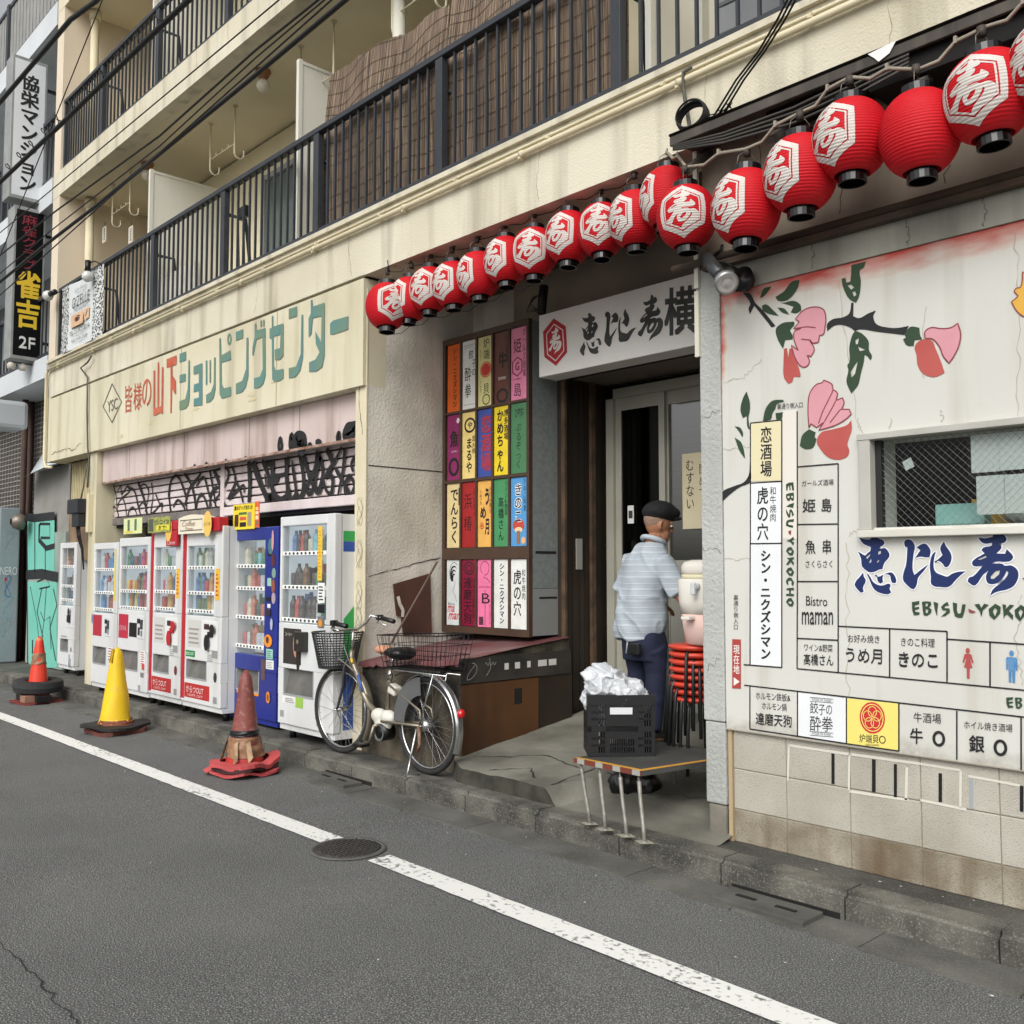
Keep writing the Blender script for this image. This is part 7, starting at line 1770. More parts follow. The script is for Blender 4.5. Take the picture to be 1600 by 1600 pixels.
# ================================================================== CONES
def cone_shape(m, c, r0, r1, h, mt_, n=28, z0=0.0, dent=0.0, seed=1, lean=(0, 0)):
    vs = []; fs = []; L = 14
    for i in range(L + 1):
        t_ = i / L; r = r0 + (r1 - r0) * t_
        if t_ > .94: r *= (1 - ((t_ - .94) / .06) ** 2 * .75)
        for k in range(n):
            a = 2 * math.pi * k / n
            rr = r * (1 + dent * noise.noise((math.cos(a) * 1.5, math.sin(a) * 1.5 + seed, t_ * 3)))
            vs.append((c[0] + rr * math.cos(a) + lean[0] * t_, c[1] + rr * math.sin(a) + lean[1] * t_, c[2] + z0 + h * t_))
    for i in range(L):
        for k in range(n): fs.append((i * n + k, i * n + (k + 1) % n, (i + 1) * n + (k + 1) % n, (i + 1) * n + k))
    fs.append(tuple(L * n + k for k in range(n)))
    m.add(vs, fs, mt_, True)
def torn_plate(m, c, s, mt_, z, th=.02, rot=0.3, curl=.03, seed=0, hole=.0):
    n = 32; vs = []; fs = []
    for rr in ((hole or .02), .75, 1.0):
        for k in range(n):
            a = 2 * math.pi * k / n; sq = 1 / max(abs(math.cos(a)), abs(math.sin(a))); sq = min(sq, 1.22)
            q = s * rr * (sq if rr > .3 else 1) * (1 + .06 * noise.noise((math.cos(a) * 2, math.sin(a) * 2, seed)) * (rr > .9))
            vs.append((c[0] + q * math.cos(a + rot), c[1] + q * math.sin(a + rot), c[2] + z + curl * rr * rr * noise.noise((math.cos(a) * 1.2, math.sin(a) * 1.2, seed + 5))))
    for i in range(2):
        for k in range(n): fs.append((i * n + k, i * n + (k + 1) % n, (i + 1) * n + (k + 1) % n, (i + 1) * n + k))
    o = len(vs); vs2 = [(v[0], v[1], v[2] - th) for v in vs]
    m.add(vs + vs2, fs + [tuple(q + o for q in reversed(f)) for f in fs] + [(2 * n + k, 2 * n + (k + 1) % n, o + 2 * n + (k + 1) % n, o + 2 * n + k) for k in range(n)][::1], mt_, False)
tyre_m = mat('tyre_rubber', (34, 34, 35), .8, (54, 54, 54), 6, .5); tapem = mat('tan_tape', (150, 112, 82), .6, (108, 76, 58), 16, .9)
# red cone in a tyre
c = PZ(40, 1098, 0) + Vector((.03, .12, 0)); c.z = 0
t = thing('traffic_cone', 'orange red traffic cone wrapped with tan tape, standing in an old tyre', 'traffic cone', tuple(c), 'battered traffic cones along the kerb')
m = MB(); orm = mat('cone_orange', (214, 60, 34), .5, (190, 46, 28), 5, .5); cone_shape(m, c, .125, .034, .68, orm, z0=.06, seed=1, dent=.04); m.build('cone', t)
m = MB(); cone_shape(m, c, .082, .062, .13, tapem, z0=.43, dent=.2, seed=3); m.build('tape', t)
m = MB(); cone_shape(m, c, .040, .036, .07, mat('tape_pale', (206, 130, 90), .6), z0=.655); m.build('tape', t)
m = MB(); torn_plate(m, c, .24, mat('cone_base_red', (120, 44, 38), .8, (90, 36, 30), 6, .6), .025, .02, .2, .02, 3); m.build('base', t)
t = thing('tyre', 'worn black car tyre lying tilted on blocks around the orange red cone', 'tyre', tuple(c))
m = MB(); R_, r_ = .195, .072; vs = []; fs = []; nn, mm_ = 48, 16
tilt = Matrix.Rotation(math.radians(4), 3, 'Y')
for i in range(nn):
    for k in range(mm_):
        a = 2 * math.pi * i / nn; b_ = 2 * math.pi * k / mm_
        cr_, sr_ = math.cos(b_), math.sin(b_)
        rr = R_ + r_ * math.copysign(abs(cr_) ** .6, cr_); zz_ = .066 * math.copysign(abs(sr_) ** .6, sr_)
        if cr_ > .75: rr -= .006 * (k % 2)
        v = tilt @ Vector((rr * math.cos(a), rr * math.sin(a), zz_)); vs.append((c.x + v.x, c.y + v.y, c.z + v.z + .19))
for i in range(nn):
    for k in range(mm_): fs.append((i * mm_ + k, ((i + 1) % nn) * mm_ + k, ((i + 1) % nn) * mm_ + (k + 1) % mm_, i * mm_ + (k + 1) % mm_))
m.add(vs, fs, tyre_m, False)
m.build('tyre_ring', t)
m = MB(); m.box(c.x + .03, c.x + .20, c.y - .20, c.y - .08, .022, .10, mat('brick_block', (150, 110, 90), .9, (120, 90, 76), 8, .6), .006); m.box(c.x - .22, c.x - .06, c.y - .17, c.y - .02, .022, .10, blackp, .006); m.box(c.x + .21, c.x + .28, c.y - .1, c.y + .06, .022, .10, blackp, .006); m.build('block', t)
# yellow one
c = PZ(163, 1146, 0) + Vector((.0, .10, 0)); c.z = 0
t = thing('traffic_cone', 'yellow painted traffic cone with a torn hem on stacked black and brown bases', 'traffic cone', tuple(c), 'battered traffic cones along the kerb')
yw = mat('cone_yellow', (226, 188, 20), .55, (206, 164, 16), 4, .5, speck=(196, 150, 110), spscale=14, spamt=.25)
m = MB(); cone_shape(m, c, .138, .036, .66, yw, z0=.12, dent=.12, seed=5)
for k in range(9):
    a = -2.6 + k * .35; m.add([(c.x + .136 * math.cos(a), c.y + .136 * math.sin(a), .13), (c.x + .136 * math.cos(a + .36), c.y + .136 * math.sin(a + .36), .13), (c.x + .155 * math.cos(a + .2), c.y + .155 * math.sin(a + .2), .13 - rnd.uniform(.02, .07))], [(0, 1, 2)], yw)
for a in (-1.9, -1.2, -2.5): m.tube([(c.x + .045 * math.cos(a), c.y + .045 * math.sin(a), .765), (c.x + .062 * math.cos(a), c.y + .062 * math.sin(a), .64)], .008, mat('cone_fold', (176, 140, 12), .6), 5)
m.build('cone', t)
m = MB(); cone_shape(m, c, .16, .14, .05, mat('cone_brown', (132, 74, 52), .8, (96, 56, 42), 9, .7), z0=.075, dent=.15, seed=9); m.build('old_cone_hem', t)
m = MB(); torn_plate(m, c, .25, mat('rubber_sheet', (30, 28, 28), .7), .085, .025, .5, .05, 8); m.build('rubber_sheet', t)
m = MB(); torn_plate(m, c, .225, mat('base_brown', (104, 56, 44), .8, (70, 42, 36), 8, .7), .045, .04, .15, .03, 12); m.build('base', t)
# faded one
c = PZ(360, 1212, 0) + Vector((.02, .10, 0)); c.z = 0
t = thing('traffic_cone', 'faded maroon traffic cone patched with tan tape in a broken pink base', 'traffic cone', tuple(c), 'battered traffic cones along the kerb')
mar = mat('cone_maroon', (126, 66, 58), .55, (108, 52, 48), 4, .6, speck=(196, 160, 150), spscale=26, spamt=.25)
m = MB(); cone_shape(m, c, .125, .036, .66, mar, z0=.10, dent=.05, seed=4); m.build('cone', t)
m = MB(); cone_shape(m, c, .136, .108, .15, tapem, z0=.135, dent=.16, seed=6)
for k in (0, 1, 4, 6):
    a = -2.4 + k * .33; m.add([(c.x + .128 * math.cos(a), c.y + .128 * math.sin(a), .24), (c.x + .128 * math.cos(a + .22), c.y + .128 * math.sin(a + .22), .26), (c.x + .17 * math.cos(a + .3), c.y + .17 * math.sin(a + .3), .11 + rnd.uniform(0, .05)), (c.x + .16 * math.cos(a + .1), c.y + .16 * math.sin(a + .1), .10)], [(0, 1, 2, 3)], mat('tape_strip', (172, 142, 106), .6, (116, 88, 66), 16, .9))
m.build('tape', t)
m = MB(); cone_shape(m, c, .110, .100, .045, blackp, z0=.285, dent=.1); m.build('black_tape', t)
m = MB(); cone_shape(m, c, .14, .13, .05, mat('cone_red', (176, 44, 40), .6), z0=.085); m.build('cone_foot', t)
m = MB(); pk = mat('base_pink', (190, 78, 78), .7, (150, 56, 56), 5, .6); torn_plate(m, c, .205, pk, .115, .028, .4, .11, 15, hole=.7); m.build('base_ring', t)
m = MB(); torn_plate(m, c, .195, mat('base_dark', (60, 34, 32), .8), .075, .03, .3, .03, 21); torn_plate(m, c, .205, pk, .035, .018, .1, .05, 23)
m.add([(c.x - .26, c.y - .20, .022), (c.x - .12, c.y - .24, .022), (c.x - .10, c.y - .16, .07), (c.x - .22, c.y - .13, .06)], [(0, 1, 2, 3)], pk); m.build('base', t)

# ================================================================== MANHOLE, DRAIN COVERS, LITTER
c = PZ(544, 1328, 0); c.z = .007
t = thing('manhole_cover', 'round rusty iron manhole cover between the two white line segments', 'manhole cover', tuple(c))
irn = mat('cast_iron', (70, 67, 65), .7, (50, 48, 47), 12, .6, metal=.3)
m = MB(); m.lathe([(.203, -.002), (.200, .004), (.178, .005), (.1775, .001)], c, mat('iron_ring', (88, 87, 85), .8, (60, 58, 56), 10, .6), 48); m.build('ring', t)
m = MB(); m.lathe([(.176, .0), (.176, .003), (0, .0035)], c, irn, 48)
for i in range(-9, 10):
    for j in range(-9, 10):
        x, y = i * .0215 + (.0107 if j % 2 else 0), j * .0205
        if x * x + y * y < .165 ** 2: m.obox((c.x + x, c.y + y, c.z + .005), (.015, .008, .006), irn, Matrix.Rotation((i + j) % 2 * 1.57 + .4, 4, 'Z'))
m.build('lid', t)
def drain(label, x0, x1, y0, y1, rz):
    t = thing('drain_cover', label, 'drain cover', ((x0 + x1) / 2, (y0 + y1) / 2, .008), 'concrete drain covers in the gutter')
    m = MB(); dc = mat('drain_concrete', (88, 87, 82), .9, (60, 59, 55), 5, .7, bump=.6)
    m.obox(((x0 + x1) / 2, (y0 + y1) / 2, .018), (x1 - x0, y1 - y0, .03), dc, Matrix.Rotation(rz, 4, 'Z') @ Matrix.Rotation(math.radians(1.2), 4, 'X'), .004); m.build('slab', t)
    m = MB()
    for k in (-.1, .1): m.obox(((x0 + x1) / 2 + k, (y0 + y1) / 2 + .0, .0345), (.10, .022, .004), darkm, Matrix.Rotation(rz, 4, 'Z'))
    m.box(x0 - .02, x1 + .06, 3.886, 3.8915, .008, .036, darkm)
    m.build('slot', t)
drain('concrete drain cover in the gutter in front of the painted wall', -2.62, -2.16, 3.69, 3.86, .0)
drain('tilted concrete drain cover in the gutter below the bicycle', -6.12, -5.62, 3.71, 3.86, -.03)
m = MB()
for k in range(170):
    x = rnd.uniform(-11, -.8); y = rnd.choice([rnd.uniform(3.0, 3.9), rnd.uniform(1.2, 3.6), rnd.uniform(4.05, 4.2)]); s_ = rnd.uniform(.003, .010); zz_ = .0095 if y < 3.6 else (.0135 if y < 3.9 else .1265)
    a = rnd.uniform(0, 6.3)
    m.add([(x + s_ * math.cos(a + q) * rnd.uniform(.4, 1.2), y + s_ * math.sin(a + q) * rnd.uniform(.4, 1), zz_ + .001) for q in (0, 1.5, 3.1, 4.6)], [(0, 1, 2, 3)], plain((206, 204, 196), .8))
m.build('litter', label='scattered pale specks of litter on the asphalt and kerb', cat='litter', kind='stuff')

# ================================================================== TABLE, CRATE, BAG, STOOLS, COOLER
tb = thing('low_table', 'low board table with taped striped edge on four thin pipe legs', 'table', (-3.4, 4.1, .13))
tz = .468
m = MB(); pts = [P(897, 1178, 3.92), P(1000, 1206, 3.92)]
A = Vector((-3.665, 3.905, tz)); Bc = Vector((-3.19, 3.90, tz)); Cc = Vector((-3.03, 4.62, tz + .01)); Dd = Vector((-3.60, 4.62, tz + .01))
m.prism([A, Bc, Cc, Dd], (0, 0, -.026), mat('table_top_grey', (74, 74, 71), .6, (50, 50, 48), 6, .7)); m.build('top', tb)
m = MB(); ylt = mat('edge_yellow', (206, 152, 60), .5, (180, 124, 44), 8, .5); brn = mat('edge_brown', (110, 50, 36), .6); gtp = mat('grey_tape', (150, 152, 144), .5)
z_ = Vector((0, 0, .001))
m.quad(A + z_, Bc + z_, Bc + Vector((.006, .035, .0011)), A + Vector((.01, .03, .0011)), ylt); m.quad(Bc + z_ + Vector((0, -.001, 0)), Cc + z_, Cc + Vector((-.03, 0, .0012)), Bc + Vector((-.03, .02, .0012)), ylt)
f_ = Vector((0, -.002, 0)); dn = Vector((0, 0, -.026))
m.quad(A + f_ + dn, Bc + f_ + dn, Bc + f_, A + f_, brn)
for k in (.06, .34, .60, .88): p0 = A.lerp(Bc, k); p1 = A.lerp(Bc, min(1, k + .11)); g_ = Vector((0, -.0035, 0)); m.quad(p0 + g_ + dn, p1 + g_ + dn, p1 + g_ + Vector((0, 0, .002)), p0 + g_ + Vector((0, 0, .002)), gtp)
m.build('edge_strip', tb)
lg = mat('pipe_leg', (150, 148, 140), .5, (116, 112, 104), 30, .7, metal=.3)
for (px, py, tx) in ((922, 1287, .07), (946, 1296, .36), (979, 1306, .66), (1007, 1316, .93)):
    b_ = PZ(px, py, .135); tp_ = A.lerp(Bc, tx) + Vector((0, .02, -.026))
    m = MB(); m.tube([b_, b_.lerp(tp_, .25) + Vector((.002, 0, 0)), b_.lerp(tp_, .6) + Vector((-.002, 0, 0)), b_.lerp(tp_, .86), b_.lerp(tp_, .9), b_.lerp(tp_, .905), tp_], [.010, .0105, .0105, .011, .012, .006, .006], lg, 9)
    m.lathe([(0, .002), (.022, .002), (.02, .008), (.009, .012)], (b_.x, b_.y, .13), lg, 10)
    m.add([(b_.x - .05, b_.y - .02, .137), (b_.x + .01, b_.y - .045, .137), (b_.x + .055, b_.y + .01, .137), (b_.x - .01, b_.y + .04, .138)], [(0, 1, 2, 3)], mat('foot_tape', (150, 146, 130), .7))
    m.build('leg', tb)
for q in ((-3.12, 4.55), (-3.5, 4.58)):
    m = MB(); m.cyl((q[0], q[1], ramp_z(q[0], q[1]) - .01), (q[0], q[1], tz - .02), .011, lg, 8); m.build('leg', tb)
# crate turned towards the street corner
ckx = PZ(971, 1182, tz + .004)
view = Vector((-.735, .678, 0)); sid = Vector((.678, .735, 0))
crm_ = mat('crate_black', (14, 14, 15), .45, (22, 22, 24), 8, .5); cg = thing('plastic_crate', 'black slatted plastic crate on the low table, holding a white bag', 'crate', tuple(ckx))
CW, CD, CH = .372, .27, .335
Mx = Matrix(((sid.x, view.x, 0), (sid.y, view.y, 0), (0, 0, 1)))
def cpt(u, v, w_): return ckx + Mx @ Vector((u, v, w_))
def cbx(m, u0, u1, v0, v1, w0, w1, mt_, bev=0.0): m.obox(cpt((u0 + u1) / 2, (v0 + v1) / 2, (w0 + w1) / 2), (u1 - u0, v1 - v0, w1 - w0), mt_, Mx, bev)
h2 = CW / 2
m = MB(); cbx(m, -h2 + .012, h2 - .012, .012, CD - .012, .0, .02, crm_)
m.build('bottom', cg)
def side(m, along, u0, u1, at, nrmsign):
    """a slatted wall: rails, posts and fine slats with real openings"""
    def bb(a0, a1, w0, w1, th=.010, out=0.0):
        if along == 'u': cbx(m, a0, a1, at + min(0, nrmsign * 0) + (-out if nrmsign < 0 else 0), at + th + (out if nrmsign > 0 else 0), w0, w1, crm_)
        else: cbx(m, at, at + th, a0, a1, w0, w1, crm_)
    L = u1 - u0
    bb(u0, u1, CH - .055, CH, .014, .006); bb(u0, u1, 0, .022, .014, .006); bb(u0, u1, .135, .165, .012)
    bb(u0, u0 + .022, .022, CH - .055); bb(u1 - .022, u1, .022, CH - .055)
    bb(u0 + L * .27, u0 + L * .32, .022, CH - .055, .012); bb(u0 + L * .70, u0 + L * .75, .022, CH - .055, .012)
    bb(u0 + L * .32, u0 + L * .70, .095, CH - .055)
    bb(u0 + L * .32, u0 + L * .70, .05, .058)
    k = u0 + L * .32
    while k < u0 + L * .70: bb(k, k + .006, .022, .095, .008); k += .0125
    for a0 in (u0 + .022, u0 + L * .75):
        a1 = a0 + L * .27 - .022 if a0 < u0 + L * .5 else u1 - .022
        for w0, w1 in ((.022, .135), (.165, CH - .055)):
            bb(a0, a0 + (a1 - a0) * .42, w0, w1, .008)
            k = a0 + (a1 - a0) * .42
            while k < a1: bb(k, k + .006, w0, w1, .008); k += .013
            for q in (.33, .66): bb(a0, a1, w0 + (w1 - w0) * q - .006, w0 + (w1 - w0) * q + .006, .0085)
for nm, al, u0, u1, at, sg in (('front', 'u', -h2, h2, 0, -1), ('back', 'u', -h2, h2, CD - .012, 1), ('side', 'v', .014, CD - .012, -h2, -1), ('side', 'v', .014, CD - .012, h2 - .012, 1)):
    m = MB(); side(m, al, u0, u1, at, sg); m.build('slatted_side', cg)
m = MB(); cbx(m, -.062, .062, -.004, -.0005, CH - .105, CH - .068, plain((206, 208, 210), .5)); m.build('label_card', cg)
def blob(name, mb, voxel, smooth, parent=None, origin=None, disp=None, mats=None, shade=True, **kw):
    """closed shapes fused into one continuous skin"""
    me = bpy.data.meshes.new('t'); me.from_pydata(mb.V, [], mb.F); ob = bpy.data.objects.new('t', me); COL.objects.link(ob)
    r = ob.modifiers.new('r', 'REMESH'); r.mode = 'VOXEL'; r.voxel_size = voxel
    s_ = ob.modifiers.new('s', 'SMOOTH'); s_.factor = .5; s_.iterations = smooth
    dg = bpy.context.evaluated_depsgraph_get(); dg.update(); ev_ = ob.evaluated_get(dg); m2 = ev_.to_mesh()
    V = [v.co.copy() for v in m2.vertices]; N = [v.normal.copy() for v in m2.vertices]; Fc = [tuple(p.vertices) for p in m2.polygons]; ev_.to_mesh_clear()
    bpy.data.objects.remove(ob)
    if disp: V = [v + n_ * disp(v) for v, n_ in zip(V, N)]
    out = MB(); out.add(V, Fc, mats, shade)
    return out.build(name, parent, origin, **kw)
def ridged(v, s, seed=0): return 1 - 2 * abs(noise.noise((v.x * s, v.y * s, v.z * s + seed)))
thin_film = bpy.data.materials.new('bag_film'); thin_film.use_nodes = True
n = thin_film.node_tree.nodes; l = thin_film.node_tree.links; b = n['Principled BSDF']; b.inputs['Base Color'].default_value = srgb((226, 229, 232)) + [1]; b.inputs['Roughness'].default_value = .28; b.inputs['Specular IOR Level'].default_value = .7
tr_ = n.new('ShaderNodeBsdfTranslucent'); tr_.inputs[0].default_value = srgb((226, 230, 234)) + [1]; mxs = n.new('ShaderNodeMixShader'); mxs.inputs[0].default_value = .35
l.new(b.outputs[0], mxs.inputs[1]); l.new(tr_.outputs[0], mxs.inputs[2]); l.new(mxs.outputs[0], n['Material Output'].inputs['Surface'])
m = MB()
for u, v, w_, r_ in ((-.11, .08, CH + .03, .075), (-.03, .10, CH + .01, .09), (.04, .12, CH - .02, .09), (-.14, .07, CH + .085, .036), (-.10, .08, CH + .10, .04), (-.05, .10, CH + .075, .045), (.10, .12, CH - .06, .07), (-.10, .14, CH - .05, .09), (.0, .14, CH - .08, .11)):
    m.sphere(cpt(u, v, w_), r_, crm_, 12)
blob('plastic_bag', m, .0055, 4, None, tuple(cpt(0, .1, CH)), lambda v: .030 * max(0, ridged(v, 8)) ** 3 + .018 * max(0, ridged(v, 15, 4)) ** 4 + .006 * max(0, ridged(v, 34, 8)) ** 3 + .02 * noise.noise(v * 6), thin_film, label='crumpled white plastic bag bulging out of the black crate', cat='plastic bag')
m = MB()
for x, y, z, r_ in ((-3.74, 4.40, .25, .075), (-3.67, 4.43, .27, .09), (-3.60, 4.46, .25, .08), (-3.66, 4.40, .33, .06)): m.sphere((x, y, z), r_, crm_, 12, (1, 1, .8))
blob('rubbish_bag', m, .012, 3, None, (-3.55, 4.45, .16), lambda v: .022 * max(0, ridged(v, 9)) ** 2 + .010 * max(0, ridged(v, 19, 3)) ** 3, mat('bag_black', (14, 14, 15), .35, spec=.6), label='crumpled black rubbish bag under the low table', cat='rubbish bag')
# stools
stp0 = None
rdm = mat('stool_red', (196, 58, 42), .4, (208, 84, 60), 4, .5); blm = mat('stool_leg', (30, 32, 33), .4, (50, 52, 52), 9, .4)
SLAB = ['topmost red stool of the stack, under the white drink cooler', 'red stool second from the top of the stack', 'red stool third from the top of the stack', 'red stool fourth from the top of the stack', 'red stool fifth from the top, just above the middle gap of the stack', 'red stool sixth from the top of the stack', 'red stool next to lowest in the stack', 'lowest red stool of the stack, its black legs on the ramp']
sx_, sy_ = -3.44, 4.72; base_z = ramp_z(sx_, sy_)
for k in range(8):
    zz_ = 1.06 - .043 * k
    if stp0 is None:
        st_ = stp0 = thing('stool', SLAB[0], 'stool', (0, 0, 0), 'stacked red stools beside the entrance pillar')
        m = MB(); m.lathe([(0, .0), (.13, .0), (.152, .008), (.160, .018), (.156, .028), (.14, .032), (0, .034)], (0, 0, -.034), rdm, 32); m.build('seat', st_)
        for q in range(4):
            a = q * math.pi / 2 + .3
            ca, sa = math.cos(a), math.sin(a)
            m = MB(); m.tube([(ca * .06, sa * .06, -.037), (ca * .125, sa * .125, -.039), (ca * .152, sa * .152, -.05), (ca * .163, sa * .163, -.08), (ca * .19, sa * .19, -.44)], .0105, blm, 8); m.build('leg', st_)
    else: st_ = copy_tree(stp0)
    st_.location = (sx_ + rnd.uniform(-.006, .006), sy_ + rnd.uniform(-.006, .006), zz_); st_.rotation_euler = (0, 0, k * .23); st_['label'] = SLAB[k]
# drink cooler
cx, cy, cz0 = -3.29, 4.70, 1.062
cl = thing('drink_cooler', 'white and pale pink drink cooler jug with lid on the red stools', 'drink cooler', (cx, cy, cz0))
cw = mat('cooler_white', (220, 216, 206), .4, (206, 198, 186), 4, .5)
def rsq(m, zs, mt_, n=40):
    vs = []; fs = []
    for (r, z) in zs:
        for k in range(n):
            a = 2 * math.pi * k / n; c0, s0 = math.cos(a), math.sin(a); e_ = .55
            vs.append((cx + r * math.copysign(abs(c0) ** e_, c0), cy + r * .82 * math.copysign(abs(s0) ** e_, s0), cz0 + z))
    L = len(zs)
    for i in range(L - 1):
        for k in range(n): fs.append((i * n + k, i * n + (k + 1) % n, (i + 1) * n + (k + 1) % n, (i + 1) * n + k))
    fs.append(tuple(range(n - 1, -1, -1))); fs.append(tuple((L - 1) * n + k for k in range(n)))
    m.add(vs, fs, mt_, True)
m = MB(); rsq(m, [(.125, 0), (.15, .01), (.165, .10), (.172, .18)], mat('cooler_pink', (222, 190, 180), .4)); m.build('pink_base', cl)
m = MB(); rsq(m, [(.1725, .181), (.185, .25), (.192, .37), (.185, .385)], cw); m.build('jug', cl)
m = MB(); rsq(m, [(.17, .386), (.172, .41)], mat('cooler_band', (216, 208, 176), .5)); m.build('band', cl)
m = MB(); rsq(m, [(.165, .411), (.172, .425), (.172, .455), (.16, .48), (.12, .495)], cw); m.build('lid', cl)
m = MB(); m.box(cx - .09, cx - .03, cy - .20, cy - .145, .15 + cz0, .17 + cz0, cw, .005); m.build('side_handle', cl)
m = MB(); m.cyl((cx - .0, cy - .20, cz0 + .34), (cx - .0, cy - .15, cz0 + .34), .02, plain((190, 194, 196), .2)); m.obox((cx, cy - .2, cz0 + .33), (.03, .02, .07), plain((200, 204, 206), .2), None, .006); m.build('tap', cl)
# ================================================================== BICYCLE
BY = 4.07
def B(px, py, dy=0.0): return P(px, py, BY + dy)
WR = .325
rc = B(668, 1130); rc.z = .126 + WR; fc = B(534, 1115); fc.z = .126 + WR
bk_ = thing('bicycle', 'champagne city bicycle with black front basket and rear wire basket on its kickstand', 'bicycle', ((rc.x + fc.x) / 2, BY, .126))
silver = mat('bike_silver', (138, 130, 114), .3, (112, 104, 90), 6, .4, metal=.5); chrome = mat('bike_chrome', (190, 190, 188), .18, metal=.9); dkm = mat('bike_dark', (40, 40, 42), .5, (58, 58, 58), 9, .4)
rub = mat('bike_tyre', (32, 32, 33), .8, (52, 50, 48), 9, .5); whb = mat('bike_white', (206, 204, 192), .4); gryp = mat('bike_grey', (92, 94, 94), .5, (74, 76, 76), 6, .4)
def wheel(c, steer, tag_):
    R3 = Matrix.Rotation(steer, 3, 'Z')
    f = lambda a, r, y: c + R3 @ Vector((r * math.cos(a), y, r * math.sin(a)))
    N = 48; A_ = [2 * math.pi * i / N for i in range(N)]
    m = MB(); m.cyl(c + R3 @ Vector((0, -.045, 0)), c + R3 @ Vector((0, .045, 0)), .018 if tag_ else .04, chrome, 12); m.cyl(c + R3 @ Vector((0, -.07, 0)), c + R3 @ Vector((0, .07, 0)), .006, chrome, 8)
    w_ = m.build('wheel', bk_)
    m = MB(); m.tube([f(a, WR - .017, 0) for a in A_], .019, rub, 10, closed=True); m.build('tyre', w_)
    m = MB(); m.tube([f(a, WR - .043, 0) for a in A_], .012, chrome, 8, closed=True, flat=.7); m.build('rim', w_)
    m = MB()
    for i in range(32):
        a = 2 * math.pi * i / 32; sd = 1 if i % 2 else -1; a2 = a + (.9 if i % 4 < 2 else -.9)
        m.tube([f(a2, .022, .03 * sd), f(a, WR - .05, 0)], .0013, chrome, 3, caps=False)
    m.build('spokes', w_)
    return f
ff = wheel(fc, math.radians(5), 1); rf = wheel(rc, 0.0, 0)
m = MB()                                                   # low step frame
m.tube([B(550, 1016), B(549, 1027), B(554, 1042), B(561, 1060), B(569, 1086), B(577, 1102), B(586, 1111), B(598, 1116)], [.019, .021, .022, .023, .024, .024, .024, .022], silver, 12)
m.tube([B(605, 1118), B(608, 1070), B(611, 1046)], .016, silver, 10)
for sd in (-.05, .05):
    e_ = rc + Vector((0, sd * 1.1, 0)); m.tube([B(603, 1126) + Vector((0, sd * .8, 0)), e_], .010, silver, 8); m.tube([B(609, 1066) + Vector((0, sd * .6, 0)), rc + Vector((-.02, sd, .1)), e_], .008, silver, 8)
m.build('frame', bk_)
m = MB(); m.tube([B(559, 1054, -.0215), B(566, 1080, -.0245)], .006, plain((60, 90, 160)), 6, flat=2.2); m.tube([B(549, 1030, -.02), B(551, 1036, -.02)], .012, plain((214, 176, 60)), 8); m.build('decal', bk_)
m = MB(); top = B(549, 1030)                                # fork
for sd in (-.05, .05): m.tube([top + Vector((0, sd * .4, .02)), top + Vector((-.02, sd, -.06)), fc + Vector((.09, sd, .18)), fc + Vector((.02, sd, .02)), fc + Vector((0, sd, 0))], [.012, .013, .012, .009, .008], dkm, 8)
m.build('fork', bk_)
m = MB(); m.cyl(B(550, 1018), B(552, 985), .012, chrome, 10)
hb = B(552, 984)
gl_ = P(522, 974, 3.82); gr_ = P(598, 966, 4.30); 
m.tube([gl_ + Vector((.14, 0, -.012)), gl_, gl_ + Vector((-.07, .04, .01)), hb + Vector((-.05, -.14, -.0)), hb + Vector((0, -.02, 0)), hb + Vector((-.0, .03, .0)), hb + Vector((-.03, .14, .05)), gr_ + Vector((-.10, -.04, .02)), gr_, gr_ + Vector((.06, .0, -.012))], .0115, chrome, 10)
m.build('handlebar', bk_)
for g0, g1 in ((gl_ + Vector((.03, 0, -.002)), gl_ + Vector((.16, 0, -.014))), (gr_ + Vector((-.01, 0, .0)), gr_ + Vector((.13, .01, -.02)))):
    m = MB(); m.tube([g0, g0.lerp(g1, .5), g1], [.019, .017, .018], blackp, 12); m.tube([g0 + Vector((-.02, -.01, -.01)), g0 + Vector((.0, -.045, -.03)), g1 + Vector((-.02, -.05, -.03))], .006, chrome, 6); m.obox(g0 + Vector((-.03, 0, .005)), (.045, .05, .04), blackp, None, .008); m.build('grip', bk_)
m = MB(); m.tube([gl_ + Vector((-.03, .02, .0)), hb + Vector((-.14, -.12, -.05)), hb + Vector((-.1, -.08, -.2)), B(556, 1050, -.03)], .0035, mat('brake_cable', (150, 150, 146), .5), 5); m.tube([gr_ + Vector((-.08, -.02, .02)), hb + Vector((-.12, .1, .02)), hb + Vector((-.05, -.05, -.12)), B(548, 1040, -.03)], .0035, MATS['brake_cable'], 5)
m.tube([fc + Vector((.02, -.06, .0)), fc + Vector((.10, -.07, -.08)), fc + Vector((.3, -.06, -.14)), fc + Vector((.33, -.05, -.14))], .004, chrome, 6); m.build('brake_cable', bk_)
m = MB()                                                   # front basket
fz0, fz1 = B(535, 1043).z, B(535, 988).z; bc_ = B(529, 1010); bc_.y = BY - .01
bell = lambda a, t_: Vector((bc_.x + (.105 + .055 * t_) * math.copysign(abs(math.cos(a)) ** .8, math.cos(a)), bc_.y + (.14 + .05 * t_) * math.copysign(abs(math.sin(a)) ** .8, math.sin(a)), fz0 + (fz1 - fz0) * t_))
for k in range(15):
    t_ = k / 14; m.tube([bell(2 * math.pi * i / 36, t_) for i in range(36)], .0042 if k < 14 else .007, dkm, 5, closed=True)
for i in range(40): m.tube([bell(2 * math.pi * i / 40, 0), bell(2 * math.pi * i / 40, 1)], .0034, dkm, 4, caps=False)
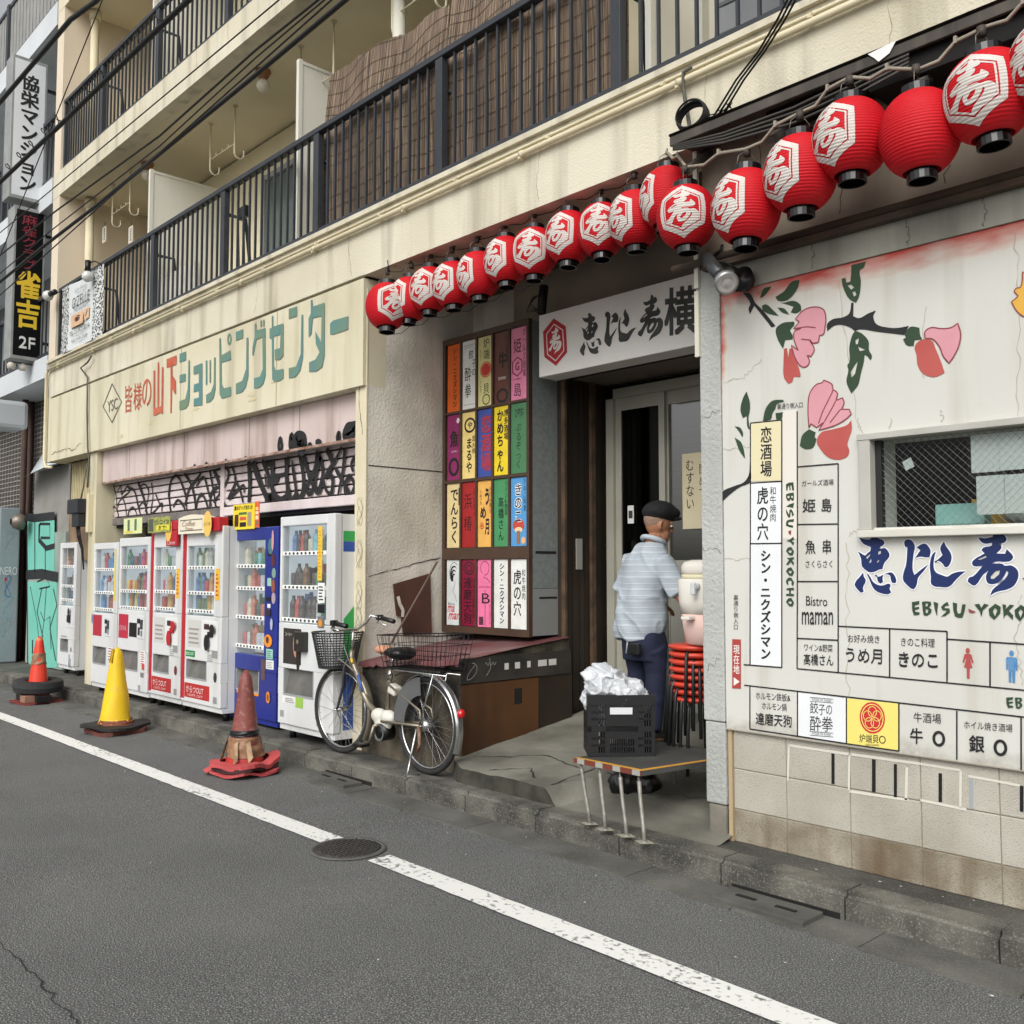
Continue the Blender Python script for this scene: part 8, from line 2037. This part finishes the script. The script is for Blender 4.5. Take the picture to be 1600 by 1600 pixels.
m.poly([bell(2 * math.pi * i / 24, 0) for i in range(24)], dkm, nrm=(0, 0, 1))
m.build('front_basket', bk_)
m = MB()                                                   # rear wire basket
rx0, rx1 = B(618, 1000).x, B(712, 1000).x; rz0, rz1 = B(668, 1046).z, B(668, 992).z
def rb(u, v, t_):
    cxx = (rx0 + rx1) / 2; hx_ = (rx1 - rx0) / 2 * (.86 + .14 * t_); hy_ = .13 + .03 * t_
    return Vector((cxx + u * hx_, BY + .0 + v * hy_, rz0 + (rz1 - rz0) * t_ + .012 * u * t_))
for t_ in (0, .18, .45, .72, 1.0): m.tube([rb(u, v, t_) for u, v in ((-1, -1), (1, -1), (1, 1), (-1, 1))], .0042 if t_ in (0, 1.0) else .0026, blackp, 5, closed=True, smooth=False)
for k in range(15):
    u = -1 + 2 * k / 14
    for v in (-1, 1): m.tube([rb(u, v, 0), rb(u, v, 1)], .0024, blackp, 4)
    m.tube([rb(u, -1, 0), rb(u, 1, 0)], .0024, blackp, 4)
for k in range(8):
    v = -1 + 2 * k / 7
    for u in (-1, 1): m.tube([rb(u, v, 0), rb(u, v, 1)], .0024, blackp, 4)
m.build('rear_basket', bk_)
m = MB()                                                   # carrier
for sd in (-.06, .06):
    m.tube([B(612, 1056) + Vector((0, sd * .5, 0)), Vector((rx0 + .08, BY + sd, rz0 - .02)), Vector((rx1 - .02, BY + sd, rz0 - .02))], .006, chrome, 6); m.tube([Vector((rx1 - .16, BY + sd, rz0 - .02)), rc + Vector((.0, sd * 1.2, 0))], .005, chrome, 6)
m.build('carrier', bk_)
m = MB(); s0 = B(611, 1046); s1 = B(615, 1026); m.cyl(s0, s1, .0125, chrome, 10); m.cyl(B(609, 1062), B(610.5, 1048), .02, chrome, 10); m.build('seat_post', bk_)
m = MB(); sz = s1.z + .03
for x, y, r_, sc_ in ((s1.x - .11, BY, .045, (1.7, .75, .6)), (s1.x + .0, BY, .06, (1.5, 1, .6)), (s1.x + .10, BY - .03, .075, (1.1, 1.1, .62)), (s1.x + .10, BY + .03, .075, (1.1, 1.1, .62))): m.sphere((x, y, sz), r_, blackp, 12, sc_)
sad = blob('saddle', m, .008, 6, bk_, None, None, blackp)
m = MB()
for x, y, r_, sc_ in ((s1.x - .155, BY - .005, .04, (1.3, 1.0, .75)), (s1.x - .10, BY, .05, (1.6, 1.0, .7))): m.sphere((x, y, sz + .012), r_, blackp, 12, sc_)
blob('worn_saddle_nose', m, .008, 5, bk_, None, None, mat('saddle_tan', (196, 140, 112), .6, (176, 120, 92), 8, .5))
def fender(f, a0, a1, mt_, nm):
    m = MB(); N = 26; vs = []; fs = []
    for i in range(N + 1):
        a = a0 + (a1 - a0) * i / N
        for k in range(7):
            th = math.pi * k / 6; vs.append(f(a, WR + .012 + .016 * math.sin(th), .031 * math.cos(th)))
    for i in range(N):
        for k in range(6): fs.append((i * 7 + k, i * 7 + k + 1, (i + 1) * 7 + k + 1, (i + 1) * 7 + k))
    m.add(vs, fs, mt_, True); return m.build(nm, bk_)
fender(rf, math.radians(-25), math.radians(160), chrome, 'rear_mudguard'); fender(ff, math.radians(-35), math.radians(95), silver, 'front_mudguard')
m = MB(); q = rf(math.radians(18), WR + .045, 0); m.sphere(q, .028, mat('reflector_red', (196, 24, 28), .15, spec=.9), 14, (.9, 1, 1.1)); m.build('reflector', bk_)
m = MB(); N = 14                                            # skirt guard
for sd in (-.045, .045):
    ins = [rf(math.radians(95 + 85 * i / N), WR * .62, sd) for i in range(N + 1)]; out = [rf(math.radians(95 + 85 * i / N), WR * 1.0, sd) for i in range(N + 1)]
    m.poly(out + ins[::-1], gryp, nrm=(0, -1, 0))
m.build('skirt_guard', bk_)
mo = B(599, 1126)
m = MB(); 
for x, z, r_, sc_ in ((-.05, .03, .07, (1.2, .7, .8)), (.06, .03, .07, (1.2, .7, .8)), (.0, -.02, .065, (1.5, .7, .8))): m.sphere(mo + Vector((x, 0, z)), r_, whb, 12, sc_)
blob('motor_cover', m, .008, 4, bk_, None, None, whb)
m = MB(); m.cyl(mo + Vector((.02, -.05, -.075)), mo + Vector((.02, .05, -.075)), .062, blackp, 20); m.lathe([(.045, 0), (.05, .006), (.062, .004)], mo + Vector((.02, -.052, -.075)), gryp, 20, mtx=Matrix.Rotation(math.radians(90), 3, 'X')); m.build('motor', bk_)
m = MB(); m.obox(B(613, 1077, -.0) + Vector((.03, 0, 0)), (.09, .07, .07), whb, Matrix.Rotation(.3, 4, 'Y'), .015); m.build('lock', bk_)
m = MB(); cr0 = mo + Vector((-.01, -.075, -.03)); cr1 = P(576, 1162, BY - .09); m.tube([cr0, cr1], [.012, .009], silver, 8); m.cyl(mo + Vector((-.01, -.08, -.03)), mo + Vector((-.01, .08, -.03)), .012, silver, 8); m.tube([mo + Vector((-.01, .08, -.03)), mo + Vector((.09, .08, .10))], .010, silver, 8); m.build('crank', bk_)
for q in (cr1 + Vector((-.02, -.05, -.005)), mo + Vector((.09, .13, .10))):
    m = MB(); m.obox(q, (.10, .085, .022), blackp, None, .006); m.obox(q, (.085, .012, .028), gryp); m.build('pedal', bk_)
m = MB(); m.box(mo.x + .02, rc.x + .03, BY + .05, BY + .075, rc.z - .05, rc.z + .035, dkm, .012); m.build('chain_case', bk_)
m = MB(); k0 = rc + Vector((-.03, -.07, -.02)); k1 = PZ(636, 1210, .13); m.tube([k0, k0.lerp(k1, .6), k1, k1 + Vector((.05, -.03, .0)), k1 + Vector((.11, .02, 0)), k1 + Vector((.06, .05, 0))], .008, chrome, 8); m.tube([rc + Vector((-.02, -.06, 0)), rc + Vector((.0, -.065, -.12)), rc + Vector((-.03, -.06, -.17))], .012, mat('rust', (110, 70, 44), .8, (150, 140, 120), 20, .6), 6); m.build('kickstand', bk_)

# ================================================================== MAN AT THE DOOR
mx, my = -4.10, 5.06
mz = ramp_z(mx, my + .1) - .002
MAN_TURN = -.24
man = thing('person', 'elderly man in black flat cap, pale blue striped polo shirt and navy trousers', 'person', (mx, my, mz))
skin = mat('skin', (172, 122, 94), .6, (146, 98, 74), 16, .6, spec=.3, bump=.25, bscale=160)
V = Vector
hd = V((mx + .028, my + .10, 1.798))                       # head centre, a little forward and bent down
yaw = Matrix.Rotation(math.radians(-14), 3, 'Z') @ Matrix.Rotation(math.radians(-12), 3, 'X')
H = lambda x, y, z: hd + yaw @ V((x, y, z))
shL, shR = V((mx - .172, my + .03, 1.54)), V((mx + .172, my + .03, 1.53))
elL, elR = V((mx - .275, my + .02, 1.335)), V((mx + .265, my + .09, 1.325))
wrL, wrR = V((mx - .17, my + .24, 1.26)), V((mx + .47, my + .16, 1.235))
hipL, hipR = V((mx - .09, my, 1.05)), V((mx + .085, my, 1.05))
knL, knR = V((mx - .095, my + .02, mz + .44)), V((mx + .095, my + .03, mz + .44))
anL, anR = V((mx - .10, my - .03, mz + .085)), V((mx + .10, my - .02, mz + .085))
def body():
    m = MB()
    m.sphere(hd + V((0, 0, .02)), .1, skin, 24, (.74, .94, 1.02))
    m.sphere(H(0, .035, -.055), .07, skin, 20, (.80, .85, .95))                       # jaw
    m.sphere(H(0, .075, -.085), .026, skin, 12, (1.1, .8, .8))                        # chin
    m.tube([H(0, .090, .025), H(0, .112, -.012), H(0, .098, -.024)], [.008, .014, .012], skin, 10)   # nose
    m.tube([H(-.022, .090, -.052), H(.022, .090, -.052)], .0085, skin, 8); m.tube([H(-.018, .088, -.066), H(.018, .088, -.066)], .008, skin, 8)     # lips
    m.tube([H(-.05, .076, .03), H(-.02, .092, .034)], .009, skin, 8); m.tube([H(.05, .076, .03), H(.02, .092, .034)], .009, skin, 8)        # brow
    for s in (-1, 1):
        m.tube([H(s * .074, -.005, .02), H(s * .084, -.018, .012), H(s * .084, -.018, -.015), H(s * .077, -.004, -.034)], [.007, .011, .010, .008], skin, 8)  # ear
    m.tube([hd + V((-.005, -.03, -.07)), V((mx + .03, my + .055, 1.64)), V((mx + .01, my + .03, 1.56))], [.058, .056, .055], skin, 16)
    m.tube([V((mx, my + .02, 1.58)), V((mx, my + .02, 1.45)), V((mx, my, 1.25)), V((mx, my, 1.05))], [.075, .086, .086, .080], skin, 20, flat=1.3)
    for sh, el, wr, s in ((shL, elL, wrL, -1), (shR, elR, wrR, 1)):
        m.tube([V((mx, my + .02, 1.52)), sh, sh.lerp(el, .5), el], [.05, .05, .046, .040], skin, 14); m.tube([el, el.lerp(wr, .35), wr], [.040, .039, .026], skin, 14)
    for hp, kn, an in ((hipL, knL, anL), (hipR, knR, anR)):
        m.tube([hp, hp.lerp(kn, .5), kn], [.066, .064, .052], skin, 14); m.tube([kn, kn.lerp(an, .35), an], [.055, .054, .036], skin, 14)
        m.tube([an + V((0, -.03, -.03)), an + V((0, .05, -.05)), an + V((0, .14, -.062))], [.034, .036, .026], skin, 10)
    for wr, el, s in ((wrL, elL, -1), (wrR, elR, 1)):                                     # hands: palm, four fingers, thumb
        d = (wr - el).normalized(); up = V((0, 0, 1)); sd = d.cross(up).normalized() * s; nrm_ = sd.cross(d).normalized() * s
        if nrm_.z < 0: nrm_ = -nrm_
        m.tube([wr - d * .01, wr + d * .035, wr + d * .078], [.025, .033, .034], skin, 12, flat=.55)
        for k, (o, L) in enumerate(((-.026, .066), (-.009, .074), (.009, .070), (.026, .056))):
            p0 = wr + d * .07 + sd * o; p1 = p0 + d * L * .5 - nrm_ * .008; p2 = p1 + d * L * .32 - nrm_ * .02; p3 = p2 + d * L * .12 - nrm_ * .022
            m.tube([p0, p1, p2, p3], [.0085, .0085, .008, .0065], skin, 8)
        p0 = wr + d * .025 - sd * .024; p1 = p0 + d * .03 - sd * .022 - nrm_ * .008; p2 = p1 + d * .028 - sd * .004 - nrm_ * .014
        m.tube([p0, p1, p2], [.012, .0105, .008], skin, 8)
    return blob('body', m, .0065, 3, man, None, None, skin)
bd = body()
m = MB()
for s in (-1, 1):
    m.sphere(H(s * .031, .083, .012), .0105, plain((200, 190, 182), .2), 12); m.sphere(H(s * .031, .0905, .010), .0055, plain((36, 26, 22), .2), 8)
m.build('eye', man)
m = MB()                                                    # cropped grey hair round the back of the head
m.sphere(hd + V((0, -.008, .045)), .1, skin, 24, (.765, .965, .96)); 
hr = mat('grey_hair', (150, 124, 106), .9, (120, 98, 84), 60, .7)
vs = [v for v in m.V]; keep = []
for f in m.F:
    c_ = sum((vs[i] for i in f), V((0, 0, 0))) / len(f); q = yaw.transposed() @ (c_ - hd)
    if q.z > -.035 + max(0, q.y) * .9 and q.y < .05: keep.append(f)
m2 = MB(); m2.add(vs, keep, hr, True); m2.build('hair', man)
m = MB()                                                    # flat cap
m.sphere(H(0, -.008, .092), .118, skin, 24, (.88, 1.06, .66)); m.sphere(H(0, .055, .098), .096, skin, 20, (.86, .9, .52)); m.tube([H(0, -.075, .055), H(0, .0, .066), H(0, .07, .07)], [.04, .078, .06], skin, 20, flat=.45)
m.sphere(H(0, .105, .068), .07, skin, 18, (.95, .72, .22))
blob('flat_cap', m, .006, 5, man, None, lambda v: .002 * noise.noise(v * 40), mat('cap_black', (14, 14, 15), .85, (24, 24, 25), 30, .4, bump=.3, bscale=300))
# polo shirt
shirtm = bpy.data.materials.new('striped_polo'); shirtm.use_nodes = True
n = shirtm.node_tree.nodes; l = shirtm.node_tree.links; b = n['Principled BSDF']; b.inputs['Roughness'].default_value = .8; b.inputs['Specular IOR Level'].default_value = .2
tc = n.new('ShaderNodeTexCoord'); sx = n.new('ShaderNodeSeparateXYZ'); l.new(tc.outputs['Object'], sx.inputs[0])
q = n.new('ShaderNodeTexNoise'); q.inputs['Scale'].default_value = 5; l.new(tc.outputs['Object'], q.inputs['Vector'])
def band(per, w0, ph):
    a = mth_(n, l, 'MULTIPLY_ADD', q.outputs['Fac'], .02, sx.outputs['Z']); a = mth_(n, l, 'MULTIPLY_ADD', a, 1 / per, ph); a = mth_(n, l, 'FRACT', a); return mth_(n, l, 'LESS_THAN', a, w0)
def mth_(n, l, op, *ar):
    k = n.new('ShaderNodeMath'); k.operation = op
    for i, v in enumerate(ar):
        if isinstance(v, (int, float)): k.inputs[i].default_value = v
        else: l.new(v, k.inputs[i])
    return k.outputs[0]
cur = srgb((164, 173, 180)) + [1]; prev = None
for per, w0, ph, col_ in ((.040, .055, 0.0, (204, 210, 215)), (.040, .045, .13, (140, 151, 160)), (.080, .04, .42, (190, 200, 208))):
    mx_ = n.new('ShaderNodeMix'); mx_.data_type = 'RGBA'; l.new(band(per, w0, ph), mx_.inputs['Factor'])
    if prev is None: mx_.inputs['A'].default_value = cur
    else: l.new(prev, mx_.inputs['A'])
    mx_.inputs['B'].default_value = srgb(col_) + [1]; prev = mx_.outputs['Result']
l.new(prev, b.inputs['Base Color'])
def ringloft(m, rings, mt_, n_=36):
    vs = []; fs = []
    for (x, y, z, rx, ry) in rings:
        for k in range(n_):
            a = 2 * math.pi * k / n_; vs.append((x + rx * math.copysign(abs(math.cos(a)) ** .85, math.cos(a)), y + ry * math.copysign(abs(math.sin(a)) ** .85, math.sin(a)), z))
    L = len(rings)
    for i in range(L - 1):
        for k in range(n_): fs.append((i * n_ + k, i * n_ + (k + 1) % n_, (i + 1) * n_ + (k + 1) % n_, (i + 1) * n_ + k))
    fs.append(tuple(range(n_ - 1, -1, -1))); fs.append(tuple((L - 1) * n_ + k for k in range(n_)))
    m.add(vs, fs, mt_, True)
m = MB()
ringloft(m, [(mx - .03, my - .005, 1.035, .176, .150), (mx - .032, my - .01, 1.10, .188, .160), (mx - .028, my - .005, 1.2, .184, .155), (mx - .018, my, 1.32, .178, .145), (mx - .004, my + .01, 1.44, .184, .132), (mx, my + .02, 1.53, .186, .118), (mx + .005, my + .03, 1.60, .155, .10), (mx + .010, my + .045, 1.655, .11, .085), (mx + .016, my + .06, 1.685, .078, .075)], shirtm)
for sh, el, s in ((shL, elL, -1), (shR, elR, 1)):
    e2 = sh.lerp(el, .93)
    m.tube([V((mx + s * .06, my + .025, 1.53)), sh, sh.lerp(e2, .5), e2], [.085, .078, .072, .074], shirtm, 18)
def folds(v):
    q_ = v - V((mx, my, 1.3)); d = .0
    u = q_.x * .75 + q_.z * .62                             # drag folds from the right shoulder down to the left hip
    if q_.z < .2: d += .016 * math.sin(u * 38 + 2 * noise.noise(q_ * 5)) * max(0, min(1, (.22 - q_.z) * 3)) * (.4 + .6 * abs(noise.noise(q_ * 4 + V((3, 0, 0)))))
    t_ = V((q_.x * 7 + q_.z * 5, q_.y * 7, q_.z * 3.2 - q_.x * 2.4))
    return d + .011 * (max(0, 1 - 2.2 * abs(noise.noise(t_)))) ** 2 - .004 + .006 * noise.noise(q_ * 9) + .002 * noise.noise(q_ * 24)
blob('polo_shirt', m, .008, 4, man, None, folds, shirtm)
m = MB(); m.tube([V((mx + .02 + .073 * math.cos(a), my + .068 + .072 * math.sin(a), 1.694 - .026 * math.sin(a))) for a in [2 * math.pi * i / 28 for i in range(28)]], .0185, plain((160, 180, 198), .8), 10, closed=True, flat=1.0); blob('collar', m, .007, 3, man, None, None, plain((170, 179, 186), .8))
# trousers and shoes
nav = mat('navy_cloth', (26, 32, 58), .85, (18, 22, 42), 6, .6, bump=.2, bscale=200)
m = MB()
ringloft(m, [(mx - .01, my, 1.12, .155, .125), (mx - .005, my, 1.0, .165, .135), (mx, my, .90, .16, .125)], nav)
for hp, kn, an in ((hipL, knL, anL), (hipR, knR, anR)):
    m.tube([hp + V((0, 0, -.08)), hp.lerp(kn, .5), kn, kn.lerp(an, .5), an + V((0, .0, -.01))], [.095, .088, .074, .068, .066], nav, 18)
blob('trousers', m, .009, 4, man, None, lambda v: .008 * noise.noise(v * 8) + .005 * math.sin(v.z * 46 + 3 * noise.noise(v * 6)) * noise.noise(v * 5 + V((9, 0, 0))), nav)
m = MB()
for an in (anL, anR):
    m.tube([an + V((0, -.05, -.045)), an + V((0, .03, -.04)), an + V((0, .12, -.052)), an + V((0, .17, -.056))], [.038, .044, .042, .028], blackp, 14, flat=.75)
blob('shoe', m, .007, 4, man, None, None, plain((30, 28, 28), .5))
m = MB(); m.obox((mx + .10, my - .155, .985), (.11, .03, .075), plain((22, 22, 24), .5), None, .01); m.tube([(mx + .02, my - .15, 1.05), (mx + .02, my - .165, .95)], .006, plain((150, 150, 150), .3), 6); m.build('belt_pouch', man)

man.rotation_euler = (0, 0, MAN_TURN)
